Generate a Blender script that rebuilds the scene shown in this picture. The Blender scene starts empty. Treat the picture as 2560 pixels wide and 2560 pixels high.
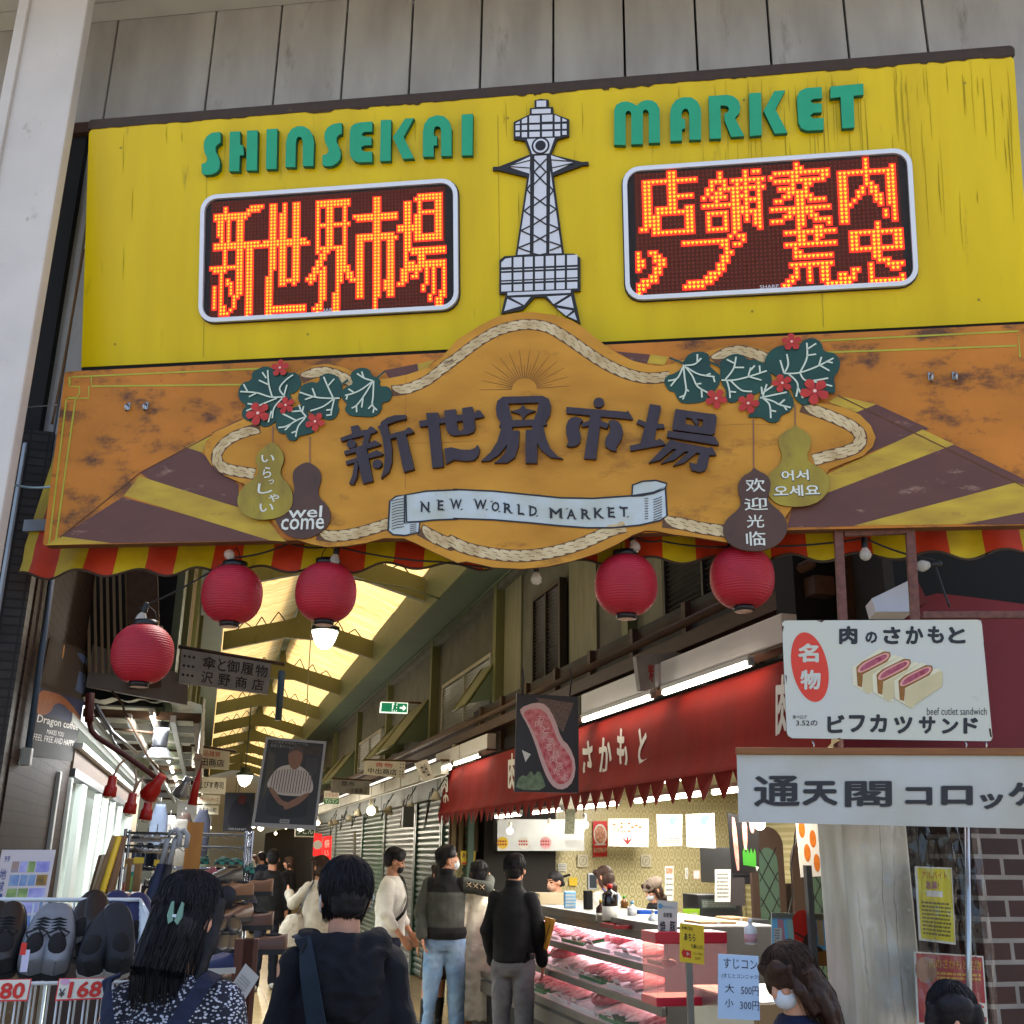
import bpy, bmesh, math, random
from mathutils import Vector, Matrix, noise, geometry
random.seed(7)
SC = bpy.context.scene
COL = SC.collection
rad = math.radians

# ------------------------------------------------------------------ camera
W = 2560.0
FPX = 2660.0
PITCH, ROLL = rad(17.85), rad(0.8)
CAM_H = 1.68
CAM = Vector((0,0, CAM_H))
_cp, _sp, _cr, _sr = math.cos(PITCH), math.sin(PITCH), math.cos(ROLL), math.sin(ROLL)
# world axes written in picture axes (right, down, into the picture)
_up = Vector((_sr*_cp, -_cr*_cp, _sp))
_fw = Vector((-_sr*_sp, _cr*_sp, _cp))
_rt = Vector((_cr, _sr, 0))
def ray(px, py):
    d = Vector(((px - W/2)/FPX, (py - W/2)/FPX, 1))
    return Vector((d.dot(_rt), d.dot(_fw), d.dot(_up)))
cam = bpy.data.cameras.new('camera')
cam.sensor_fit = 'HORIZONTAL'; cam.sensor_width = 36
cam.lens = 36*FPX/W
cam.clip_start = 0.05; cam.clip_end = 3000
camo = bpy.data.objects.new('camera', cam); COL.objects.link(camo)
_cx = Vector((_rt.x, _fw.x, _up.x)); _cy = -Vector((_rt.y, _fw.y, _up.y)); _cz = -Vector((_rt.z, _fw.z, _up.z))
camo.matrix_world = Matrix.Translation(CAM) @ Matrix((_cx, _cy, _cz)).transposed().to_4x4()
SC.camera = camo

# ------------------------------------------------------------------ light
SUN_EL, SUN_AZ = rad(55), rad(22)
wd = bpy.data.worlds.new('World'); SC.world = wd; wd.use_nodes = True
nt = wd.node_tree
sky = nt.nodes.new('ShaderNodeTexSky'); sky.sky_type = 'NISHITA'; sky.sun_disc = False
sky.sun_elevation = SUN_EL; sky.sun_rotation = SUN_AZ
sky.dust_density = 4.0; sky.air_density = 1.0; sky.ozone_density = 0.6
nt.links.new(sky.outputs[0], nt.nodes['Background'].inputs[0])
nt.nodes['Background'].inputs[1].default_value = 0.15
sl = bpy.data.lights.new('sun', 'SUN'); sl.energy = 1.2; sl.angle = rad(14); sl.color = (1,.96,.9)
slo = bpy.data.objects.new('sun', sl); COL.objects.link(slo)
slo.rotation_euler = Vector((math.sin(SUN_AZ)*math.cos(SUN_EL), math.cos(SUN_AZ)*math.cos(SUN_EL), math.sin(SUN_EL))).to_track_quat('Z', 'Y').to_euler()
SC.view_settings.view_transform = 'Standard'; SC.view_settings.look = 'None'
SC.view_settings.exposure = 1.95; SC.view_settings.gamma = 1
SC.render.engine = 'CYCLES'
SC.cycles.use_denoising = True
SC.cycles.max_bounces = 7; SC.cycles.transparent_max_bounces = 10
SC.cycles.sample_clamp_indirect = 6.0
SC.cycles.caustics_reflective = False; SC.cycles.caustics_refractive = False

# ------------------------------------------------------------------ helpers
def lin(h):
    h = h.lstrip('#'); o = []
    for i in (0,2,4):
        c = int(h[i:i+2],16)/255
        o.append(c/12.92 if c <= .04045 else ((c+.055)/1.055) ** 2.4)
    return (*o, 1)
_mats = {}
def mat(name, col, rough=.6, var=.0, vs=6., col2=None, metal=0., bump=0., bs=40., spec=.36, emit=None, es=0., dirt=0., dirtcol='#2a2018', ds=3., stretch=(1,1,1), alpha=1., transm=0., coat=0.):
    """principled material, colour varied by noise, optional patches of wear"""
    if name in _mats: return _mats[name]
    m = bpy.data.materials.new(name); m.use_nodes = True; n = m.node_tree; b = n.nodes['Principled BSDF']
    c = lin(col) if isinstance(col, str) else (*col, 1)
    b.inputs['Base Color'].default_value = c
    b.inputs['Roughness'].default_value = rough; b.inputs['Metallic'].default_value = metal
    b.inputs['Specular IOR Level'].default_value = spec
    b.inputs['Coat Weight'].default_value = coat
    if alpha < 1: b.inputs['Alpha'].default_value = alpha
    if transm: b.inputs['Transmission Weight'].default_value = transm
    L = n.links.new; out = None
    if var or dirt or bump:
        tc = n.nodes.new('ShaderNodeTexCoord'); mp = n.nodes.new('ShaderNodeMapping')
        mp.inputs['Scale'].default_value = stretch; L(tc.outputs['Object'], mp.inputs[0])
    if var:
        t = n.nodes.new('ShaderNodeTexNoise'); t.inputs['Scale'].default_value = vs; t.inputs['Detail'].default_value = 5
        L(mp.outputs[0], t.inputs[0])
        r = n.nodes.new('ShaderNodeMapRange'); r.inputs[1].default_value = .3; r.inputs[2].default_value = .7
        L(t.outputs[0], r.inputs[0])
        mx = n.nodes.new('ShaderNodeMix'); mx.data_type = 'RGBA'
        mx.inputs[6].default_value = c
        c2 = lin(col2) if col2 else tuple(x*(1 - var) for x in c[:3])+(1,)
        mx.inputs[7].default_value = c2; L(r.outputs[0], mx.inputs[0]); out = mx.outputs[2]
    if dirt:
        t = n.nodes.new('ShaderNodeTexNoise'); t.inputs['Scale'].default_value = ds; t.inputs['Detail'].default_value = 9; t.inputs['Roughness'].default_value = .7
        L(mp.outputs[0], t.inputs[0])
        r = n.nodes.new('ShaderNodeMapRange'); r.inputs[1].default_value = .68 - .25*dirt; r.inputs[2].default_value = .78 - .2*dirt
        r.inputs[4].default_value = min(1,.35+dirt)
        L(t.outputs[0], r.inputs[0])
        mx = n.nodes.new('ShaderNodeMix'); mx.data_type = 'RGBA'
        if out: L(out, mx.inputs[6])
        else: mx.inputs[6].default_value = c
        mx.inputs[7].default_value = lin(dirtcol); L(r.outputs[0], mx.inputs[0]); out = mx.outputs[2]
    if out: L(out, b.inputs['Base Color'])
    if bump:
        t = n.nodes.new('ShaderNodeTexNoise'); t.inputs['Scale'].default_value = bs; t.inputs['Detail'].default_value = 4
        L(mp.outputs[0], t.inputs[0])
        bp = n.nodes.new('ShaderNodeBump'); bp.inputs['Strength'].default_value = bump; bp.inputs['Distance'].default_value = .02
        L(t.outputs[0], bp.inputs['Height']); L(bp.outputs[0], b.inputs['Normal'])
    if emit:
        b.inputs['Emission Color'].default_value = lin(emit); b.inputs['Emission Strength'].default_value = es
    _mats[name] = m
    return m
def glass(name, col='#ffffff', alpha=.15, rough=.05):
    """thin clear sheet: mostly lets light through, reflects a little"""
    if name in _mats: return _mats[name]
    m = bpy.data.materials.new(name); m.use_nodes = True; n = m.node_tree; n.nodes.clear()
    o = n.nodes.new('ShaderNodeOutputMaterial'); t = n.nodes.new('ShaderNodeBsdfTransparent'); g = n.nodes.new('ShaderNodeBsdfPrincipled')
    t.inputs[0].default_value = lin(col); g.inputs['Base Color'].default_value = lin(col); g.inputs['Roughness'].default_value = rough
    mx = n.nodes.new('ShaderNodeMixShader'); mx.inputs[0].default_value = alpha
    n.links.new(t.outputs[0], mx.inputs[1]); n.links.new(g.outputs[0], mx.inputs[2]); n.links.new(mx.outputs[0], o.inputs[0])
    _mats[name] = m; return m
def glow(name, col, es): return mat(name, '#ffffff', .5, emit=col, es=es)

class MB:
    """collects faces; build() links them as one mesh object"""
    def __init__(s): s.v = []; s.f = []; s.mi = []; s.sm = []; s.ms = []; s.M = None
    def m(s, m):
        if m not in s.ms: s.ms.append(m)
        return s.ms.index(m)
    def add(s, vs, fs, m, smooth=False):
        b = len(s.v); k = s.m(m)
        for p in vs:
            p = Vector(p)
            s.v.append(tuple(s.M @ p if s.M is not None else p))
        for f in fs: s.f.append([b+i for i in f]); s.mi.append(k); s.sm.append(smooth)
        return s
    def box(s, c, d, m, R=None, bev=0.):
        x, y, z = d[0]/2, d[1]/2, d[2]/2
        if bev:
            b = min(bev, x*.9, y*.9, z*.9); vs = []; 
            bm = bmesh.new(); bmesh.ops.create_cube(bm, size=1)
            for v in bm.verts: v.co = Vector((v.co.x*d[0], v.co.y*d[1], v.co.z*d[2]))
            bmesh.ops.bevel(bm, geom=bm.edges[:], offset=b, segments=2, affect='EDGES', profile=.6)
            bm.verts.index_update(); vs = [v.co.copy() for v in bm.verts]; fs = [[v.index for v in f.verts] for f in bm.faces]; bm.free()
        else:
            vs = [Vector((i, j, k)) for i in (-x, x) for j in (-y, y) for k in (-z, z)]
            fs = [(0,1,3,2),(4,6,7,5),(0,4,5,1),(2,3,7,6),(0,2,6,4),(1,5,7,3)]
        if R is not None: vs = [R @ v for v in vs]
        c = Vector(c); return s.add([v+c for v in vs], fs, m)
    def prism(s, pts, z0, z1, m, holes=(), mside=None):
        """flat outline in local XY raised from z0 to z1 (top face towards +z)"""
        loops = [[Vector((p[0], p[1],0)) for p in L] for L in (pts, *holes)]
        tri = geometry.tessellate_polygon(loops); fl = [p for L in loops for p in L]
        def up(t):
            a, b, c = (fl[i] for i in t)
            return t if (b - a).cross(c - a).z > 0 else (t[0], t[2], t[1])
        tri = [up(t) for t in tri]
        s.add([(p.x, p.y, z1) for p in fl], tri, m)
        if z0 is not None and z0 < z1:
            s.add([(p.x, p.y, z0) for p in fl],[t[::-1] for t in tri], mside or m)
            for L in loops:
                ar = sum(L[i].x*L[(i+1) % len(L)].y - L[(i+1) % len(L)].x*L[i].y for i in range(len(L)))
                if (L is loops[0]) == (ar < 0): L = L[::-1]
                n = len(L)
                s.add([(p.x, p.y, z0) for p in L] + [(p.x, p.y, z1) for p in L],[(i, (i+1) % n, n+(i+1) % n, n+i) for i in range(n)], mside or m)
        return s
    def tube(s, pts, r, m, n=8, cap=True, smooth=True):
        pts = [Vector(p) for p in pts]; rs = r if isinstance(r, (list, tuple)) else [r]*len(pts)
        vs = []; ref = Vector((0,0,1))
        for i, p in enumerate(pts):
            t = (pts[min(i+1, len(pts) - 1)] - pts[max(i - 1,0)]).normalized()
            a = t.cross(ref)
            if a.length < .15: a = t.cross(Vector((1,0,0)))
            a.normalize(); b = t.cross(a); 
            for k in range(n):
                w = 2*math.pi*k/n; vs.append(p+(a*math.cos(w)+b*math.sin(w))*rs[i])
        fs = [(i*n+k, i*n+(k+1) % n, (i+1)*n+(k+1) % n, (i+1)*n+k) for i in range(len(pts) - 1) for k in range(n)]
        if cap: fs += [tuple(range(n))[::-1], tuple((len(pts) - 1)*n+k for k in range(n))]
        return s.add(vs, fs, m, smooth)
    def lathe(s, prof, m, n=24, c=(0,0,0), smooth=True, R=None):
        """profile (radius, height) turned about z"""
        c = Vector(c); vs = []
        for r, z in prof:
            for k in range(n):
                w = 2*math.pi*k/n; p = Vector((r*math.cos(w), r*math.sin(w), z))
                vs.append((R @ p if R is not None else p)+c)
        fs = [(i*n+k, i*n+(k+1) % n, (i+1)*n+(k+1) % n, (i+1)*n+k) for i in range(len(prof) - 1) for k in range(n)]
        if prof[0][0] > 1e-5: fs.append(tuple(range(n))[::-1])
        if prof[-1][0] > 1e-5: fs.append(tuple((len(prof) - 1)*n+k for k in range(n)))
        return s.add(vs, fs, m, smooth)
    def ball(s, c, r, m, n=12, R=None):
        r = r if isinstance(r, (list, tuple)) else (r, r, r); c = Vector(c); h = n // 2+1; vs = []
        for i in range(h+1):
            a = math.pi*i/h - math.pi/2
            for k in range(n):
                w = 2*math.pi*k/n; p = Vector((r[0]*math.cos(a)*math.cos(w), r[1]*math.cos(a)*math.sin(w), r[2]*math.sin(a)))
                vs.append((R @ p if R is not None else p)+c)
        return s.add(vs, [(i*n+k, i*n+(k+1) % n, (i+1)*n+(k+1) % n, (i+1)*n+k) for i in range(h) for k in range(n)], m, True)
    def stroke(s, pts, w, z, m, closed=False):
        """flat ribbon in local XY"""
        P = [Vector((p[0], p[1])) for p in pts]; n = len(P); vs = []
        for i in range(n):
            a = P[(i - 1) % n] if closed else P[max(i - 1,0)]; b = P[(i+1) % n] if closed else P[min(i+1, n - 1)]
            t = (b - a); t = t.normalized() if t.length else Vector((1,0))
            ww = (w[i] if isinstance(w, (list, tuple)) else w)/2; q = Vector((-t.y, t.x))*ww
            vs += [(P[i].x - q.x, P[i].y - q.y, z),(P[i].x+q.x, P[i].y+q.y, z)]
        k = n if closed else n - 1
        return s.add(vs, [(2*i, 2*((i+1) % n),2*((i+1) % n)+1,2*i+1) for i in range(k)], m)
    def disc(s, c, r, z, m, n=20, r2=None):
        return s.prism([(c[0]+r*math.cos(2*math.pi*k/n), c[1]+(r2 or r)*math.sin(2*math.pi*k/n)) for k in range(n)], None, z, m)
    def text(s, t, x0, y0, x1, y1, z, m, bold=0., keep=False, fn=None):
        """lettering fitted to the rectangle, lying at height z (fn maps local points further)"""
        (ax, ay, bx, by), vs, fs = glyphs(t, 0); k_ = max(0, bold)*.62
        ax -= k_; bx += k_; ay -= k_; by += k_
        w, h = (bx - ax) or 1,(by - ay) or 1
        sx, sy = (x1 - x0)/w, (y1 - y0)/h
        ox, oy = x0, y0
        if keep:
            k = min(sx, sy); ox = (x0+x1 - k*w)/2; oy = (y0+y1 - k*h)/2; sx = sy = k
        # heavier weights: the same strokes again, shifted a little, each a hair higher
        sh = [(0,0)] if k_ == 0 else [(math.cos(a)*k_*q, math.sin(a)*k_*q) for q, n in ((1,8),) for a in [2*math.pi*i/n for i in range(n)]] + [(0,0)]
        for i, (dx, dy) in enumerate(sh):
            P = [(ox+(v[0]+dx - ax)*sx, oy+(v[1]+dy - ay)*sy) for v in vs]
            if fn: P = [fn(*p) for p in P]
            s.add([(p[0], p[1], z+i*.00008) for p in P], fs, m)
        return s
    def grid(s, fn, nu, nv, m, smooth=True, flip=False):
        vs = [fn(i/nu, j/nv) for j in range(nv+1) for i in range(nu+1)]; q = nu+1
        fs = [(j*q+i, j*q+i+1,(j+1)*q+i+1,(j+1)*q+i) for j in range(nv) for i in range(nu)]
        if flip: fs = [f[::-1] for f in fs]
        return s.add(vs, fs, m, smooth)
    def build(s, name, parent=None, M=None, **tags):
        me = bpy.data.meshes.new(name); me.from_pydata(s.v, [], s.f)
        for m in s.ms: me.materials.append(m)
        me.polygons.foreach_set('material_index', s.mi); me.polygons.foreach_set('use_smooth', s.sm); me.update()
        o = bpy.data.objects.new(name, me); COL.objects.link(o)
        return place(o, parent, M, **tags)
_gl = {}
def glyphs(t, bold):
    if (t, bold) in _gl: return _gl[t, bold]
    c = bpy.data.curves.new('lettering', 'FONT'); c.body = t; c.size = 1; c.resolution_u = 2; c.fill_mode = 'FRONT'
    o = bpy.data.objects.new('lettering', c); COL.objects.link(o); bpy.context.view_layer.update()
    me = o.to_mesh(); vs = [v.co.copy() for v in me.vertices]; fs = [tuple(p.vertices) for p in me.polygons if p.area > 1e-9]
    fs = [f if (vs[f[1]] - vs[f[0]]).cross(vs[f[2]] - vs[f[0]]).z > 0 else f[::-1] for f in fs]
    o.to_mesh_clear(); bpy.data.objects.remove(o); bpy.data.curves.remove(c)
    xs = [v.x for v in vs] or [0]; ys = [v.y for v in vs] or [0]
    _gl[t, bold] = ((min(xs), min(ys), max(xs), max(ys)), vs, fs); return _gl[t, bold]
def place(o, parent=None, M=None, label=None, cat=None, group=None, kind=None):
    if parent is not None: o.parent = parent
    if M is not None:
        if parent is not None: o.matrix_parent_inverse = Matrix()
        o.matrix_basis = M
    if label: o['label'] = label
    if cat: o['category'] = cat
    if group: o['group'] = group
    if kind: o['kind'] = kind
    return o
def empty(name, M, label, cat, group=None, kind=None):
    o = bpy.data.objects.new(name, None); o.empty_display_size = .1; COL.objects.link(o)
    return place(o, None, M, label, cat, group, kind)
def dup(o, M, label=None, group=None, parent=None):
    c = o.copy(); COL.objects.link(c)
    if parent is not None: c.parent = parent
    if M is not None: c.matrix_basis = M
    if label: c['label'] = label
    if group: c['group'] = group
    for ch in [x for x in bpy.data.objects if x.parent == o]: dup(ch, None, None, None, c)
    return c
T = Matrix.Translation
def RZ(a): return Matrix.Rotation(a, 4, 'Z')
def RX(a): return Matrix.Rotation(a, 4, 'X')
def RY(a): return Matrix.Rotation(a, 4, 'Y')

# corridor axes: u to the right, v along the market lane; the lane runs to the left of the view
CAZ = rad(-15.3)
CU = Vector((math.cos(CAZ),-math.sin(CAZ),0)); CV = Vector((math.sin(CAZ), math.cos(CAZ),0)); UZ = Vector((0,0,1))
def cor(u, v, z=0): return CU*u+CV*v+UZ*z
MC = Matrix((CU, CV, UZ)).transposed().to_4x4()          # lane axes as a matrix
class Fr:
    """a flat working plane: X to the right, Y up, Z towards the viewer; l() finds where a sight line meets it"""
    def __init__(s, O, X, Y):
        s.O = Vector(O); s.X = Vector(X).normalized(); s.N = s.X.cross(Vector(Y)).normalized(); s.Y = s.N.cross(s.X)
        s.M = T(s.O) @ Matrix((s.X, s.Y, s.N)).transposed().to_4x4()
    def l(s, px, py, d=0.):
        r = ray(px, py); o = s.O+s.N*d; t = (o - CAM).dot(s.N)/r.dot(s.N); q = CAM+r*t - s.O
        return (q.dot(s.X), q.dot(s.Y))
    def w(s, px, py, d=0.):
        a = s.l(px, py, d); return s.O+s.X*a[0]+s.Y*a[1]+s.N*d
    def z(s, zz, pts, d=0.): return [s.l(zz[0]+p[0]/zz[2], zz[1]+p[1]/zz[2], d) for p in pts]
    def at(s, px, py, d=0.): return Fr(s.w(px, py, d), s.X, s.Y)
    def off(s, d): return Fr(s.O+s.N*d, s.X, s.Y)
# picture windows the outlines were measured in: (left, top, scale)
F0 = (0,0,.75469)
ZA, ZB, ZC, ZD, ZE = (500,780,3),(1100,760,3),(1640,780,3),(820,960,4),(1340,960,4)
ZT, ZL, ZR = (1200,230,3.2733),(480,430,2.8412),(1540,360,2.5091)
ZS, ZM = (480,180,2.6833),(1500,180,2.6833)
z1, z2, z3, z4 = (0,0,1.5094),(1280,0,1.5094),(0,800,1.5094),(1280,800,1.5094)
q1, q2, q3, q4 = (0,1350,2.9719),(640,1350,2.9719),(1280,1350,2.9719),(1920,1350,2.9719)
r1, r2, r3, r4 = (0,1920,3.0188),(640,1920,3.0188),(1280,1920,3.0188),(1920,1920,3.0188)
def px(zz, x, y): return (zz[0]+x/zz[2], zz[1]+y/zz[2])
# the market front: a plane across the view
FAZ = rad(97.85)
FX = Vector((math.sin(FAZ), math.cos(FAZ),0))
FRONT = Fr((0,5.0,0), FX, UZ)
def at(px_, py_, Y):
    r = ray(px_, py_); return CAM+r*(Y/r.y)

def onU(x, y, u):
    r = ray(x, y); r = (r.dot(CU), r.dot(CV), r.z); t = u/r[0]; return Vector((u, r[1]*t, CAM_H+r[2]*t))
def onV(x, y, v):
    r = ray(x, y); r = (r.dot(CU), r.dot(CV), r.z); t = v/r[1]; return Vector((r[0]*t, v, CAM_H+r[2]*t))
def onZ(x, y, z):
    r = ray(x, y); r = (r.dot(CU), r.dot(CV), r.z); t = (z - CAM_H)/r[2]; return Vector((r[0]*t, r[1]*t, z))
def fU(x, y, u): return onU(*px(F0, x, y), u)
def fV(x, y, v): return onV(*px(F0, x, y), v)
def fZ(x, y, z): return onZ(*px(F0, x, y), z)
def closed_stack(b, rings, m, n=20):
    """closed body from stacked ellipses: (x, y, z, rx, ry)"""
    vs = []
    for x, y, z, rx, ry in rings:
        for k in range(n): a = 2*math.pi*k/n; vs.append((x+rx*math.cos(a), y+ry*math.sin(a), z))
    R_ = len(rings); fs = [(i*n+k, i*n+(k+1) % n, (i+1)*n+(k+1) % n, (i+1)*n+k) for i in range(R_ - 1) for k in range(n)]
    fs += [tuple(range(n))[::-1], tuple((R_ - 1)*n+k for k in range(n))]
    b.add(vs, fs, m, True)
# ================================================================== setting
GR = MB()
mtile = mat('street_tile', '#a0957f', .6, var=.3, vs=3, bump=.1, bs=60, dirt=.3, ds=2)
GR.add([(-120,-120,0),(120,-120,0),(120,160,0),(-120,160,0)],[(0,1,2,3)], mtile)
def brickmat(name, c1, c2, mortar, w, h, ms, rough=.5, plane='xy', bumpy=.4, off=.5, spec=.3):
    m = bpy.data.materials.new(name); m.use_nodes = True; n = m.node_tree; b = n.nodes['Principled BSDF']; L = n.links.new
    tc = n.nodes.new('ShaderNodeTexCoord'); sp = n.nodes.new('ShaderNodeSeparateXYZ'); L(tc.outputs['Object'], sp.inputs[0]); mp = n.nodes.new('ShaderNodeCombineXYZ'); b.inputs['Specular IOR Level'].default_value = spec
    for i, a in enumerate(plane): L(sp.outputs['xyz'.index(a)], mp.inputs[i])
    k = n.nodes.new('ShaderNodeTexBrick'); L(mp.outputs[0], k.inputs[0])
    k.inputs['Color1'].default_value = lin(c1); k.inputs['Color2'].default_value = lin(c2); k.inputs['Mortar'].default_value = lin(mortar)
    k.inputs['Scale'].default_value = 1; k.inputs['Brick Width'].default_value = w; k.inputs['Row Height'].default_value = h; k.inputs['Mortar Size'].default_value = ms
    k.offset = off
    t = n.nodes.new('ShaderNodeTexNoise'); t.inputs['Scale'].default_value = 9; t.inputs['Detail'].default_value = 6; L(mp.outputs[0], t.inputs[0])
    r = n.nodes.new('ShaderNodeMapRange'); r.inputs[3].default_value = .55; r.inputs[4].default_value = 1.35; L(t.outputs[0], r.inputs[0])
    x = n.nodes.new('ShaderNodeMix'); x.data_type = 'RGBA'; x.blend_type = 'MULTIPLY'; x.inputs[0].default_value = 1
    L(k.outputs[0], x.inputs[6]); L(r.outputs[0], x.inputs[7]); L(x.outputs[2], b.inputs['Base Color'])
    bp = n.nodes.new('ShaderNodeBump'); bp.inputs['Strength'].default_value = bumpy; bp.inputs['Distance'].default_value = .01; bp.invert = True
    L(k.outputs['Fac'], bp.inputs['Height']); L(bp.outputs[0], b.inputs['Normal']); b.inputs['Roughness'].default_value = rough
    return m
GR.build('ground', kind='structure')
# lane paving of the market, tan tiles, on top of the street sheet
LP = MB()
mlane = brickmat('lane_tile', '#a08b62', '#8b7650', '#5a4c38', .3,.3,.006,.3, bumpy=.25, off=0)
LP.add([(-.9,6.2,.004),(3.2,4.6,.004),(3.2,60,.004),(-.9,60,.004)],[(0,1,2,3)], mlane)
LP.build('path', M=MC, kind='structure')

# ------------------------------------------------------------------ upper wall, canopy, pillar
mpanel = mat('panel_paint', '#a3a2a1', .55, var=.25, vs=2.5, col2='#8b8988', dirt=.30, dirtcol='#5d5550', ds=2.2, stretch=(2.2,.5,1), bump=.05, bs=30)
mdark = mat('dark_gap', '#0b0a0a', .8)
WALL = FRONT
zt = CAM_H+(WALL.w(238,48) - CAM).z          # canopy height where it meets the wall
seams = [x for x in (285,530,695,861,1027,1202,1383,1561,1742,1926,2121,2320)]
xs = [FRONT.l(s, 120)[0] for s in seams]
PW = MB(); X0 = FRONT.l(-140,200)[0]; X1 = FRONT.l(2760,100)[0]; ed = [X0 - .15] + [FRONT.l(368,120)[0]]*0+xs + [X1]
zb = 3.6
for a, b in zip(ed[:-1], ed[1:]):
    PW.box(((a+b)/2,(zt+zb)/2,-.05),(b - a - .012, zt - zb, .10), mpanel, bev=.006)
PW.box(((ed[0]+ed[-1])/2,(zt+zb)/2,-.12),(ed[-1] - ed[0], zt - zb - .02,.04), mdark)
PW.build('panel_wall', M=FRONT.M, label='weathered grey panel wall above the yellow sign box', cat='wall')
# slatted canopy ceiling over the pavement
CN = MB(); mwhite = mat('slat_white', '#b9b9b5', .5, var=.12, vs=4, dirt=.12, dirtcol='#8a8580')
k = 0; zc = 0.002
while zc < 1.4:
    CN.box((X1/2+X0/2 - .9, zt - .015, zc+.075),(X1 - X0+3.2,.03,.143), mwhite); zc += .15
CN.box((X1/2+X0/2 - .9, zt+.03,.68),(X1 - X0+3.2,.02,1.6), mwhite)
CN.build('canopy_ceiling', M=FRONT.M, label='white slatted canopy ceiling over the pavement', cat='ceiling')
# pillar: painted steel box column with a flange lip
mpil = mat('pillar_paint', '#c2bbb4', .45, var=.12, vs=3, dirt=.25, dirtcol='#6b4a38', ds=5, bump=.04, bs=20)
PF = FRONT.off(.55)
pl, pr = PF.l(60,30)[0], PF.l(222,46)[0]
pw = pr - pl
PL = MB(); PL.box((0,0, zt/2),(pw, .07, zt - .02), mpil, bev=.012)
PL.box((-pw/2+.03,-.046, zt/2),(.06,.022, zt - .02), mpil, bev=.004)
PL.box((0,0,.06),(pw+.08,.28,.12), mpil, bev=.01)
pc = PF.O+FX*((pl+pr)/2)
rust = mat('rust', '#5a2c16', .9, var=.4, vs=30)
for zz, ww in ((3.02,.05),(2.96,.03),(3.1,.03),(2.85,.04)):
    PL.box((pw/2 - .02,-.0362, zz),(ww, .002,.05), rust)
PL.build('steel_pillar', M=T((pc.x, pc.y, 0)) @ RZ(math.pi/2 - FAZ), label='tall pale grey steel pillar left of the yellow sign', cat='pillar')
# side building further left, behind the pillar
SB = MB(); mgrey = mat('grey_render', '#7d7b79', .7, var=.15, vs=4, bump=.1, bs=50)
SB.box((X0 - 1.1, zt/2+2.1,-.05),(2.4, zt - 4.3,.2), mgrey)
_g = FRONT.l(*px(F0,148,262)); SB.box((_g[0] - .4,(3.4+_g[1])/2,.02),(.95, _g[1] - 3.4,.04), mdark)  # black plate painted in place of the shaded recess
SB.box((_g[0] - .06, _g[1]+.02,.05),(.4,.07,.05), mat('plank_dark', '#3a2014', .7))
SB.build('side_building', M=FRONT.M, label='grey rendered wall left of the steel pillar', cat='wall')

# ------------------------------------------------------------------ yellow sign box, leaning forwards
YT = rad(11.5)
yo = FRONT.w(1280,820,.22)
YB = Fr(yo, FX, UZ*math.cos(YT)+FRONT.N*math.sin(YT))
myel = mat('yellow_enamel', '#d4b900', .32, var=.10, vs=1.2, col2='#c2a500', dirt=.30, dirtcol='#8d7a10', ds=3.5, stretch=(3.5,.5,1), spec=.22, bump=.025, bs=3)
mtrim = mat('brown_trim', '#3a2a1e', .6, var=.3, vs=20, dirt=.15, dirtcol='#a88c10', ds=9)
out = YB.z(F0,[(150,690),(175,240)])+YB.z(F0,[(182,234)])
tl = YB.l(*px(F0,172,240)); bl = YB.l(*px(F0,149,692)); tr = YB.l(*px(F0,1912,93)); br = YB.l(*px(F0,1940,607))
yb_, yt_ = (bl[1]+br[1])/2,(tl[1]+tr[1])/2
xl, xr = (tl[0]+bl[0])/2, max(tr[0], br[0])
def rrect(x0, y0, x1, y1, r, n=5, tops=True, bots=True):
    o = []
    for cx, cy, a0, on in ((x1 - r, y0+r, -90, bots),(x1 - r, y1 - r, 0, tops),(x0+r, y1 - r, 90, tops),(x0+r, y0+r, 180, bots)):
        if on: o += [(cx+r*math.cos(rad(a0+90*i/n)), cy+r*math.sin(rad(a0+90*i/n))) for i in range(n+1)]
        else: o.append((cx+(r if a0 in (-90,0) else -r), cy+(r if a0 in (0,90) else -r)))
    return o
sgn = empty('market_sign', YB.M, 'big yellow sign box with green raised letters and a tower emblem', 'sign')
b = MB(); b.prism(rrect(xl, yb_, xr, yt_ - .022,.03, bots=False),-.34,0, myel)
msc = mat('screw', '#8a7a10', .4)
for xx in (.02,.5,.98):
    for yy in (.03,.97):
        for q in (0,1):
            b.disc((xl+(xr - xl)*(xx*.46+.03+q*.47), yb_+(yt_ - yb_)*(.06+.86*yy)),.007,.002, msc, 8)
mseam = mat('seam_line', '#a68d00', .5)
for fx in (.142,.47,.53,.80):   # sheet joints
    b.stroke([(xl+(xr - xl)*fx, yb_+.02),(xl+(xr - xl)*fx, yt_ - .12)],.004,.0015, mseam)
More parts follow.
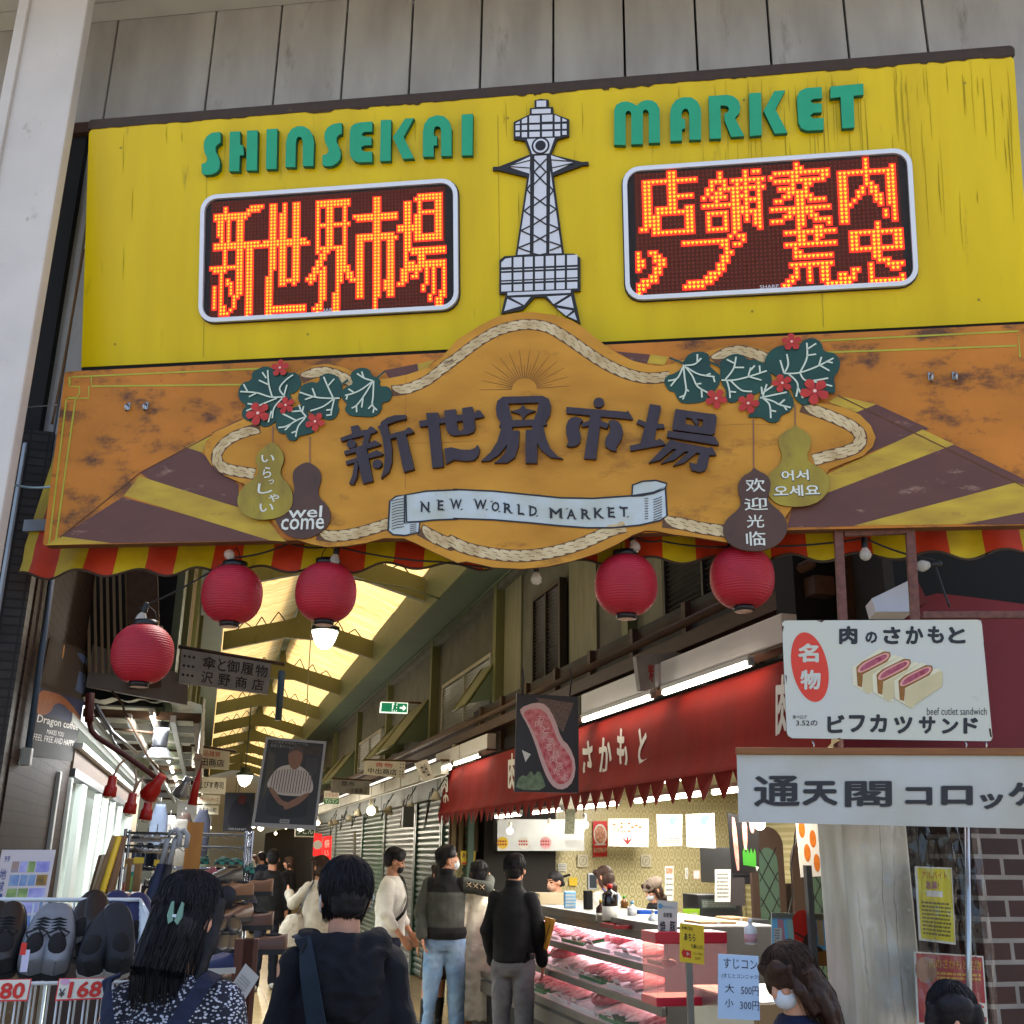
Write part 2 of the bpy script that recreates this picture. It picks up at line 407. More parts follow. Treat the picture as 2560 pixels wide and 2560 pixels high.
# rain streaks, and brown grime worn through along the top edge
r_ = random.Random(21); mstk = mat('streak_dirt', '#a3900a', .5, spec=.2); mstk2 = mat('streak_dark', '#948212', .6, spec=.2); mgrm = mat('edge_grime', '#4a3a1c', .8, var=.4, vs=30)
for k in range(110):
    t = r_.random(); x = xl+(xr - xl)*(1 - .30*t if k % 3 else r_.random()); y1 = yt_ - .03 - (r_.random()*.1 if k % 2 else r_.random()*(yt_ - yb_)*.7); L_ = r_.uniform(.06,.5) if k % 3 else r_.uniform(.03,.2)
    if x < xr - .02: b.stroke([(x, y1),(x+r_.uniform(-.004,.004), max(yb_+.01, y1 - L_/2)),(x, max(yb_+.005, y1 - L_))],[.001, r_.uniform(.002,.006),.0008],.0022+.0001*(k % 5), mstk if k % 4 else mstk2)
x = xl
while x < xr - .05:
    w = r_.uniform(.03,.22); h = r_.uniform(.003,.012)*(1.4 if x > xl+1.2 else .8); n = 6
    b.prism([(x, yt_ - .02),(min(xr, x+w), yt_ - .02)] + [(min(xr, x+w) - w*i/n, yt_ - .022 - h*r_.uniform(.2,1)) for i in range(1, n)], None, .0028, mgrm); x += w*r_.uniform(.8,1.6)
b.build('sign_box', sgn)
b = MB(); b.prism(rrect(xl - .004, yt_ - .0215, xr+.004, yt_+.03,.025, bots=False),-.36,.004, mtrim)
b.box(((xl+xr)/2, yb_ - .015,-.17),(xr - xl, .028,.33), mdark); b.build('trim', sgn)
# letters
LET = {'Z': [
 [(175,405),(193,405),(193,475),(170,492),(160,505),(160,535),(180,575),(190,610),(185,650),(165,675),(130,690),(85,692),(66,680),(66,618),(88,612),(103,598),(105,580),(85,540),(80,500),(85,460),(105,430),(135,410)],
 [(256,403),(324,400),(325,490),(345,495),(350,560),(322,562),(318,668),(250,668)],[(370,395),(441,392),(437,662),(365,662)],
 [(502,386),(574,382),(568,652),(497,654)],
 [(628,640),(632,470),(645,420),(670,385),(710,365),(750,366),(785,385),(808,420),(820,470),(814,633),(745,634),(745,470),(735,440),(715,435),(703,450),(698,480),(694,640)],
 [(985,345),(1006,343),(1006,415),(985,425),(972,440),(970,470),(990,510),(1000,555),(992,590),(970,615),(940,632),(900,635),(876,625),(876,560),(905,552),(918,535),(915,515),(895,475),(888,440),(893,405),(910,375),(945,352)],
 [(1090,350),(1130,340),(1210,334),(1210,402),(1160,404),(1145,412),(1140,425),(1160,436),(1205,437),(1205,492),(1155,495),(1135,508),(1145,530),(1165,537),(1208,535),(1210,605),(1120,608),(1085,595),(1065,570),(1058,530),(1060,400),(1068,370)],
 [(1268,325),(1337,322),(1333,598),(1262,600)],[(1430,315),(1490,310),(1420,437),(1490,580),(1415,585),(1348,440)],
 [(1550,570),(1550,400),(1560,350),(1590,310),(1640,292),(1690,298),(1725,330),(1742,380),(1742,565),(1672,566),(1672,400),(1665,372),(1645,365),(1628,372),(1622,400),(1624,430),(1645,432),(1645,495),(1622,495),(1622,570)],
 [(1810,288),(1885,282),(1882,560),(1810,562)]],
 'M': [
 [(95,490),(95,260),(110,222),(145,202),(185,200),(220,212),(247,228),(275,202),(310,190),(350,193),(380,212),(400,250),(403,475),(327,478),(327,275),(318,258),(300,253),(288,265),(287,485),(210,487),(210,280),(202,265),(185,262),(172,275),(172,492)],
 [(472,465),(470,280),(480,230),(510,190),(555,172),(610,172),(650,195),(672,235),(678,270),(678,455),(600,457),(598,275),(588,252),(570,247),(552,260),(547,285),(548,315),(570,318),(572,380),(550,385),(550,462)],
 [(728,165),(850,155),(895,165),(930,195),(942,235),(935,275),(905,310),(968,432),(880,437),(835,325),(835,280),(855,272),(865,255),(860,235),(835,226),(808,228),(812,448),(735,450)],
 [(1000,145),(1080,140),(1085,425),(1005,432)],[(1168,130),(1243,123),(1177,252),(1258,410),(1172,415),(1097,262)],
 [(1340,130),(1380,110),(1487,103),(1490,178),(1430,183),(1408,197),(1430,213),(1487,213),(1488,272),(1430,276),(1408,295),(1430,313),(1500,312),(1500,390),(1390,395),(1350,380),(1330,340),(1322,190),(1325,155)],
 [(1545,100),(1765,80),(1768,155),(1700,162),(1707,375),(1625,380),(1613,170),(1545,178)]]}
mgreen = mat('green_letter', '#1a9670', .5, var=.1, vs=8); mgreend = mat('green_letter_edge', '#0d5c48', .6)
PAIR = {'Z': {1: 2,7: 8}, 'M': {3: 4}}
for key, zz in (('Z', ZS),('M', ZM)):
    skip = set(PAIR[key].values())
    for i, pl_ in enumerate(LET[key]):
        if i in skip: continue
        b = MB(); b.prism(YB.z(zz, pl_, .03),.001,.034, mgreen, mside=mgreend)
        if i in PAIR[key]: b.prism(YB.z(zz, LET[key][PAIR[key][i]],.03),.001,.033, mgreen, mside=mgreend)
        b.build('letter', sgn)
# tower emblem
mblk = mat('emblem_black', '#191416', .45); mpane = mat('emblem_white', '#c6cad6', .5, var=.06, vs=5)
b = MB(); tz = lambda P: YB.z(ZT, P)
b.prism(tz([(450,85),(500,73),(565,80),(565,138),(602,140),(602,190),(732,240),(732,375),(637,403),(583,525),(838,588),(890,585),(892,610),(838,615),(605,700),(690,1335),(775,1335),(823,1370),(823,1640),(768,1640),(825,1905),(690,1835),(530,1690),(450,1690),(350,1795),(178,1825),(215,1665),(163,1665),(163,1390),(205,1355),(295,1350),(390,710),(160,655),(110,655),(110,628),(160,625),(415,525),(370,415),(280,400),(280,262),(410,200),(412,150),(450,145)]),.001,.022, mblk)
def quadz(x0, y0, x1, y1, k=.03): return [(x0, y0+(500 - x0)*k),(x1, y0+(500 - x1)*k),(x1, y1+(500 - x1)*k),(x0, y1+(500 - x0)*k)]
W1 = [quadz(467,90,545,140), quadz(428,158,582,194),[(296,275),(330,255),(330,278),(296,280)],[(347,245),(390,222),(390,272),(347,275)],[(615,205),(660,225),(660,262),(615,264)],[(677,232),(712,248),(712,258),(677,260)],
      quadz(408,210,493,268), quadz(512,207,597,262)]
for x0, x1 in ((296,330),(347,390),(408,493),(512,597),(615,660),(677,712)):
    W1 += [quadz(x0,285, x1,325), quadz(x0,342, x1,384 if 340 < x0 < 670 else 374)]
W1 += [[(388,403),(615,392),(570,520),(432,525)],[(450,540),(548,535),(545,1330),(490,1342),(443,1330)],[(415,660),(412,1340),(312,1347)],[(580,660),(672,1333),(572,1335)],
       [(415,545),(410,685),(235,628)],[(585,535),(768,595),(600,674)]]
for x0, x1 in ((180,262),(280,350),(368,436),(455,523),(542,610),(628,697),(716,800)):
    for y0, y1 in ((1358,1440),(1457,1466),(1482,1540),(1552,1561),(1578,1632)): W1.append(quadz(x0, y0, x1, y1,.042))
W1[-35] = [(180,1410),(212,1378),(262,1370),(262,1445),(180,1448)]
W1 += [quadz(230,1642,745,1666,.042),[(230,1705),(345,1760),(203,1805)],[(258,1695),(418,1690),(365,1755)],[(553,1685),(722,1675),(605,1748)],[(748,1682),(770,1780),(630,1755)],[(628,1778),(760,1800),(710,1845)],[(775,1815),(797,1880),(725,1850)]]
for P in W1: b.prism(tz(P), None, .0245, mpane)
cz = YB.l(*px(ZT, 500,458)); s_ = abs(YB.l(*px(ZT, 570,458))[0] - cz[0])/70
for r_, m_, z_ in ((74, mblk, .0256),(59, mpane, .0266),(43, mblk, .0276)): b.disc(cz, r_*s_, z_, m_, 24)
def bs(P, w=12): b.stroke(tz(P), w*s_, .0264+.0002*(len(b.f) % 7), mblk)
for cy, h in ((622,55),(722,55),(910,38),(1068,34),(1216,30)): bs([(443, cy - h),(548, cy+h)]); bs([(548, cy - h),(443, cy+h)])
bs([(240,622),(415,577)],9); bs([(240,628),(412,640)],9); bs([(585,574),(768,588)],9); bs([(590,640),(768,600)],9)
L_, R_ = [(395,815),(372,990),(345,1150),(322,1290)],[(600,825),(622,975),(648,1135),(668,1275)]
for a in L_: bs([(a[0] - 5, a[1]),(415, a[1] - 38)]); bs([(a[0] - 5, a[1]),(415, a[1]+34)])
for a in R_: bs([(a[0]+5, a[1]),(575, a[1] - 34)]); bs([(a[0]+5, a[1]),(575, a[1]+38)])
b.build('tower_emblem', sgn)

# ------------------------------------------------------------------ LED displays
mframe = mat('alu_frame', '#c9c9cf', .35, metal=.3); mscr = mat('screen_black', '#120608', .5, spec=.15)
mscr2 = mat('screen_glow', '#1c0500', .7, spec=.1, emit='#7a2300', es=.07)
mled = mat('led_lit', '#301000', .5, emit='#ff8c0a', es=1.15); mhalo = mat('led_halo', '#301000', .5, emit='#ff1c00', es=.7); moff = mat('led_off_glow', '#3a1205', .7, spec=.1, emit='#a83c08', es=.09)  # off dots and halo squares emit too, painting the LED spill
def seg_d(p, a, b_):
    ax, ay = a; bx, by = b_; dx, dy = bx - ax, by - ay; L2 = dx*dx+dy*dy
    t = 0 if L2 == 0 else max(0, min(1,((p[0] - ax)*dx+(p[1] - ay)*dy)/L2))
    return math.hypot(p[0] - ax - t*dx, p[1] - ay - t*dy)
def led(zz, corners, scr, strokes, pitch_px, label, unit, flip):
    c = [YB.l(*px(zz, *p),.02) for p in corners]
    x0 = (c[0][0]+c[3][0])/2; x1 = (c[1][0]+c[2][0])/2; y1 = (c[0][1]+c[1][1])/2; y0 = (c[2][1]+c[3][1])/2
    cx, cy = (x0+x1)/2,(y0+y1)/2; w, h = x1 - x0, y1 - y0
    o = empty('led_display', YB.M @ T((cx, cy, .004)), label, 'display', 'LED displays set into the yellow sign')
    fb = MB(); fb.prism(rrect(-w/2,-h/2, w/2, h/2,.085),0,.03, mframe, holes=[rrect(-w/2+.022,-h/2+.022, w/2 - .022, h/2 - .022,.066)])
    fb.prism(rrect(-w/2 - .006,-h/2 - .006, w/2+.006, h/2+.006,.088),-.003,.004, mblk); fb.build('frame', o)
    sb = MB(); sb.prism(rrect(-w/2+.021,-h/2+.021, w/2 - .021, h/2 - .021,.066),.0045,.012, mscr)
    s = [YB.l(*px(zz, *p),.016) for p in scr]; s = [(p[0] - cx, p[1] - cy) for p in s]
    sx0 = (s[0][0]+s[3][0])/2; sx1 = (s[1][0]+s[2][0])/2; sy1 = (s[0][1]+s[1][1])/2; sy0 = (s[2][1]+s[3][1])/2
    sb.prism([(sx0, sy0),(sx1, sy0),(sx1, sy1),(sx0, sy1)], None, .0135, mscr2)
    sb.text('SHARP', -.045,-h/2+.026,.045,-h/2+.044,.0145, mframe, .01)
    st = []
    for q in strokes:
        *P, wd_ = q
        P = [YB.l(*px(zz, *p),.016) for p in P]; P = [(p[0] - cx, p[1] - cy) for p in P]
        st += [(P[i], P[i+1] if i+1 < len(P) else P[i], wd_*unit) for i in range(max(1, len(P) - 1))]
    p_ = pitch_px*unit; nx = round((sx1 - sx0)/p_); ny = round((sy1 - sy0)/p_); px_, py_ = (sx1 - sx0)/nx, (sy1 - sy0)/ny
    shape = [(0,-.5),(.42,.1),(.40,.42),(.2,.5),(0,.32),(-.2,.5),(-.40,.42),(-.42,.1)]
    on = MB(); hal = MB()
    for j in range(ny):
        for i in range(nx):
            p = (sx0+(i+.5)*px_, sy0+(j+.5)*py_)
            lit = any(seg_d(p, a, b2) < wd2*.5 for a, b2, wd2 in st); k = .82 if lit else .6
            vs = [(p[0]+x*px_*k, p[1]+y*py_*k, .017 if lit else .0145) for x, y in shape]
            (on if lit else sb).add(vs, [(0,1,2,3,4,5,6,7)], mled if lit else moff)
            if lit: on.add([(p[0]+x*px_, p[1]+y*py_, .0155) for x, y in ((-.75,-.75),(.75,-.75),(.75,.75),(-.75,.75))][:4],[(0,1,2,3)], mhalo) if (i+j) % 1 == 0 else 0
    # halo squares of neighbours would share a plane: keep them apart in tiny steps
    z = 0
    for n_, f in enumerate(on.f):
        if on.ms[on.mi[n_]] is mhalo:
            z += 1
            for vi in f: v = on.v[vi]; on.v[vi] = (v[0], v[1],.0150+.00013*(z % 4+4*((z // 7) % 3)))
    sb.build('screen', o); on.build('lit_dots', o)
    gb = MB(); gb.prism(rrect(-w/2+.023,-h/2+.023, w/2 - .023, h/2 - .023,.064), None, .024, glass('cover_glass', '#000000', .0,.05) if 0 else glass('cover_glass', '#f2f2f2', .02,.04)); gb.build('cover_glass', o)
    return o
u1 = (YB.l(*px(ZL, 1000,550))[0] - YB.l(*px(ZL, 900,550))[0])/100
u2 = (YB.l(*px(ZR, 1000,550))[0] - YB.l(*px(ZR, 900,550))[0])/100
SL = [((240,258),(240,320),24),((175,325),(300,318),46),((205,340),(205,510),26),((262,340),(258,500),26),((168,535),(295,527),44),((230,550),(225,660),26),((162,692),(285,680),44),((212,700),(210,1010),40),((250,780),(265,800),30),((165,830),(160,965),26),((270,825),(272,860),26),((318,885),(290,905),(290,960),24),((265,985),(262,1012),24),((348,310),(335,865),46),((380,318),(400,300),(425,262),(480,258),40),((350,525),(470,515),44),((418,540),(402,1005),46),
 ((583,250),(550,1000),46),((662,245),(642,790),46),((742,238),(732,780),46),((505,522),(805,498),44),((630,775),(750,770),40),((545,985),(790,972),44),
 ((905,225),(900,560),26),((1092,215),(1085,550),30),((895,228),(1100,215),40),((985,230),(980,540),40),((900,388),(1095,372),40),((900,548),(1090,535),40),((950,560),(890,690),(840,775),44),((1060,560),(1095,690),(1138,770),44),((935,700),(918,935),(885,985),40),((1045,560),(1032,980),46),
 ((1312,200),(1302,975),46),((1180,322),(1440,308),44),((1180,478),(1435,464),40),((1195,480),(1195,870),46),((1412,470),(1410,860),46),((1370,785),(1395,850),34),
 ((1525,238),(1520,750),46),((1478,412),(1565,402),44),((1475,800),(1500,785),40),((1555,660),(1555,690),40),((1615,185),(1610,480),38),((1748,178),(1745,470),38),((1610,188),(1755,178),40),((1615,290),(1750,285),40),((1610,468),(1750,458),40),((1580,562),(1780,552),44),((1635,590),(1625,660),(1585,740),40),((1615,668),(1808,655),44),((1802,660),(1792,840),(1748,950),44),((1718,690),(1718,850),26),((1665,700),(1660,790),(1635,850),26),((1688,880),(1690,900),26)]
SR = [((345,195),(345,220),50),((175,242),(490,220),28),((197,250),(190,520),50),((190,525),(155,555),30),((345,270),(350,420),50),((370,328),(465,318),28),((262,420),(262,550),50),((460,412),(465,540),50),((262,425),(470,415),28),((262,550),(470,538),28),
 ((638,185),(640,215),28),((615,235),(590,290),(562,340),28),((660,232),(695,285),28),((642,280),(642,370),28),((590,338),(695,330),28),((560,388),(722,378),28),((592,432),(592,530),30),((697,428),(697,525),30),((592,432),(697,428),28),((592,532),(697,525),28),((740,225),(905,218),28),((820,175),(825,470),30),((870,170),(900,168),28),((752,272),(757,520),48),((897,268),(897,510),48),((752,272),(897,268),28),((752,342),(897,338),28),((752,418),(897,412),28),
 ((1140,152),(1140,172),50),((985,188),(1315,170),28),((972,215),(972,218),28),((1315,175),(1290,215),36),((1000,235),(1290,218),28),((1120,195),(1105,280),30),((1020,285),(1110,280),28),((1235,225),(1190,275),36),((1070,328),(1145,300),(1220,322),34),((1000,358),(1070,345),28),((1230,342),(1300,338),28),((970,408),(1330,384),28),((1150,340),(1152,495),50),((1110,430),(1060,470),(975,502),30),((1180,412),(1260,462),(1330,482),34),
 ((1425,190),(1440,485),50),((1730,165),(1748,455),52),((1410,188),(1745,162),28),((1563,118),(1568,240),48),((1560,270),(1520,330),(1475,378),30),((1595,265),(1660,365),46),((1692,435),(1693,436),28),
 ((142,705),(150,775),44),((240,695),(290,750),(240,840),(140,920),50),((435,635),(690,618),28),((720,580),(750,562),(795,585),(780,635),(740,640),28),((690,640),(700,690),(650,800),(560,870),(440,900),48),
 ((1060,568),(1380,552),28),((1155,545),(1160,600),44),((1265,535),(1265,590),44),((1060,642),(1385,628),28),((1125,665),(1140,710),44),((1150,710),(1360,702),28),((1110,768),(1340,752),30),((1135,770),(1130,840),(1070,888),38),((1215,770),(1215,855),44),((1315,770),(1320,870),(1420,875),(1420,820),40),
 ((1495,570),(1500,665),46),((1775,555),(1780,650),46),((1485,568),(1790,553),28),((1490,668),(1790,655),28),((1640,512),(1645,712),50),((1690,725),(1740,775),(1800,750),36),((1510,785),(1470,872),36),((1600,760),(1600,855),(1800,855),(1795,825),36)]
led(ZL, [(75,165),(1897,55),(1885,985),(45,1068)],[(145,205),(1815,110),(1790,985),(118,1030)], SL, 23.8, 'left LED display with five tall orange characters', u1,0)
led(ZR, [(48,150),(1858,30),(1888,890),(52,985)],[(125,190),(1775,75),(1808,880),(122,940)], SR, 26.8, 'right LED display with two rows of orange characters', u2,1)
# ================================================================== painted wooden board
BD = FRONT.off(.40)
morg = mat('orange_board', '#bd7428', .5, var=.3, vs=2.2, col2='#9a601c', spec=.2, dirt=.66, dirtcol='#5a3a26', ds=4.5, stretch=(1,1.6,1), bump=.06, bs=25)
mcart = mat('ochre_board', '#c48c30', .5, var=.22, vs=2, col2='#a06a1d', spec=.2, dirt=.50, dirtcol='#7d5020', ds=3, stretch=(1,2.2,1), bump=.04, bs=25)
medge = mat('board_edge', '#5e3a1c', .7, var=.2, vs=12)
mbrn = mat('brown_paint', '#5c3428', .5, var=.2, vs=4, dirt=.36, dirtcol='#a0806a', ds=5, stretch=(1,2.5,1))
mochy = mat('yellow_paint', '#b99a24', .5, var=.25, vs=5, col2='#9a7a1c', dirt=.42, dirtcol='#8a5a24', ds=6, stretch=(1,3,1))
mline = mat('lime_line', '#a5a028', .5, var=.2, vs=10)
mrope = mat('rope_cream', '#c9b58c', .6, var=.22, vs=14, col2='#a98f62'); mroped = mat('rope_brown', '#5a3a20', .6)
mleaf = mat('leaf_green', '#15402f', .4, var=.3, vs=7, col2='#0e3026', dirt=.25, dirtcol='#4a5a20', ds=9); mvein = mat('vein_white', '#bfc7b4', .5)
mflow = mat('flower_red', '#b5301f', .5, var=.25, vs=12, col2='#a02018'); mdot = mat('flower_centre', '#e0b0a0', .5)
mcarv = mat('carved_brown', '#33242a', .42, var=.3, vs=18, col2='#281a1d', stretch=(1,.25,1), bump=.12, bs=60)
mgoy = mat('gourd_yellow', '#98861c', .45, var=.35, vs=6, col2='#7a6414', dirt=.45, dirtcol='#5e4f1c', ds=7, stretch=(1.6,.7,1)); mgob = mat('gourd_brown', '#4e3020', .45, var=.3, vs=6, dirt=.45, dirtcol='#2a1a14', ds=6)
mwht = mat('white_paint', '#cfd0c4', .5, var=.1, vs=20); mscrl = mat('scroll_paint', '#b4bdc2', .5, var=.16, vs=7, col2='#a4a89c', dirt=.08, dirtcol='#4a4a48', ds=22); mink = mat('ink_dark', '#1d1c20', .5)
mchrome = mat('hook_steel', '#9a9a98', .25, metal=.9)
bs_ = empty('wooden_signboard', BD.M @ T((*BD.l(*px(F0,985,830)),0)), 'long orange painted wooden signboard with rope, leaves and carved characters', 'sign')
ox, oy = BD.l(*px(F0,985,830))
def bz(zz, pts, d=0.): return [(p[0] - ox, p[1] - oy) for p in BD.z(zz, pts, d)]
U = abs(bz(ZB, [(1000,800)])[0][0] - bz(ZB, [(900,800)])[0][0])/100    # one ZA/ZB/ZC unit in metres
b = MB()
b.prism(bz(F0,[(122,705),(127,701),(1975,609),(1980,613),(1975,990),(84,1029),(81,1026)]),-.06,0, morg, mside=medge)
Z3, Z4 = z3, z4
def paint(zz, P, m, z): b.prism(bz(zz, P, z), None, z, m)
paint(z3,[(530,578),(705,478),(760,500),(900,620),(900,705),(600,625)], mbrn, .0012)
paint(z3,[(468,662),(525,588),(560,600),(1000,740),(1060,820),(1080,836),(1020,832)], mochy, .0016)
paint(z3,[(228,818),(462,668),(1050,832),(400,843)], mbrn, .0012)
paint(z3,[(172,850),(228,816),(420,842)], mochy, .0016)
paint(z3,[(800,425),(905,375),(960,372),(960,395),(870,425),(815,440)], mbrn, .0016)
paint(z3,[(700,480),(800,430),(790,455),(765,500)], mochy, .0014)
paint(z3,[(1450,190),(1575,165),(1580,195),(1470,222)], mbrn, .0012); paint(z3,[(1575,165),(1640,150),(1600,195),(1580,195)], mochy, .0012)
paint(z4,[(1300,345),(1375,318),(1575,410),(1300,520),(1250,480)], mbrn, .0012)
paint(z4,[(1195,310),(1230,285),(1375,318),(1300,348)], mochy, .0014)
paint(z4,[(1180,585),(1550,413),(1668,470),(1190,652)], mochy, .0016)
paint(z4,[(1190,648),(1668,470),(1932,600),(1932,620),(1300,778),(1040,783),(1060,700)], mbrn, .0012)
paint(z4,[(1290,776),(1905,612),(1980,640),(1980,720),(1700,770)], mochy, .0016)
paint(z4,[(1700,772),(1980,715),(2020,770)], mbrn, .0018)
paint(z4,[(390,118),(520,130),(510,165),(460,155)], mbrn, .0012); paint(z4,[(525,130),(590,140),(575,170),(510,162)], mochy, .0014)
def bstroke(zz, P, w, m, z): b.stroke(bz(zz, P, z), w, z, m)
for P in ([(980,183),(270,215),(262,250),(300,252),(300,275),(290,292),(255,295)],[(980,243),(345,250),(345,210)],[(262,250),(262,215)],[(335,250),(335,295),(250,298),(185,845)],[(285,295),(215,800),(210,840)]):
    bstroke(z3, P, .009, mline, .0021)
for P in ([(1165,78),(1910,42),(1917,140)],[(1190,122),(1905,97)]): bstroke(z4, P, .009, mline, .0021)
# frame lines of the brown panels
bstroke(z3,[(225,822),(530,575),(800,432)],.006, medge, .0022); bstroke(z4,[(1230,285),(1932,628)],.006, medge, .0022)
b.build('board', bs_)
CB = .018
b = MB()
cart = bz(ZA, [(330,1290),(190,1230),(85,1150),(30,1060),(45,970),(110,900),(300,815),(400,770),(560,600),(700,460),(850,400),(960,390),(1080,415),(1180,465),(1300,500),(1400,500),(1550,470),(1700,420),(1800,350),(1870,275),(1932,205)], CB)
cart += bz(ZB, [(230,205),(300,160),(430,95),(560,68),(700,60),(850,80),(980,120),(1080,180),(1150,240),(1220,295),(1330,370),(1430,420),(1550,455),(1650,465),(1740,450)], CB)
cart += bz(ZC, [(200,360),(400,290),(560,250),(680,250),(850,290),(1000,500),(1170,680),(1290,690),(1420,720),(1530,770),(1610,850),(1648,940),(1625,1010),(1550,1080),(1420,1130),(1300,1180),(1200,1330),(1020,1465),(975,1530),(900,1700),(700,1745),(520,1725)], CB)
cart += bz(ZB, [(1932,1750),(1750,1728),(1620,1702),(1540,1698),(1440,1735),(1330,1800),(1190,1865),(1000,1925),(800,1970),(615,1986),(400,1975),(200,1930)], CB)
cart += bz(ZA, [(1932,1880),(1750,1800),(1620,1735),(1530,1697),(1380,1695),(1250,1730),(1100,1755),(950,1762),(830,1740),(720,1705),(640,1660),(560,1590),(500,1500)], CB)
b.prism(cart, .001, CB, mcart, mside=medge)
mjoint = mat('board_joint', '#8a5a18', .6)
for zz, P in ((ZA, [(1545,480),(1540,1330)]),(ZA, [(1580,985),(1932,975)]),(ZC, [(0,870),(700,840),(920,850)]),(ZB, [(0,1040),(300,1025)])): b.stroke(bz(zz, P, CB),.002, CB+.0006, mjoint)
# ropes: a dark band carrying cream strands
def resample(P, step):
    P = [Vector(p) for p in P]; L = [0]
    for i in range(len(P) - 1): L.append(L[-1]+(P[i+1] - P[i]).length)
    n = max(2, round(L[-1]/step)); o = []
    for k in range(n+1):
        s_ = L[-1]*k/n; i = 0
        while i < len(P) - 2 and L[i+1] < s_: i += 1
        t = (s_ - L[i])/max(1e-9, L[i+1] - L[i])
        a, b_, c_, d_ = P[max(i - 1,0)], P[i], P[i+1], P[min(i+2, len(P) - 1)]
        o.append(.5*((2*b_)+(c_ - a)*t+(2*a - 5*b_+4*c_ - d_)*t*t+(3*b_ - a - 3*c_+d_)*t ** 3))
    return o
def rope(P, w, z=CB+.001):
    P = resample(P, w*.16); b.stroke(P, w*1.12, z, mroped); n = len(P); k = 6
    def nrm(i):
        t = (P[min(i+1, n - 1)] - P[max(i - 1,0)]).normalized(); return Vector((-t.y, t.x))
    g = lambda i, s_: (P[max(0, min(n - 1, i))]+nrm(max(0, min(n - 1, i)))*s_*w/2)
    for i in range(0, n - 3, k):
        # one strand: a slanting, slightly S shaped lens
        pts = [g(i+1,.92), g(i+3,1.0), g(i+k, .86), g(i+k+3,.3), g(i+k+5,-.4), g(i+k+6,-.92), g(i+k+4,-1.0), g(i+6,-.75), g(i+3,-.15), g(i+1,.45)]
        b.prism(pts, None, z+.0008+.0003*((i // k) % 3), mrope)
        for s0 in (.35,-.15): b.stroke([g(i+3+(s0 < 0)*2, s0), g(i+6+(s0 < 0)*2, s0 - .18)], w*.04, z+.0022, mroped)
rw = .052
rope(bz(ZA, [(450,870),(330,905),(230,950),(160,1010),(125,1080),(140,1140),(190,1175),(280,1195),(410,1215)], CB), rw)
rope(bz(ZA, [(760,500),(850,460),(930,450),(1010,468),(1080,500),(1150,530)], CB), rw)
rope(bz(ZA, [(1435,592),(1560,575),(1700,515),(1800,440),(1900,365)], CB)+bz(ZB, [(30,470),(120,410),(230,325),(340,250),(450,195),(600,158),(720,158),(830,185),(950,255),(1080,345),(1200,425),(1320,490),(1450,538),(1580,558),(1720,545)], CB), rw)
rope(bz(ZC, [(430,370),(520,312),(620,292),(720,310),(830,350)], CB), rw)
rope(bz(ZC, [(1090,710),(1220,750),(1350,800),(1470,860),(1532,925),(1515,1000),(1430,1045),(1300,1078),(1180,1112)], CB), rw)
rope(bz(ZC, [(50,1570),(200,1590),(340,1620),(520,1645)], CB), rw)
rope(bz(ZA, [(880,1665),(1000,1682),(1150,1665),(1280,1630),(1420,1585)], CB), rw)
rope(bz(ZA, [(1650,1632),(1780,1700),(1900,1750)], CB)+bz(ZB, [(60,1772),(200,1832),(400,1875),(600,1890),(800,1870),(1000,1820),(1150,1760),(1280,1700),(1390,1668)], CB), rw)
# rising sun
sc_ = bz(ZB, [(632,640)], CB)[0]
for k in range(27):
    a = rad(2+176*k/26); r0 = 95*U; r1 = (345 if k % 2 == 0 else 215)*U
    d_ = (math.cos(a), math.sin(a)*.96); b.stroke([(sc_[0]+d_[0]*r0, sc_[1]+d_[1]*r0),(sc_[0]+d_[0]*r1, sc_[1]+d_[1]*r1)],[.0042,.0016], CB+.001, mat('ray_brown', '#6e4410', .6))
b.build('cartouche', bs_)
# carved characters, one piece each
G = CB+.022
def carve(zz, polys, dots=(), holes=()):
    c = MB()
    for i, P in enumerate(polys): c.prism(bz(zz, P, G), CB, G+i*.0008, mcarv, holes=[bz(zz, h, G) for h in holes] if i == 0 else ())
    for x, y, r in dots:
        p = bz(zz, [(x, y),(x+r, y)], G); c.disc(p[0], abs(p[1][0] - p[0][0]), G, mcarv, 20); R_ = abs(p[1][0] - p[0][0])
        c.lathe([(R_, CB),(R_, G - .0005)], mcarv, 20,(p[0][0], p[0][1],0))
    c.build('carved_character', bs_)
carve(ZD, [[(123,538),(240,495),(225,425),(300,408),(325,465),(395,455),(415,425),(440,425),(487,465),(465,487),(290,530),(130,572)],[(365,490),(430,480),(395,610),(335,650)],[(160,672),(385,600),(470,562),(527,600),(515,612),(168,710)],[(178,772),(395,705),(490,660),(550,695),(540,712),(400,745),(185,808)],[(270,640),(380,615),(450,970),(350,998)],[(268,780),(303,790),(290,930),(255,1005),(212,998),(245,920)],
  [(497,430),(525,415),(530,385),(590,340),(670,315),(780,312),(782,350),(690,370),(595,405),(610,470),(640,640),(640,780),(610,880),(530,945),(560,850),(570,720),(550,560),(525,470)],[(605,512),(700,485),(780,465),(800,438),(825,440),(862,480),(840,492),(620,552)],[(680,510),(780,505),(865,850),(760,885)]],[(232,597,45),(490,797,47)])
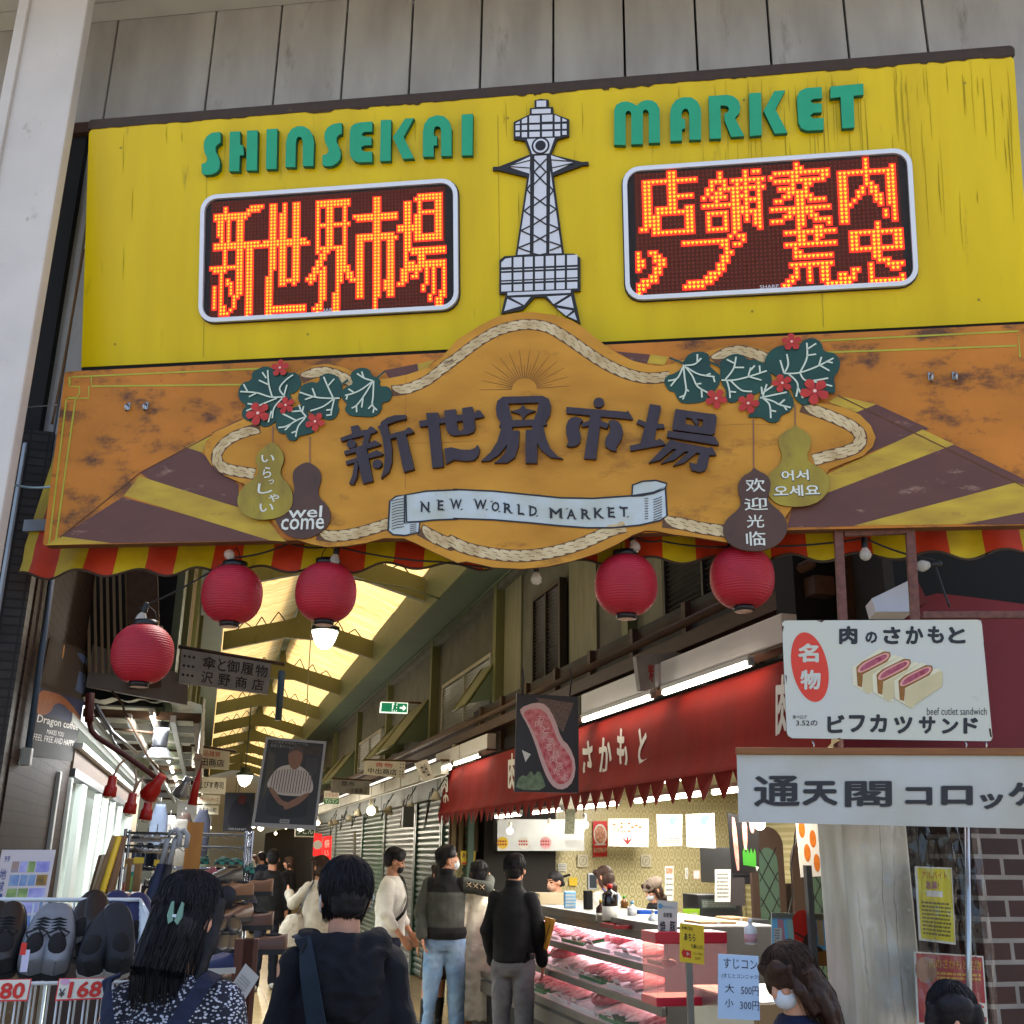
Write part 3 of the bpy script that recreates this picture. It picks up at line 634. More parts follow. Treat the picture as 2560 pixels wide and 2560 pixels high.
carve(ZD, [[(980,290),(1100,285),(1110,335),(1170,335),(1160,265),(1275,250),(1285,310),(1345,305),(1340,240),(1445,225),(1460,285),(1480,280),(1490,262),(1520,262),(1562,320),(1540,332),(1465,342),(1470,440),(1455,480),(1400,500),(1260,515),(1215,500),(1185,460),(1172,385),(1112,395),(1155,825),(1043,838),(1000,415),(920,428),(908,370),(990,358)],[(1162,645),(1230,632),(1330,655),(1420,658),(1470,640),(1498,605),(1518,650),(1500,720),(1460,760),(1380,770),(1260,755),(1180,800)]], holes=[[(1287,372),(1348,365),(1355,450),(1335,468),(1310,466),(1295,440)]])
carve(ZB, [[(470,695),(770,688),(815,710),(832,760),(825,830),(795,880),(803,905),(775,910),(790,990),(825,1080),(880,1140),(922,1160),(830,1150),(760,1095),(728,1040),(728,1192),(642,1192),(642,945),(695,940),(690,912),(540,920),(542,948),(595,950),(590,1060),(560,1150),(500,1190),(405,1190),(450,1160),(490,1110),(505,1050),(440,1130),(370,1175),(306,1178),(380,1110),(430,1030),(460,925),(442,918),(455,890),(425,840),(418,780),(430,725)],[(622,750),(645,785),(715,800),(650,825),(622,865),(600,825),(530,803),(600,785)]], holes=[[(512,745),(740,738),(730,800),(705,865),(545,870),(525,810)]])
carve(ZE, [[(303,228),(870,275),(900,280),(920,265),(970,345),(960,352),(303,290)],[(538,305),(650,315),(640,420),(600,750),(480,745),(535,380)],[(455,395),(540,365),(560,410),(465,428)],[(640,365),(728,398),(708,445),(630,420)],[(350,340),(400,328),(450,345),(470,365),(440,395),(428,440),(450,520),(440,580),(410,615),(350,628),(305,618),(325,585),(302,500),(300,430),(320,370)],[(725,370),(770,360),(820,375),(855,420),(872,480),(855,550),(805,630),(803,672),(750,665),(700,630),(688,590),(700,540),(735,490),(745,440),(738,410)]],[(628,183,53)])
carve(ZE, [[(1395,248),(1700,292),(1790,300),(1810,330),(1790,490),(1755,508),(1370,455),(1362,435)],[(1138,200),(1245,215),(1250,250),(1212,395),(1280,402),(1285,440),(1205,445),(1185,560),(1215,562),(1235,545),(1270,570),(1295,605),(945,668),(938,615),(1045,595),(1085,425),(1005,390),(1028,350),(1100,385)],[(1550,340),(1600,345),(1630,380),(1610,418)],[(1318,468),(1765,525),(1790,525),(1830,600),(1815,610),(1310,530)],[(1345,555),(1420,580),(1720,640),(1760,632),(1805,710),(1735,712),(1715,820),(1690,865),(1640,882),(1555,862),(1535,785),(1605,805),(1640,690),(1600,690),(1480,790),(1372,818),(1430,770),(1530,678),(1490,675),(1380,760),(1250,795),(1320,735),(1405,655),(1370,650),(1240,760),(1128,788),(1200,715),(1300,610)]], holes=[[(1500,335),(1672,355),(1665,428),(1495,400)]])
# scroll banner
b = MB(); zs = CB+.002
main = bz(ZA, [(1535,1375),(1700,1345),(1932,1335)], CB)+bz(ZB, [(100,1392),(400,1405),(700,1435),(900,1455),(1150,1460),(1440,1440),(1600,1415),(1690,1370),(1703,1590),(1650,1625),(1500,1660),(1300,1680),(1100,1680),(900,1665),(700,1645),(400,1620),(100,1610)], CB)+bz(ZA, [(1932,1555),(1750,1562),(1640,1575),(1535,1585)], CB)
cl = bz(ZA, [(1412,1640),(1425,1420),(1470,1385),(1545,1372),(1550,1575),(1650,1572),(1642,1655),(1540,1678),(1450,1672)], CB)
cr = bz(ZB, [(1440,1445),(1445,1360),(1520,1332),(1620,1325),(1700,1348),(1692,1385),(1600,1422),(1520,1438)], CB)
for P, k in ((main, 0),(cl, 1),(cr, 2)):
    b.prism(P, None, zs+.0004*k, mscrl); b.stroke(P, .008, zs+.0016+.0003*k, mink, True)
for i in range(11):
    y = 1400+i*21; b.stroke(bz(ZA, [(1440, y+22),(1480, y+8),(1530, y+2)], CB),.0035, zs+.003, mink)
for i in range(9):
    y = 1450+i*19; b.stroke(bz(ZB, [(1600, y+22),(1640, y+8),(1665, y - 4)], CB),.0035, zs+.003, mink); b.stroke(bz(ZB, [(1535, y+12),(1562, y+10)], CB),.0035, zs+.003, mink)
for i in range(5): b.stroke(bz(ZA, [(1575,1600+i*14),(1625,1592+i*14)], CB),.003, zs+.003, mink)
for ch, zz, x, y, w in [('N',ZA,1690,1465,66),('E',ZA,1806,1452,46)] + [(c, ZB, x, y, w) for c, x, y, w in (('W',122,1505,84),('W',305,1507,92),('O',417,1522,60),('R',510,1534,60),('L',607,1545,44),('D',700,1555,58),('M',870,1572,92),('A',985,1578,66),('R',1092,1578,62),('K',1190,1572,66),('E',1285,1566,48),('T',1380,1562,58))]:
    p0, p1 = bz(zz, [(x - w/2, y+38),(x+w/2, y - 38)], CB); b.text(ch, p0[0], p0[1], p1[0], p1[1], zs+.0032, mink, .04)
    b.stroke(bz(zz, [(x - w/2 - 8, y - 36),(x - w/2+10, y - 42)], CB),.004, zs+.0034, mink); b.stroke(bz(zz, [(x+w/2 - 8, y+40),(x+w/2+8, y+34)], CB),.004, zs+.0034, mink)
b.build('scroll_banner', bs_)
# gourds
def smooth_poly(P, it=2):
    for _ in range(it):
        Q = []; n = len(P)
        for i in range(n):
            a, c = P[i], P[(i+1) % n]; Q += [(a[0]*.75+c[0]*.25, a[1]*.75+c[1]*.25),(a[0]*.25+c[0]*.75, a[1]*.25+c[1]*.75)]
        P = Q
    return P
def gourd(zz, P, m, words, z, string, lab):
    g = MB(); d = z; g.prism(smooth_poly(bz(zz, P, d),1), CB, d, m, mside=medge)
    for t, x, y, w, h, bo in words:
        p0, p1 = bz(zz, [(x - w/2, y+h/2),(x+w/2, y - h/2)], d)
        if bo > .03: g.text(t, p0[0] - .003, p0[1] - .004, p1[0]+.003, p1[1]+.002, d+.001, mink, bo)
        g.text(t, p0[0], p0[1], p1[0], p1[1], d+.002, mwht, bo)
    g.stroke(bz(zz, string, d),.005, CB+.004, mat('string_mauve', '#7a5548', .7))
    o = g.build('gourd', bs_); o['label'] = lab
gourd(ZA, [(540,975),(580,1000),(620,1050),(632,1110),(600,1190),(612,1240),(680,1310),(700,1400),(680,1480),(620,1530),(520,1558),(400,1555),(320,1510),(278,1440),(285,1370),(330,1300),(420,1240),(440,1180),(416,1120),(430,1060),(490,1005)], mgoy,
  [('い',510,1100,105,60,.014),('ら',505,1205,72,85,.014),('っ',535,1275,45,36,.014),('し',490,1325,120,80,.018),('ゃ',555,1395,85,62,.014),('い',500,1468,112,66,.014)], CB+.014,[(540,850),(540,990)], 'yellow gourd with slanting white lettering')
gourd(ZA, [(820,1128),(880,1165),(907,1210),(907,1270),(885,1330),(890,1390),(950,1440),(982,1510),(972,1590),(900,1660),(800,1702),(700,1697),(610,1645),(562,1560),(570,1490),(640,1420),(700,1370),(710,1320),(693,1250),(700,1190),(740,1150),(790,1128)], mgob,
  [('wel',790,1500,260,95,.018),('come',770,1590,330,95,.018)], CB+.010,[(822,930),(822,1140)], 'dark brown gourd reading welcome')
gourd(ZC, [(735,1163),(765,1190),(830,1220),(862,1270),(855,1340),(835,1400),(860,1440),(940,1500),(987,1580),(982,1660),(920,1740),(820,1787),(720,1795),(600,1772),(520,1705),(498,1620),(530,1550),(620,1480),(640,1420),(618,1350),(613,1290),(650,1230),(710,1200)], mgob,
  [('欢',745,1300,140,105,.012),('迎',750,1440,170,100,.012),('光',745,1570,125,100,.012),('临',748,1700,140,110,.012)], CB+.016,[(732,795),(735,1175)], 'brown gourd with four white characters')
gourd(ZC, [(1045,843),(1070,870),(1130,900),(1167,950),(1157,1020),(1130,1070),(1150,1130),(1240,1170),(1302,1250),(1297,1340),(1230,1420),(1130,1457),(1010,1462),(900,1440),(838,1370),(828,1270),(860,1200),(930,1150),(950,1080),(923,1010),(918,950),(960,900),(1020,870)], mgoy,
  [('어서',1042,1225,200,85,.035),('오세요',1055,1340,340,95,.035)], CB+.010,[(1045,690),(1045,855)], 'yellow gourd with two lines of outlined lettering')
# leaf sprays
def spray(zz, leaves, veins, flowers, stems):
    s_ = MB(); z = CB+.006
    for i, P in enumerate(leaves): s_.prism(smooth_poly(bz(zz, P, z),1), CB+.001, z+.0012*i, mleaf)
    for P in veins:
        n = len(P); s_.stroke(resample(bz(zz, P, z),.008),.0075, z+.006, mvein)
    for P in stems: s_.stroke(bz(zz, P, z),.01, z+.003, mleaf)
    for k, (x, y, r) in enumerate(flowers):
        c = bz(zz, [(x, y),(x+r, y)], z); R_ = abs(c[1][0] - c[0][0]); c = c[0]
        for q in range(5):
            a = rad(90+72*q+k*13); P = [(0,0),(.45,.30),(.8,.34),(1.0,.1),(.98,-.12),(.78,-.34),(.45,-.28)]
            s_.prism([(c[0]+R_*(u*math.cos(a) - w_*math.sin(a)), c[1]+R_*(u*math.sin(a)+w_*math.cos(a))) for u, w_ in P], None, z+.008+.0006*q, mflow)
        s_.disc(c, R_*.13, z+.013, mdot, 10)
    return s_
spray(ZA, [[(430,430),(490,402),(560,430),(640,455),(735,452),(768,540),(712,608),(670,612),(705,680),(640,760),(560,830),(490,868),(430,840),(318,800),(313,740),(350,700),(297,665),(282,600),(313,530),(390,512),(388,450)],
  [(745,600),(765,548),(830,522),(890,535),(905,478),(960,456),(1030,478),(1068,540),(1062,620),(1030,680),(1047,740),(1010,802),(960,812),(900,790),(830,760),(760,700),(732,650)],
  [(1138,448),(1200,416),(1272,428),(1290,480),(1355,500),(1342,560),(1420,558),(1445,620),(1420,672),(1362,680),(1362,740),(1310,788),(1210,785),(1120,778),(1082,730),(1108,690),(1062,650),(1052,600),(1100,560),(1152,540),(1128,490)],
  [(590,770),(690,720),(780,698),(812,760),(850,830),(865,900),(800,922),(740,930),(720,970),(660,962),(648,912),(600,912),(568,870),(573,820)]],
 [[(640,640),(530,640),(430,610),(305,600)],[(360,600),(330,545)],[(430,610),(370,640)],[(545,640),(520,550),(510,440)],[(520,550),(445,515)],[(500,500),(470,455)],[(640,640),(600,580),(640,520),(700,475)],[(630,640),(655,550)],[(580,650),(480,690),(350,745)],[(440,705),(360,690)],[(620,650),(560,720),(545,800)],[(540,745),(515,830)],
  [(1050,650),(950,650),(860,640),(750,605)],[(850,640),(790,660)],[(870,640),(845,575)],[(1000,645),(960,560),(930,490)],[(960,560),(1010,505)],[(1010,650),(930,710),(830,745)],[(1010,655),(990,740),(985,780)],[(990,735),(950,740)],[(985,775),(950,778)],
  [(1300,520),(1220,580),(1160,610),(1090,630)],[(1160,610),(1115,580)],[(1110,625),(1100,660)],[(1300,520),(1240,620),(1180,700),(1140,725)],[(1225,650),(1215,720)],[(1175,705),(1178,755)],[(1305,520),(1300,640),(1295,700),(1330,740)],[(1300,690),(1265,730)],[(1310,715),(1300,760)],[(1300,520),(1235,500),(1180,465)],[(1230,495),(1215,450)],
  [(800,790),(740,810),(650,860),(590,870)],[(720,815),(620,765)],[(690,840),(640,890)],[(790,800),(740,860),(720,940)],[(730,895),(690,910)],[(800,790),(760,740),(745,700)],[(760,745),(690,750)],[(770,750),(780,710)]],
 [(605,425,68),(648,705,68),(440,765,92),(868,828,74)],[[(1300,520),(1390,445)],[(1055,555),(1110,510)]]).build('leaf_spray', bs_)
spray(ZC, [[(205,370),(250,308),(340,292),(405,320),(398,400),(440,440),(488,480),(472,550),(430,600),(392,650),(330,682),(200,688),(158,650),(143,600),(98,592),(58,530),(73,480),(160,453),(205,400)],
  [(480,430),(480,368),(560,318),(630,312),(692,360),(760,358),(842,410),(862,470),(872,530),(820,580),(740,620),(640,642),(580,688),(518,660),(530,590),(488,530)],
  [(806,390),(838,308),(900,263),(950,250),(1060,270),(1110,208),(1180,192),(1242,230),(1257,300),(1342,308),(1384,370),(1373,440),(1332,490),(1343,560),(1343,612),(1280,602),(1170,692),(1100,703),(1038,650),(1020,580),(960,500),(870,470)],
  [(790,570),(850,558),(960,558),(1022,630),(1038,700),(1002,752),(940,772),(920,828),(850,833),(798,792),(740,792),(678,788),(740,740),(770,670)]],
 [[(205,400),(215,500),(225,590),(200,660)],[(225,580),(245,600)],[(210,630),(175,645)],[(200,420),(160,500),(90,520)],[(150,510),(110,560)],[(215,410),(270,480),(310,560),(390,610)],[(300,545),(340,540)],[(340,580),(345,645)],[(230,420),(320,470),(440,490)],[(370,480),(410,465)],[(430,490),(440,530)],[(215,405),(290,395),(340,350)],[(310,380),(310,320)],
  [(490,515),(580,515),(690,490),(830,445)],[(690,490),(710,420)],[(710,440),(740,405)],[(700,490),(790,515)],[(780,460),(775,405)],[(520,510),(580,430),(600,340)],[(590,420),(660,420)],[(590,390),(530,360)],[(530,515),(550,590),(555,650)],[(550,600),(600,605)],[(560,520),(640,590),(720,600)],
  [(960,465),(1070,460),(1200,415),(1330,350)],[(1220,405),(1240,340)],[(1230,405),(1300,445)],[(1270,375),(1325,385)],[(1080,455),(1130,350),(1130,235)],[(1130,330),(1200,320)],[(1130,285),(1200,240)],[(960,465),(990,400),(980,320)],[(960,465),(930,365)],[(1080,465),(1130,520),(1290,500)],[(1160,520),(1320,560)],[(990,465),(1060,540),(1050,640)],[(1060,560),(1100,650)],
  [(780,645),(870,670),(930,700),(1010,720)],[(925,695),(965,660)],[(960,710),(980,740)],[(800,650),(850,700),(860,800)],[(855,740),(900,750)],[(790,645),(860,630),(980,605)],[(800,635),(830,545)],[(815,600),(880,555)],[(795,620),(790,565)]],
 [(1015,230,76),(945,540,78),(1188,600,112),(450,655,84),(690,692,84)],[[(100,345),(200,385),(240,350)],[(400,375),(490,415)]]).build('leaf_spray', bs_)
# hooks screwed to the board
for zz, x, y in ((z3,485,330),(z3,553,328),(z4,1579,218),(z4,1670,215)):
    p = bz(zz, [(x, y)])[0]; h = MB()
    h.box((0,.004,.004),(.022,.04,.006), mchrome, bev=.003)
    h.tube([(0,.012,.004),(0,.008,.022),(0,-.006,.032),(0,-.022,.026),(0,-.026,.014)],.0055, mchrome, 8)
    h.ball((0,.014,.008),(.010,.010,.006), mchrome, 8)
    h.build('hook', bs_, T((p[0], p[1],.0)))
# ================================================================== striped awning behind the board
AW = FRONT.off(.16)
mya = mat('awning_yellow', '#c9ae10', .45, var=.22, vs=5, col2='#9a8208', dirt=.16, dirtcol='#5a4a10', ds=7, bump=.05, bs=9)
mra = mat('awning_red', '#c23c16', .45, var=.2, vs=5, col2='#96280f', dirt=.10, dirtcol='#5a1c0c', ds=7, bump=.05, bs=9)
mpipe = mat('awning_piping', '#3a2c22', .7)
ax0 = AW.l(*px(F0,50,1068))[0]; ax1 = AW.l(*px(F0,2000,1068))[0]
yb2 = AW.l(*px(F0,966,1070))[1]; yt2 = AW.l(*px(F0,92,826))[1]
aw = empty('striped_awning', AW.M, 'yellow and red striped awning with a wavy hem below the signboard', 'awning')
# stripe edges measured along the hem
E_ = [50,90] ; xe = [AW.l(*px(F0, x, 1040))[0] for x in (50,69,119,172,227,284,340,409,463,520,577,636,693,748,805,865,915,975,1035,1085,1128,1180,1250,1312,1380,1452,1520,1572,1644,1714,1786,1854,1925,1995)]
b = MB(); hem = []; sw = .31
def hemy(x): return .019*math.cos(2*math.pi*(x - ax0)/(sw*1.0))+.004*math.sin(x*9)
for i in range(len(xe) - 1):
    n = 9; m_ = mya if i % 2 == 0 else mra; vs = []; fs = []
    for k in range(n+1):
        x = xe[i]+(xe[i+1] - xe[i])*k/n; f = .012*math.sin(x*11)+.006*math.sin(x*29+1)
        vs += [(x, yb2+hemy(x), f+.05),(x, yb2+.08, f*.7+.03),(x, yb2+.16,.02),(x, yt2,-.12)]
        hem.append((x, yb2+hemy(x), f+.05))
    for k in range(n):
        for q in range(3): fs.append((k*4+q, (k+1)*4+q, (k+1)*4+q+1, k*4+q+1))
    b.add(vs, fs, m_, True)
b.build('valance', aw)
b = MB(); b.tube(hem, .006, mpipe, 6); b.build('piping', aw)
b = MB(); mst = mat('galvanised', '#8d9094', .4, metal=.6, var=.2, vs=8)
b.box(((ax0+ax1)/2, yt2+.03,-.13),(ax1 - ax0,.05,.05), mst)
b.box((ax0+.05,(AW.l(*px(F0,60,993))[1]),.0),(.18,.06,.04), mst); b.build('frame_bar', aw)
# upright behind the left end of the awning, holding it
UPR = FRONT.off(.05); b = MB(); p0 = UPR.l(*px(F0,22,1200)); p1 = UPR.l(*px(F0,55,840))
b.box((p1[0] - .02,(p1[1])/2,0),(.07, p1[1],.09), mst, bev=.006); b.build('steel_post', M=UPR.M, label='galvanised steel post at the left end of the striped awning', cat='post')

# ------------------------------------------------------------------ red paper lanterns
mlan = mat('lantern_red', '#a01326', .55, var=.12, vs=5, col2='#8a0f22', dirt=.06, dirtcol='#5a0a18', ds=6)
mcap = mat('lantern_cap', '#0d0d12', .3); mwire = mat('black_wire', '#0e0e0e', .6)
LR = .142
lz = empty('paper_lantern', Matrix(), 'x', 'lantern')
prof = []; nr = 23; Hh = .132
for i in range(nr*4+1):
    t = -1+i/(2*nr); z = Hh*t; r = LR*math.sqrt(max(0,1 - (abs(t) ** 2.35)*.80)); prof.append((r*(1 - .022*(1 - abs(math.sin(math.pi*i/4)))), z))
b = MB(); b.lathe(prof, mlan, 40); b.build('shade', lz)
b = MB(); b.lathe([(.057, Hh - .006),(.058, Hh+.026),(.052, Hh+.026),(.05, Hh)], mcap, 24); b.build('top_ring', lz)
b = MB(); b.lathe([(.045,-Hh - .022),(.047,-Hh+.006)], mcap, 24); b.lathe([(.040,-Hh - .023),(.0,-Hh - .02)], mat('lantern_inside', '#c9a79a', .6),20); b.build('bottom_ring', lz)
b = MB(); b.tube([(.05,0, Hh+.02),(.035,0, Hh+.07),(0,0, Hh+.10),(-.035,0, Hh+.07),(-.05,0, Hh+.02)],.0022, mwire, 5); b.build('wire_handle', lz)
LPL = FRONT.off(.27)
lans = [(269,1234, 'lowest red lantern, hanging left of the others beside the tiled column'),(438,1122, 'red lantern hanging second from the left, beside the hooked bulb'),(615,1118, 'red lantern hanging above the lit glass lamp'),(1181,1104, 'red lantern hanging right of the board centre, under the rope'),(1400,1090, 'red lantern tucked behind the brown gourd on the right')]
for i, (x, y, lab) in enumerate(lans):
    w = LPL.w(*px(F0, x, y)); o = lz if i == 0 else dup(lz, None)
    o.matrix_basis = T(w) @ RZ(i*1.3); o['label'] = lab; o['group'] = 'red paper lanterns under the signboard'
    if i == 3: o.matrix_basis = T(w) @ RX(.03) @ RZ(2)
    if i == 4: o.matrix_basis = T(w) @ RX(-.03) @ RZ(2)
# ------------------------------------------------------------------ bulbs on a black cable
mglb = glass('bulb_glass', '#f4f0e8', .28,.05); msock = mat('socket_black', '#121212', .5); mfil = mat('filament', '#c7a060', .4, metal=.5)
BP = FRONT.off(.30)
def bulb(x, y, tilt, lab, first=[None]):
    w = BP.w(*px(F0, x, y))
    if first[0] is None:
        o = empty('light_bulb', Matrix(), lab, 'bulb', 'clear bulbs on the string under the signboard'); first[0] = o
        b = MB(); b.lathe([(0,-.052),(.012,-.05),(.022,-.042),(.0265,-.027),(.022,-.01),(.013,.004),(.012,.01)], mglb, 16); b.build('glass', o)
        b = MB(); b.lathe([(.013,.005),(.014,.012),(.0135,.05),(.007,.056)], msock, 12); b.build('socket', o)
        b = MB(); b.tube([(0,0,.008),(.006,0,-.02),(-.006,0,-.03),(0,0,.008)],.0015, mfil, 5); b.build('filament', o)
    else: o = dup(first[0], None, lab)
    o.matrix_basis = T(w) @ FRONT.M.to_3x3().to_4x4() @ RX(-math.pi/2) @ RY(tilt)
for x, y, tl_, lab in ((270,1158,.25, 'clear bulb hanging above the lowest red lantern'),(437,1055,2.6, 'clear bulb pointing up on top of the second lantern'),(633,1048,.15, 'clear bulb against the awning by the third lantern'),(1012,1082,0, 'clear bulb hanging alone below the rope oval'),(1195,1022,-.25, 'clear bulb above the lantern right of the board centre'),(1632,1036,0, 'clear bulb between the two wooden sign posts'),(1752,1066,1.45, 'clear bulb lying sideways right of the wooden posts')):
    bulb(x, y, tl_, lab)
def wire(name, pts, r, lab, sag=0., m=None, plane=BP, cat='cable'):
    P = [plane.w(*px(F0, *p)) for p in pts]; Q = []
    for i in range(len(P) - 1):
        for k in range(8):
            t = k/8; q = P[i].lerp(P[i+1], t); q.z -= sag*4*t*(1 - t); Q.append(q)
    Q.append(P[-1]); b = MB(); b.tube(Q, r, m or mwire, 6); return b.build(name, label=lab, cat=cat)
wire('bulb_cable', [(262,1148),(440,1052),(545,1025),(632,1030),(830,1060),(1010,1068),(1195,1010),(1245,1020),(1400,1030),(1632,1015),(1762,1056),(1792,1145)],.0045, 'black cable carrying the bulbs below the signboard', .015)
wire('support_wire', [(-10,762),(55,768),(108,764)],.003, 'thin wire tied from the pillar to the signboard edge', .0, mst, BD)
wire('tie_rope', [(-10,908),(30,915),(95,918)],.006, 'knotted blue and white cord by the awning corner', .01, mat('cord_blue', '#7f95a0', .7), BD)
wire('hanging_rope', [(158,470),(118,700),(98,800)],.007, 'old rope hanging in the dark gap by the pillar', 0, mat('old_rope', '#6a5038', .9), FRONT.off(.1))

# ------------------------------------------------------------------ sandwich sign on wooden posts
SW = FRONT.off(.36)
mwood = mat('post_wood', '#6a4236', .7, var=.35, vs=6, col2='#4e2f28', stretch=(6,6,.6), bump=.1, bs=30)
hang = empty('hanging_sign_frame', SW.M, 'brown wooden ladder frame hanging from the board, holding the sandwich sign', 'frame')
def bar(P0, P1, w, d, m, plane, parent, name, zoff=0.):
    a, c = plane.l(*P0), plane.l(*P1); L = math.hypot(c[0] - a[0], c[1] - a[1]); an = math.atan2(c[1] - a[1], c[0] - a[0])
    b = MB(); b.box((0,0,0),(L, w, d), m, bev=.004); return b.build(name, parent, T(((a[0]+c[0])/2,(a[1]+c[1])/2, zoff)) @ RZ(an))
pwid = abs(SW.l(*px(F0,1590,1100))[0] - SW.l(*px(F0,1573,1100))[0])
bar(px(F0,1581,996), px(F0,1591,1190), pwid, .03, mwood, SW, hang, 'post'); bar(px(F0,1716,992), px(F0,1728,1190), pwid, .03, mwood, SW, hang, 'post')
bar(px(F0,1592,1006), px(F0,1710,1001), pwid*.85,.026, mwood, SW, hang, 'crossbar'); bar(px(F0,1740,1161), px(F0,2010,1160), pwid*.8,.026, mwood, SW, hang, 'crossbar')
menm = mat('enamel_white', '#b0b1ab', .35, var=.07, vs=3, col2='#b5b3a2', dirt=.05, dirtcol='#6a4a30', ds=4)
mrst = mat('rust_edge', '#4a2a1c', .9, var=.4, vs=30); mredp = mat('sign_red', '#c4331e', .5, var=.08, vs=8)
SF = FRONT.off(.385); cx, cy = SF.l(*px(q4,880,1045)); 
sw_ = empty('sandwich_sign', SF.M @ T((cx, cy, 0)), 'white enamel sign with a painted row of beef cutlet sandwiches', 'sign')
def sz(P, zz=q4): return [(p[0] - cx, p[1] - cy) for p in SF.z(zz, P)]
b = MB(); O = [(104,620),(115,605),(135,598),(1555,592),(1582,600),(1590,630),(1668,1470),(1655,1492),(1630,1495),(180,1472),(150,1455),(140,1430)]
b.prism(sz(O),-.012,0, menm, mside=mrst)
def stext(B, t, x0, y0, x1, y1, z, m, bold=0., zz=q4, f=None, sl=0.):
    """one line set between two picture corners (y1 is the upper edge), slanting by sl in y across the line"""
    f = f or sz; n = len(t); A = f([(x0, y0)], zz)[0]; Bc = f([(x1, y0+sl)], zz)[0]; C = f([(x0, y1)], zz)[0]
    ux, uy = Bc[0] - A[0], Bc[1] - A[1]; vx, vy = C[0] - A[0], C[1] - A[1]
    B.text(t, 0,0,1,1, z, m, bold, fn=lambda p, q: (A[0]+ux*p+vx*q, A[1]+uy*p+vy*q))
for t, x0, x1, y0, y1 in (('肉',528,665,775,640),('の',722,812,768,680),('さ',855,985,775,645),('か',1022,1155,775,640),('も',1185,1308,770,640),('と',1338,1468,770,645)): stext(b, t, x0, y0, x1, y1,.0015, mink, .075)
for t, x0, x1, y0, y1 in (('ビ',440,570,1435,1300),('フ',600,722,1430,1300),('カ',757,885,1430,1295),('ツ',935,1075,1440,1310),('サ',1120,1245,1440,1310),('ン',1290,1415,1440,1325),('ド',1450,1562,1440,1320)): stext(b, t, x0, y0, x1, y1,.0015, mink, .075)
c0 = sz([(310,942),(445,942),(310,685)]); 
b.prism([(c0[0][0]+(c0[1][0] - c0[0][0])*math.cos(a)+.012*math.sin(a)*-1, c0[0][1]+(c0[2][1] - c0[0][1])*math.sin(a)) for a in [2*math.pi*k/40 for k in range(40)]], None, .0012, mredp)
stext(b, '名', 222,910,378,770,.0022, menm, .07); stext(b, '物', 240,1112,392,965,.0022, menm, .06)
stext(b, '食べログ', 182,1330,290,1300,.0015, mink, .008); stext(b, '3.52の', 208,1380,368,1340,.0015, mink, .018)
stext(b, 'beef cutlet sandwich', 1180,1300,1625,1245,.0015, mink, -.004)
mbr1 = mat('bread_light', '#c9c2a4', .6, var=.08, vs=10); mbr2 = mat('bread_shade', '#b9ac84', .6, var=.1, vs=10); mcru = mat('cutlet_crust', '#8a5a20', .6, var=.35, vs=60); mbeef = mat('cutlet_beef', '#7a1f34', .6, var=.4, vs=50, col2='#a85a68'); mfatp = mat('cutlet_fat', '#c48a80', .6)
for k, (dx, dy) in enumerate(((0,0),(150,55),(312,102))):
    q = lambda P: sz([(x+dx, y+dy) for x, y in P]); z = .0012+.0012*k
    b.prism(q([(625,945),(830,808),(880,830),(905,860),(950,850),(985,875),(965,900),(970,960),(780,1110),(775,1140),(740,1145),(695,1115),(630,1075)]), None, z, mbr1)
    b.prism(q([(700,1010),(965,870),(985,880),(980,985),(745,1145),(705,1115)]), None, z+.0003, mbr2)
    b.prism(q([(655,945),(700,905),(860,828),(905,832),(912,862),(885,905),(705,1000),(698,1095),(665,1085)]), None, z+.0005, mcru)
    b.prism(smooth_poly(q([(665,960),(700,915),(860,838),(900,842),(900,870),(870,900),(700,985),(668,985)])), None, z+.0007, mfatp)
    b.prism(smooth_poly(q([(682,962),(710,925),(855,850),(885,852),(880,875),(850,895),(710,970),(685,975)])), None, z+.0009, mbeef)
for P in ([(360,600),(420,597),(400,612)],[(104,640),(118,640),(110,690)],[(1640,1400),(1655,1400),(1665,1470),(1650,1460)],[(500,1480),(560,1482),(530,1470)],[(128,1000),(140,1010),(138,1080)],[(1600,760),(1606,760),(1612,860)]): b.prism(sz(P), None, .0006, mrst)
b.build('panel', sw_)
for x in (330,1465,1615):
    b = MB(); a, c = sz([(x, 1485),(x+4,1560)]); b.tube([(a[0], a[1],-.006),((a[0]+c[0])/2+.006,(a[1]+c[1])/2,-.004),(c[0], c[1],-.006)],.003, mchrome, 6); b.build('hook', sw_)
# croquette sign under it
CF = FRONT.off(.37); kx, ky = CF.l(*px(F0,1690,1480))
ck = empty('croquette_sign', CF.M @ T((kx, ky, 0)), 'long white board with big dark brush lettering hanging under a wooden bar', 'sign')
def kz(P, zz=r4): return [(p[0] - kx, p[1] - ky) for p in CF.z(zz, P)]
mboardw = mat('board_white', '#abadab', .5, var=.07, vs=3, col2='#9f9c90')
b = MB(); b.prism(kz([(1390,1423),(2010,1425),(2010,1565),(1394,1551)], F0),-.01,0, mboardw)
def ktext(t, x0, y0, x1, y1, bold=.05, zz=r4):
    stext(b, t, x0, y0, x1, y1,.0010, mink, bold+.016, zz, kz); stext(b, t, x0+1, y0 - 1, x1 - 1, y1+1,.0018, mboardw, bold+.009, zz, kz); stext(b, t, x0+4, y0 - 4, x1 - 4, y1+4,.0026, mink, bold, zz, kz)
for t, x0, x1, y0, y1 in (('通',-110,245,295,55),('天',255,530,288,95),('閣',575,940,300,95),('コ',1030,1245,285,140),('ロ',1300,1550,285,130),('ッ',1595,1780,315,190),('ケ',1810,2060,290,105)): ktext(t, x0, y0, x1, y1,.04 if t in '閣通' else .07)
b.build('panel', ck)
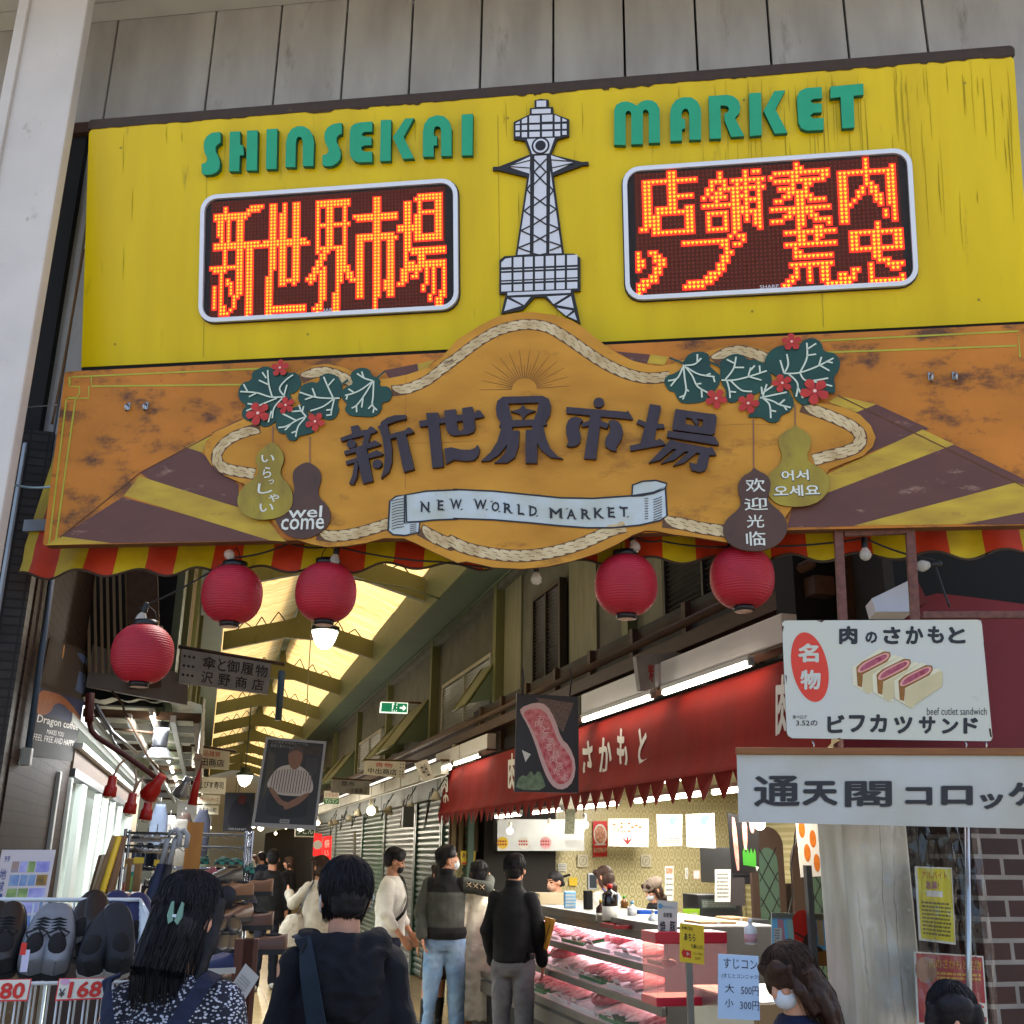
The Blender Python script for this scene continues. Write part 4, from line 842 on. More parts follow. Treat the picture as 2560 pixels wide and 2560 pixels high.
bar(px(F0,1388,1417), px(F0,2010,1419), abs(CF.l(*px(F0,1400,1424))[1] - CF.l(*px(F0,1400,1411))[1]),.03, mat('bar_wood', '#7d4e26', .6, var=.25, vs=8, stretch=(1,8,8)), CF.at(*px(F0,1690,1480)), ck, 'wooden_bar')
# ================================================================== the covered lane
VE = 62.0
mconc = mat('old_concrete', '#58564b', .8, var=.3, vs=3, col2='#46453b', dirt=.5, dirtcol='#3a3628', ds=2.5, bump=.15, bs=30)
mgrn = mat('old_green_paint', '#556048', .6, var=.25, vs=3, col2='#515a44', dirt=.16, dirtcol='#2e2a1c', ds=3, bump=.04, bs=20)
mbeam = mat('beam_green', '#5c5c38', .6, var=.25, vs=3, col2='#58582f', dirt=.3, dirtcol='#2b2412', ds=4, bump=.05, bs=25)
mboard = mat('pale_board', '#706d55', .7, var=.25, vs=4, col2='#5c5a46', stretch=(4,4,.6), dirt=.2, dirtcol='#4a4430', ds=3)
mlouv = mat('louver_brown', '#2e2720', .6, var=.3, vs=8); mlouvw = mat('louver_pale', '#8f8c7e', .55, var=.2, vs=6)
mblack = mat('black_and_shade', '#0a0908', .9)  # near-black stands in for unlit interiors; also colours black goods
mbrownb = mat('beam_brown', '#4a3320', .7, var=.4, vs=6, stretch=(4,.5,4))
def roofmat():
    m = bpy.data.materials.new('roof_sheet'); m.use_nodes = True; n = m.node_tree; n.nodes.clear(); L = n.links.new
    o = n.nodes.new('ShaderNodeOutputMaterial'); t = n.nodes.new('ShaderNodeBsdfTranslucent'); d = n.nodes.new('ShaderNodeBsdfDiffuse'); mx = n.nodes.new('ShaderNodeMixShader'); mx.inputs[0].default_value = .25
    tc = n.nodes.new('ShaderNodeTexCoord'); mp = n.nodes.new('ShaderNodeMapping'); mp.inputs['Scale'].default_value = (.35,2.2,1); L(tc.outputs['Object'], mp.inputs[0])
    k = n.nodes.new('ShaderNodeTexNoise'); k.inputs['Scale'].default_value = 3; k.inputs['Detail'].default_value = 6; L(mp.outputs[0], k.inputs[0])
    c = n.nodes.new('ShaderNodeValToRGB'); c.color_ramp.elements[0].position = .25; c.color_ramp.elements[0].color = lin('#ab8448'); c.color_ramp.elements[1].position = .7; c.color_ramp.elements[1].color = lin('#cdb074')
    L(k.outputs[0], c.inputs[0]); L(c.outputs[0], t.inputs[0]); L(c.outputs[0], d.inputs[0]); L(t.outputs[0], mx.inputs[1]); L(d.outputs[0], mx.inputs[2]); L(mx.outputs[0], o.inputs[0]); return m
mroof = roofmat()
roof = empty('market_roof', MC @ T((1.4,10,5)), 'green steel arcade roof with glowing yellowed translucent sheets over the lane', 'roof')
RO = Matrix.Translation((-1.4,-10,-5))
def rb(b, name, par=None): return b.build(name, par or roof, RO)
zap, zev, ue0, ue1, um = 6.15,5.62,.02,2.79,1.4
b = MB()
v = 7.4
while v < VE:        # corrugated translucent sheets, lapped pair by pair between the trusses
    v1 = v+2.56
    for s_, (ua, ub) in ((0,(ue0 - .05, um - .07)),(1,(um+.07, ue1+.05))):
        za, zb_ = (zev, zap) if s_ == 0 else (zap, zev)
        n = 14
        b.grid(lambda p, q: (ua+(ub - ua)*p, v+(v1 - v)*q, za+(zb_ - za)*p+.02*math.sin(p*40)+.035*math.sin(q*math.pi) - .03*(q > .5)), n, 4, mroof)
    v += 2.62
rb(b, 'roof_sheet')
b = MB(); b.box((um, (7.4+VE)/2, zap+.12),(.5, VE - 7.4,.03), mgrn); rb(b, 'ridge_cap')
def girder(vc):
    b = MB(); h = .36; ze, za = 5.18,5.52
    P = [(ue0, ze),(ue0, ze+.34),(um - .3, za+.28),(um - .09, za+.36),(um - .05, za+.62),(um+.05, za+.62),(um+.09, za+.36),(um+.3, za+.28),(ue1, ze+.34),(ue1, ze),(um+.3, za - .04),(um - .3, za - .04)]
    n = len(P); vs = [(p[0], vc - .06, p[1]) for p in P] + [(p[0], vc+.06, p[1]) for p in P]
    cap = [t for t in geometry.tessellate_polygon([[Vector((p[0], p[1],0)) for p in P]])]
    b.add(vs, [tuple(t) for t in cap] + [tuple(n+i for i in t[::-1]) for t in cap] + [(i, (i+1) % n, n+(i+1) % n, n+i) for i in range(n)], mbeam)
    k = 0   # light lattice of rods between girder and sheets
    for u0, u1 in ((.2,.55),(.55,.8),(.8,1.15),(1.65,1.95),(1.95,2.25),(2.25,2.6)):
        f = lambda u: za - (za - ze)*abs(u - um)/(um - ue0); g = lambda u: zap - (zap - zev)*abs(u - um)/(um - ue0) - .02
        b.tube([(u0, vc, f(u0)+.3),((u0+u1)/2, vc, g((u0+u1)/2))],.011, mbrownb, 5); b.tube([((u0+u1)/2, vc, g((u0+u1)/2)),(u1, vc, f(u1)+.3)],.011, mbrownb, 5)
    return b
g0 = None
for i in range(10):
    vc = 9.9+i*5.1
    if g0 is None: g0 = rb(girder(0), 'girder'); g0.matrix_basis = RO @ T((0, vc, 0))
    else: dup(g0, RO @ T((0, vc, 0)), parent=roof)
# eaves: pale inner face and dark soffit each side
b = MB(); b.box((ue1+.045,(7+VE)/2,5.33),(.05, VE - 7,.62), mgrn); rb(b, 'fascia')
b = MB(); b.box((3.12,(7+VE)/2,5.05),(.6, VE - 7,.04), mat('soffit_green', '#4e5c4c', .6, var=.2, vs=2, dirt=.12, dirtcol='#2b2e22', ds=3)); b.box((3.12,(7+VE)/2,5.4),(.58, VE - 7,.4), mgrn); rb(b, 'soffit')
b = MB(); b.box((ue0 - .045,(7+VE)/2,5.33),(.05, VE - 7,.62), mgrn); b.box((-.35,(7+VE)/2,5.05),(.6, VE - 7,.04), mgrn); rb(b, 'fascia')
for i in range(9):   # gutter brackets and conduit
    pass
b = MB(); b.tube([(3.3,8,4.98),(3.3, VE, 4.98)],.016, mgrn, 6); b.tube([(2.83,14,5.0),(2.4,14,5.12),(1.6,15,5.45)],.014, mgrn, 6); rb(b, 'conduit')
# ------------------------------------------------------------------ right upper wall
UWX = 3.44
uw = empty('upper_wall', MC @ T((UWX, 12,3)), 'stained concrete upper wall with louvered openings on the right of the lane', 'wall')
UO = T((-UWX, -12,-3))
b = MB()
b.box((UWX+.1,(5.9+VE)/2,4.25),(.2, VE - 5.9,2.1), mconc)
for va, vb in ((9.38,10.2),(7.75,8.38),(12.0,12.75)): b.box((UWX - .012,(va+vb)/2,4.2),(.03, vb - va, 1.6), mboard)
b.build('wall', uw, UO)
b = MB(); b.box((UWX - .05,(6+VE)/2,4.98),(.12, VE - 6,.16), mconc); b.box((UWX - .14,(6+VE)/2,3.30),(.26, VE - 6,.1), mbrownb); b.build('ledge', uw, UO)
for va in (8.42,12.9,17.0,21.5,26,31,37,44):
    b = MB(); b.box((UWX - .06, va, 4.1),(.12,.14,1.9), mbeam); b.build('post', uw, UO)
def louver(v0, v1, z0, z1, m, n):
    b = MB(); b.box((UWX - .03,(v0+v1)/2,(z0+z1)/2),(.02, v1 - v0, z1 - z0), mblack)
    for q, w in ((v0,.05),(v1,.05))+(((v0+v1)/2,.03),): b.box((UWX - .07, q, (z0+z1)/2),(.08, w, z1 - z0), m)
    for q in (z0, z1): b.box((UWX - .07,(v0+v1)/2, q),(.081, v1 - v0+.05,.05), m)
    R = RY(rad(38)).to_3x3()
    for i in range(n): b.box((UWX - .062,(v0+v1)/2, z0+(i+.5)*(z1 - z0)/n),(.07, v1 - v0,.008), m, R)
    o = b.build('louver', uw, UO); return o
louver(10.28,11.25,3.42,4.42, mlouv, 24); louver(6.2,7.6,3.40,4.3, mlouv, 22)
louver(13.15,16.1,3.38,4.12, mlouvw, 17); louver(22.2,25.5,3.38,4.1, mlouvw, 12)
def hopper(v0, v1, z0, z1, out):
    b = MB(); b.add([(UWX - .02, v0, z1),(UWX - .02, v1, z1),(UWX - out, v1, z0),(UWX - out, v0, z0)],[(0,1,2,3)], mgrn)
    b.add([(UWX - .02, v0, z1),(UWX - out, v0, z0),(UWX - .02, v0, z0+.1)],[(0,1,2)], mgrn); b.tube([(UWX - .02, v0, z1),(UWX - out, v0, z0),(UWX - out, v1, z0),(UWX - .02, v1, z1)],.018, mbeam, 5)
    b.build('hopper_panel', uw, UO)
for q in ((12.95,13.7,3.45,4.1,.45),(17.4,19.3,3.35,4.15,.6),(19.8,21.2,3.35,4.05,.6),(26.4,28.5,3.35,4.1,.6),(29,30.6,3.35,4.1,.6),(33,35.5,3.35,4.1,.6)): hopper(*q)
# ------------------------------------------------------------------ left upper wall
lw = MB(); lw.box((-.40,(8.9+VE)/2,3.85),(.12, VE - 8.9,2.4), mgrn)
for va in (9.6,12.4,16,20,25,31,38): lw.box((-.32, va, 3.9),(.06,.12,2.1), mbeam)
for k in range(9): lw.box((-.335,11.0+k*.12,4.1),(.02,.05,1.5), mat('reed_slat', '#7c6c50', .8))
lw.box((-2.0,8.95,4.4),(3.2,.12,3.3), mblack)  # black block added to close the sky gap, painted as a dark corner
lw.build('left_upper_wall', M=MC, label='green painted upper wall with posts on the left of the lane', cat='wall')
b = MB(); R = RY(rad(-14)).to_3x3(); slat = mat('reed_slat', '#7c6c50', .8)
bb = MB()
for k in range(8): bb.box((-1.0+k*.045,8.3,3.55),(.018,.03,1.3), slat, RY(rad(-8)).to_3x3())
bb.box((-.62,8.32,3.6),(.22,.1,1.6), mbrownb, RY(rad(-8)).to_3x3())
bb.build('slatted_blind', M=MC, label='old slatted blind hanging in the dark corner above the left shop', cat='blind')
# dark upper storey inside the front, and the end of the lane
b = MB(); b.box((1.0, VE+1,3),(9,.2,7), mat('far_end', '#8a8064', .8)); b.build('far_wall', M=MC, label='pale wall closing the far end of the lane', cat='wall')
# ------------------------------------------------------------------ shop fronts further down: right-hand shutters
mshut = mat('shutter_green', '#2f4a3a', .45, var=.2, vs=4, dirt=.2, dirtcol='#1c2620', ds=5); mshutg = mat('shutter_grey', '#6a6f6a', .45, var=.2, vs=4, dirt=.2, dirtcol='#3a3a34', ds=5)
mlint = mat('lintel_grey', '#6d726f', .6, var=.2, vs=5, dirt=.2, dirtcol='#3b3a34', ds=5)
US = 3.12
def shutter(v0, v1, m, lab, z1=2.4):
    w = v1 - v0; b = MB(); n = 30
    pr = []
    for i in range(n): z = .03+(z1 - .03)*i/n; d = (z1 - .03)/n; pr += [(0, z),(.022, z+d*.45),(.022, z+d*.8)]
    pr.append((0, z1))
    b.add([(-p[0], q, p[1]) for q in (-w/2+.05, w/2 - .05) for p in pr],[(i, i+1, len(pr)+i+1, len(pr)+i) for i in range(len(pr) - 1)], m)
    o = empty('roller_shutter', MC @ T((US, (v0+v1)/2,0)), lab, 'shutter', 'roller shutters on the right of the lane')
    b.build('curtain', o)
    f = MB()
    for q in (-w/2+.03, w/2 - .03): f = MB(); f.box((-.015, q, z1/2),(.07,.06, z1), m); f.build('guide_rail', o)
    f = MB(); f.box((-.03,0, z1+.13),(.16, w - .01,.26), mlint); f.build('housing', o)
    return o
for a in ((13.0,14.6, mshut, 'nearest dark green roller shutter, beside the red awning'),(14.65,16.5, mshut, 'second green roller shutter, behind the man in white'),(16.55,19.5, mshutg, 'pale grey green shutter with a metal pipe in front'),(19.55,22.3, mshut, 'narrow looking shutter further down, left of the grey one'),(22.35,27, mshutg, 'grey shutter behind the red paper decorations'),(27.05,32, mshutg, 'farther grey shutter past the red decorations')): shutter(*a)
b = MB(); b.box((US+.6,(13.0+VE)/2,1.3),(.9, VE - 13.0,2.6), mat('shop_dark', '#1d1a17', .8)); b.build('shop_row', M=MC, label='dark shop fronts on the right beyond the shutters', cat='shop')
# strip of white light boxes above the shutters
mlb = mat('lightbox_dim', '#a9a79a', .6, var=.15, vs=5, dirt=.12, dirtcol='#55503f', ds=6)
first = None
for i in range(16):
    v0 = 13.0+i*1.45; u = 2.76
    if first is None:
        b = MB(); b.box((0,0,0),(.10,1.38,.17), mlb, bev=.01); b.box((0,0,.085),(.12,1.42,.02), mbrownb); first = b.build('sign_lightbox', M=MC @ T((u, v0+.7,2.68)), label='unlit white sign box in the long row above the shutters', cat='sign box', group='white sign boxes above the shutters')
    else: dup(first, MC @ T((u, v0+.7,2.68)))
# ------------------------------------------------------------------ pendant lamps
mshade = mat('lamp_shade', '#26332f', .4); mlampg = mat('lamp_glass_lit', '#ffffff', .3, emit='#fff3d8', es=3.2)
pl0 = None
for i, (x, y, v, lab) in enumerate([(613,1195,11.5, 'nearest lit glass pendant lamp, hanging below a red lantern'),(462,1466,21, 'second lit pendant lamp down the lane, beside the hanging portrait'),(447,1530,28, 'small lit pendant lamp far down the lane'),(440,1548,36, 'tiny farthest pendant lamp of the row')]):
    p = fV(x, y, v)
    if pl0 is None:
        o = pl0 = empty('pendant_lamp', Matrix(), lab, 'lamp', 'pendant lamps along the lane')
        b = MB(); b.lathe([(.085,.15),(.085,.07),(.155,.05),(.16,.01),(.145,0)], mshade, 24); b.build('shade', o)
        b = MB(); b.lathe([(.14,0),(.138,-.02),(.115,-.09),(.085,-.15),(.04,-.185),(0,-.195)], mlampg, 20); b.build('glass', o)
        b = MB(); b.tube([(0,0,.15),(0,0,1.3)],.012, mshade, 6); b.build('stem', o)
    else: o = dup(pl0, None, lab)
    o.matrix_basis = MC @ T(p+Vector((0,0,.02)))
    if i == 0:
        l = bpy.data.lights.new('lamp_light', 'POINT'); l.energy = 18; l.color = (1,.92,.75); l.shadow_soft_size = .14
        lo = bpy.data.objects.new('lamp_light', l); COL.objects.link(lo); lo.parent = o; lo.matrix_basis = T((0,0,-.3))
# ------------------------------------------------------------------ exit sign and shop signs
mexit = mat('exit_green', '#0f5a40', .4, emit='#0f7a50', es=.15); mexw = mat('exit_white', '#c9d4c8', .4, emit='#dff0df', es=.25)
CF_ = lambda p: Fr(MC @ p, CU, UZ)      # plane across the lane
def lane_sign(name, corners, v, lab, base, depth=.05, cat='sign', build=None, pole=True, frame=None):
    """a flat sign hung across the lane; corners are picture points (top left, top right, bottom right, bottom left)"""
    fr = CF_(fV(*corners[0], v)); c = [fr.l(*px(F0, *p)) for p in corners]
    mx, my = sum(p[0] for p in c)/4, sum(p[1] for p in c)/4
    o = empty(name, fr.M @ T((mx, my, 0)), lab, cat)
    loc = [(p[0] - mx, p[1] - my) for p in c]
    b = MB(); b.prism(loc, -depth, 0, base)
    def q(s, t): # unit square to the sign
        A, B, C, D = loc[3], loc[2], loc[1], loc[0]
        return (A[0]*(1 - s)*(1 - t)+B[0]*s*(1 - t)+C[0]*s*t+D[0]*(1 - s)*t, A[1]*(1 - s)*(1 - t)+B[1]*s*(1 - t)+C[1]*s*t+D[1]*(1 - s)*t)
    if build: build(b, q)
    b.build('panel', o)
    if frame:
        f = MB(); L = [q(0,0), q(1,0), q(1,1), q(0,1)]; f.stroke(L, .02,.004, frame, True); f.build('frame', o)
    if pole:
        f = MB(); t0 = q(-.04,1.06); t1 = q(1.5,1.06) if pole == 'r' else q(1.15,1.06); f.tube([(t0[0], t0[1],-.02),(t1[0], t1[1],-.02)],.014, mbrownb, 6); f.build('bracket', o)
    return o
def put(b, q, t, x0, y0, x1, y1, m, bold=.0, z=.0012): b.text(t, 0,0,1,1, z, m, bold, fn=lambda s, w: q(x0+(x1 - x0)*s, y0+(y1 - y0)*w))
def exitb(b, q):
    b.prism([q(.03,.08), q(.97,.08), q(.97,.92), q(.03,.92)], None, .001, mexit)
    P = lambda pts: [q(*p) for p in pts]
    b.prism(P([(.42,.14),(.60,.14),(.60,.88),(.42,.88)]), None, .002, mexw)
    for s_ in ([(.53,.80),(.52,.52),(.46,.44)],[(.52,.52),(.57,.36),(.54,.18)],[(.52,.52),(.49,.34),(.45,.2)],[(.53,.72),(.58,.56)],[(.53,.72),(.47,.6)]): b.stroke(P(s_),.022,.003, mexit)
    b.disc(q(.535,.86),.016,.0032, mexit, 10)
    b.stroke(P([(.70,.5),(.90,.5)]),.022,.002, mexw); b.stroke(P([(.82,.72),(.91,.5),(.82,.28)]),.02,.0024, mexw)
lane_sign('exit_sign', [(719,1324),(770,1326),(769,1346),(717,1344)],12.5, 'green and white emergency exit sign with running figure and arrow', mexw, .06, build=exitb, pole='r')
mplate = mat('sign_plate', '#8d8a84', .6, var=.2, vs=6, col2='#77736c', dirt=.12, dirtcol='#403a30', ds=6); mplatel = mat('sign_plate_pale', '#bdb7a4', .6, var=.15, vs=6, dirt=.1, dirtcol='#6a6048', ds=6); mrtext = mat('red_text', '#9a2a22', .6)
def dia(b, q, xs, ys):
    for x in xs:
        for y in ys: b.prism([q(x, y - .05), q(x+.02, y), q(x, y+.05), q(x - .02, y)], None, .0012, mink)
def s1(b, q):
    dia(b, q, (.04,.09,.14),(.25,.52,.8))
    for i, (t, x, w) in enumerate((('傘', .24,.15),('と', .41,.09),('御', .51,.14),('履', .67,.14),('物', .83,.14))): put(b, q, t, x, .52, x+w, .9, mink, .02)
    for i, t in enumerate('沢野商店'): put(b, q, t, .24+i*.19,.08,.24+i*.19+.13,.44, mink, .02)
lane_sign('shop_sign', [(343,1224),(512,1252),(506,1310),(337,1288)],8.2, 'large grey shop sign with two lines of black characters by the lowest lantern', mplate, .05, build=s1)
def s2(b, q): put(b, q, '洋品雑貨', .15,.62,.75,.9, mrtext, .01); put(b, q, '生田商店', .02,.12,.86,.52, mink, .02)
lane_sign('shop_sign', [(362,1408),(434,1418),(432,1452),(362,1448)],11, 'pale shop sign with red and black characters above the brush lettered one', mplatel, .05, build=s2)
def s3(b, q): put(b, q, 'えびす寿司', .08,.3,.92,.75, mink, .02)
lane_sign('shop_sign', [(372,1465),(427,1468),(425,1498),(370,1496)],12.5, 'pale sign with black brush lettering, under the red and black sign', mplatel, .05, build=s3, pole=False)
def s4(b, q): put(b, q, 'パサージュキッズ', .08,.3,.92,.72, mrtext, .01)
lane_sign('shop_sign', [(372,1499),(416,1501),(415,1517),(371,1516)],14, 'small pale sign with one red line of lettering', mplatel, .05, build=s4, pole=False)
def s5(b, q): put(b, q, 'なにわ小町', .1,.25,.9,.75, mink, .02)
lane_sign('shop_sign', [(372,1519),(413,1520),(412,1537),(371,1536)],15, 'small pale sign with black lettering, lowest of the left stack', mplatel, .05, build=s5, pole=False)
def s6(b, q): put(b, q, '青物', .25,.58,.68,.88, mrtext, .015); put(b, q, '中出商店', .08,.12,.8,.5, mink, .025); dia(b, q, (.88,.95),(.2,.4,.62,.84))
lane_sign('shop_sign', [(690,1435),(765,1437),(763,1468),(687,1461)],14.5, 'pale sign with red over black characters below the exit sign', mplatel, .05, build=s6, pole='r')
def s7(b, q): put(b, q, '昆布', .25,.55,.6,.9, mink, .02); put(b, q, '小倉屋', .5,.1,.82,.45, mink, .02); dia(b, q, (.9,),(.2,.5,.8))
lane_sign('shop_sign', [(628,1470),(698,1474),(697,1500),(624,1495)],18, 'grey sign with black characters right of the hanging portrait', mplate, .05, build=s7)
def s8(b, q): b.prism([q(0,.0), q(1,0), q(1,.42), q(0,.42)], None, .001, mat('sign_green', '#1f6a3a', .5)); put(b, q, 'くだもの', .1,.55,.9,.85, mrtext, .02); put(b, q, 'マルマン', .06,.06,.94,.38, mwht, .03,.002)
lane_sign('shop_sign', [(612,1492),(640,1493),(639,1517),(611,1516)],22, 'small green and white fruit shop sign below the grey sign', mplatel, .05, build=s8, pole=False)
def s9(b, q): put(b, q, '精肉', .12,.2,.48,.72, mrtext, .02); put(b, q, '阪大', .52,.2,.88,.72, mink, .02)
lane_sign('shop_sign', [(1200,1238),(1352,1222),(1356,1290),(1208,1302)],6.6, 'dim grey meat shop sign in the shade above the white light boxes', mplate, .06, build=s9, pole=False)
def s10(b, q): put(b, q, '中出', .25,.15,.75,.85, mink, .02)
lane_sign('shop_sign', [(783,1440),(806,1432),(820,1468),(798,1474)],12, 'small tilted sign beside the end of the white light boxes', mplatel, .05, build=s10, pole=False)
def s11(b, q): b.prism([q(.05,.1), q(.95,.1), q(.95,.9), q(.05,.9)], None, .001, mat('sign_darkgreen', '#123a24', .5)); put(b, q, 'うどん', .1,.25,.9,.8, mwht, .02,.002)
lane_sign('shop_sign', [(557,1555),(595,1556),(594,1580),(556,1579)],24, 'dark green sign with white lettering under the hanging portrait', mplatel, .05, build=s11, pole=False)
# hanging portrait banner: an older man seated, face unreadable
mposter = mat('poster_dark', '#2b2b30', .35, var=.3, vs=7, col2='#1d1d22'); mskin_p = mat('poster_skin', '#8a6450', .4, var=.15, vs=10); mshirt_p = mat('poster_shirt', '#beb6ae', .4); mstripe_p = mat('poster_stripe', '#5e5656', .4); mtrou_p = mat('poster_trouser', '#16181f', .4); mbord = mat('poster_border', '#9a9c9c', .4)
def portrait(b, q):
    P = lambda pts: [q(*p) for p in pts]
    b.prism(P([(.04,.05),(.96,.05),(.96,.97),(.04,.97)]), None, .001, mposter)
    b.prism(P([(.10,.3),(.22,.55),(.2,.8),(.08,.86)]), None, .0014, mat('poster_back', '#4c4a3c', .4, var=.4, vs=12)); b.prism(P([(.7,.62),(.9,.62),(.9,.80),(.7,.80)]), None, .0014, mat('poster_board', '#37383a', .4)); b.prism(P([(.5,.84),(.93,.84),(.93,.93),(.5,.93)]), None, .0014, mat('poster_shelf', '#453a34', .4, var=.5, vs=25))
    b.prism(smooth_poly(P([(.22,.42),(.80,.42),(.84,.2),(.8,.12),(.18,.12),(.16,.25)])), None, .0018, mtrou_p)
    b.prism(smooth_poly(P([(.40,.70),(.55,.72),(.68,.68),(.82,.60),(.90,.42),(.74,.38),(.72,.36),(.30,.36),(.28,.42),(.12,.44),(.18,.58),(.28,.67)])), None, .0022, mshirt_p)
    for k in range(15):
        x = .2+k*.044; b.stroke(P([(x, .42 - .03*(k > 2)*(k < 12)),(x+.012,.62+.04*math.sin(k/14*3.1))]),.006,.0026, mstripe_p)
    b.prism(smooth_poly(P([(.14,.45),(.26,.43),(.40,.30),(.52,.29),(.55,.25),(.44,.24),(.34,.27)])), None, .003, mskin_p); b.prism(smooth_poly(P([(.74,.39),(.86,.42),(.72,.29),(.55,.22),(.46,.20),(.44,.26)])), None, .0032, mskin_p)
    b.prism(smooth_poly(P([(.42,.88),(.5,.91),(.58,.90),(.64,.84),(.64,.75),(.6,.68),(.54,.65),(.47,.67),(.42,.74),(.40,.82)])), None, .0034, mskin_p)
    b.prism(smooth_poly(P([(.40,.82),(.41,.89),(.48,.93),(.58,.925),(.65,.87),(.64,.83),(.58,.87),(.48,.87)])), None, .0038, mat('poster_hair', '#4a4440', .4))
    put(b, q, 'こんなオモロなレーベル、', .10,.935,.72,.965, mbord, .0,.002); put(b, q, '日本にあらへん。', .10,.89,.45,.925, mbord, 0,.0042)
    b.prism(P([(.42,.055),(.57,.055),(.57,.10),(.42,.10)]), None, .0042, mbord); put(b, q, '株式会社', .44,.065,.55,.09, mink, .01,.005)
o = lane_sign('portrait_banner', [(502,1390),(616,1399),(596,1566),(474,1560)],8.0, 'hanging banner with a photograph of a seated man in a striped shirt', mbord, .01, 'banner', portrait, pole=False)
f = MB(); f.tube([(.08,.42,0),(.07,.9,.02),(.06,1.5,.1)],.004, mat('cord_pale', '#b8ac80', .8),5); f.tube([(-.12,.44,0),(-.12,.8,0)],.025, mat('hanger_blue', '#39505a', .5),8); f.build('hanging_cord', o)
lane_sign('portrait_banner', [(425,1495),(482,1496),(475,1570),(420,1568)],9.5, 'dark hanging banner left of the portrait, seen as a black panel', mposter, .01, 'banner', lambda b, q: (b.prism(smooth_poly([q(.1,.1), q(.9,.1), q(.95,.6), q(.6,.85), q(.5,.9), q(.2,.7)]), None, .001, mat('banner_navy', '#12131c', .5)), b.prism(smooth_poly([q(.45,.7), q(.7,.7), q(.72,.95), q(.45,.95)]), None, .002, mat('banner_red', '#4a1614', .5)), put(b, q, 'LIVE 8.20 SAT', .2,.04,.8,.09, mbord, 0,.003)), pole=False)
# ================================================================== butcher's shop on the right
ms_tile = bpy.data.materials.new('oval_tile')
def ovaltile(m):
    m.use_nodes = True; n = m.node_tree; b = n.nodes['Principled BSDF']; L = n.links.new
    tc = n.nodes.new('ShaderNodeTexCoord'); sp = n.nodes.new('ShaderNodeSeparateXYZ'); L(tc.outputs['Object'], sp.inputs[0])
    def M_(op, a, b_=None):
        k = n.nodes.new('ShaderNodeMath'); k.operation = op
        for i, q in enumerate((a, b_)):
            if q is None: continue
            if isinstance(q, (int, float)): k.inputs[i].default_value = q
            else: L(q, k.inputs[i])
        return k.outputs[0]
    fx = M_('SUBTRACT', M_('FRACT', M_('MULTIPLY', sp.outputs[0],10.8)),.5); fz = M_('SUBTRACT', M_('FRACT', M_('MULTIPLY', sp.outputs[2],6.7)),.5)
    r = M_('SQRT', M_('ADD', M_('MULTIPLY', M_('MULTIPLY', fx, fx),1.25), M_('MULTIPLY', fz, fz)))
    ring = M_('ABSOLUTE', M_('SUBTRACT', M_('FRACT', M_('MULTIPLY', r, 3.0)),.5))
    c = n.nodes.new('ShaderNodeValToRGB'); c.color_ramp.elements[0].position = .12; c.color_ramp.elements[0].color = lin('#8f8f62'); c.color_ramp.elements[1].position = .26; c.color_ramp.elements[1].color = lin('#c6bd98')
    L(ring, c.inputs[0]); t = n.nodes.new('ShaderNodeTexNoise'); t.inputs['Scale'].default_value = 2; L(tc.outputs['Object'], t.inputs[0])
    x = n.nodes.new('ShaderNodeMix'); x.data_type = 'RGBA'; x.inputs[7].default_value = lin('#a99a72'); L(t.outputs[0], x.inputs[0]); L(c.outputs[0], x.inputs[6]); L(x.outputs[2], b.inputs['Base Color']); b.inputs['Roughness'].default_value = .25
ovaltile(ms_tile)
mstl = mat('stainless', '#a5a6a4', .32, metal=.85, var=.15, vs=5); mdkst = mat('dark_steel', '#35363a', .4, metal=.4, var=.2, vs=6); mcream = mat('cream_wall', '#b5ad93', .6, var=.1, vs=4)
mtube = glow('tube_lit', '#fff4e2', 5.5)
VT = 13.4; UB = 6.9  # most shop and shutter positions, heights and sizes below scaled up about the camera
b = MB(); b.box(((2.95+UB)/2, VT+.06,1.5),(UB - 2.95,.1,3), ms_tile); b.build('tiled_wall', M=MC, label='cream wall tiles with green oval pattern behind the butchers', cat='wall')
b = MB(); b.box((UB+.06,9.2,1.6),(.1,8.8,3.2), ms_tile); b.build('back_wall', M=MC, label='tiled back wall of the meat shop with arched windows', cat='wall')
b = MB(); b.box(((3.15+UB)/2,9.1,2.56),(UB - 3.15,8.6,.04), mcream); b.build('shop_ceiling', M=MC, label='ceiling over the meat shop', cat='ceiling')
# red awning front
mred = mat('awning_canvas', '#74140d', .85, var=.2, vs=3, col2='#611009', bump=.35, bs=5, spec=.12, stretch=(1,1,.35), dirt=.2, dirtcol='#3a0c08', ds=3); mredd = mat('awning_canvas_dark', '#5a1410', .65, var=.2, vs=4); mletw = mat('canvas_white', '#c9c3b8', .6)
UA = 2.82; FU = Fr(cor(UA, 0,0),-CV, UZ)
V0, V1 = 4.5,13.3
ra = empty('red_awning', MC @ T((UA, 7,2.2)), 'long red canvas awning of the meat shop with white brush lettering', 'awning'); AO = T((-UA, -7,-2.2))
b = MB(); prof = [(UA+.12,2.70),(UA+.035,2.65),(UA, 2.50),(UA - .006,2.304),(UA - .025,2.196),(UA - .065,2.16),(UA - .07,2.136)]
b.grid(lambda p, q: (lambda i, f: (prof[i][0]*(1 - f)+prof[i+1][0]*f+.006*math.sin(p*90)*q, V1+(V0 - V1)*p, prof[i][1]*(1 - f)+prof[i+1][1]*f))(min(5, int(q*6)), q*6 - min(5, int(q*6))),90,6, mred, flip=True)
b.add([(UA+.035, V1,2.65),(UA, V1,2.5),(UA - .07, V1,2.136),(UA+.4, V1,2.136),(UA+.4, V1,2.65)],[(0,1,2,3,4)], mredd)
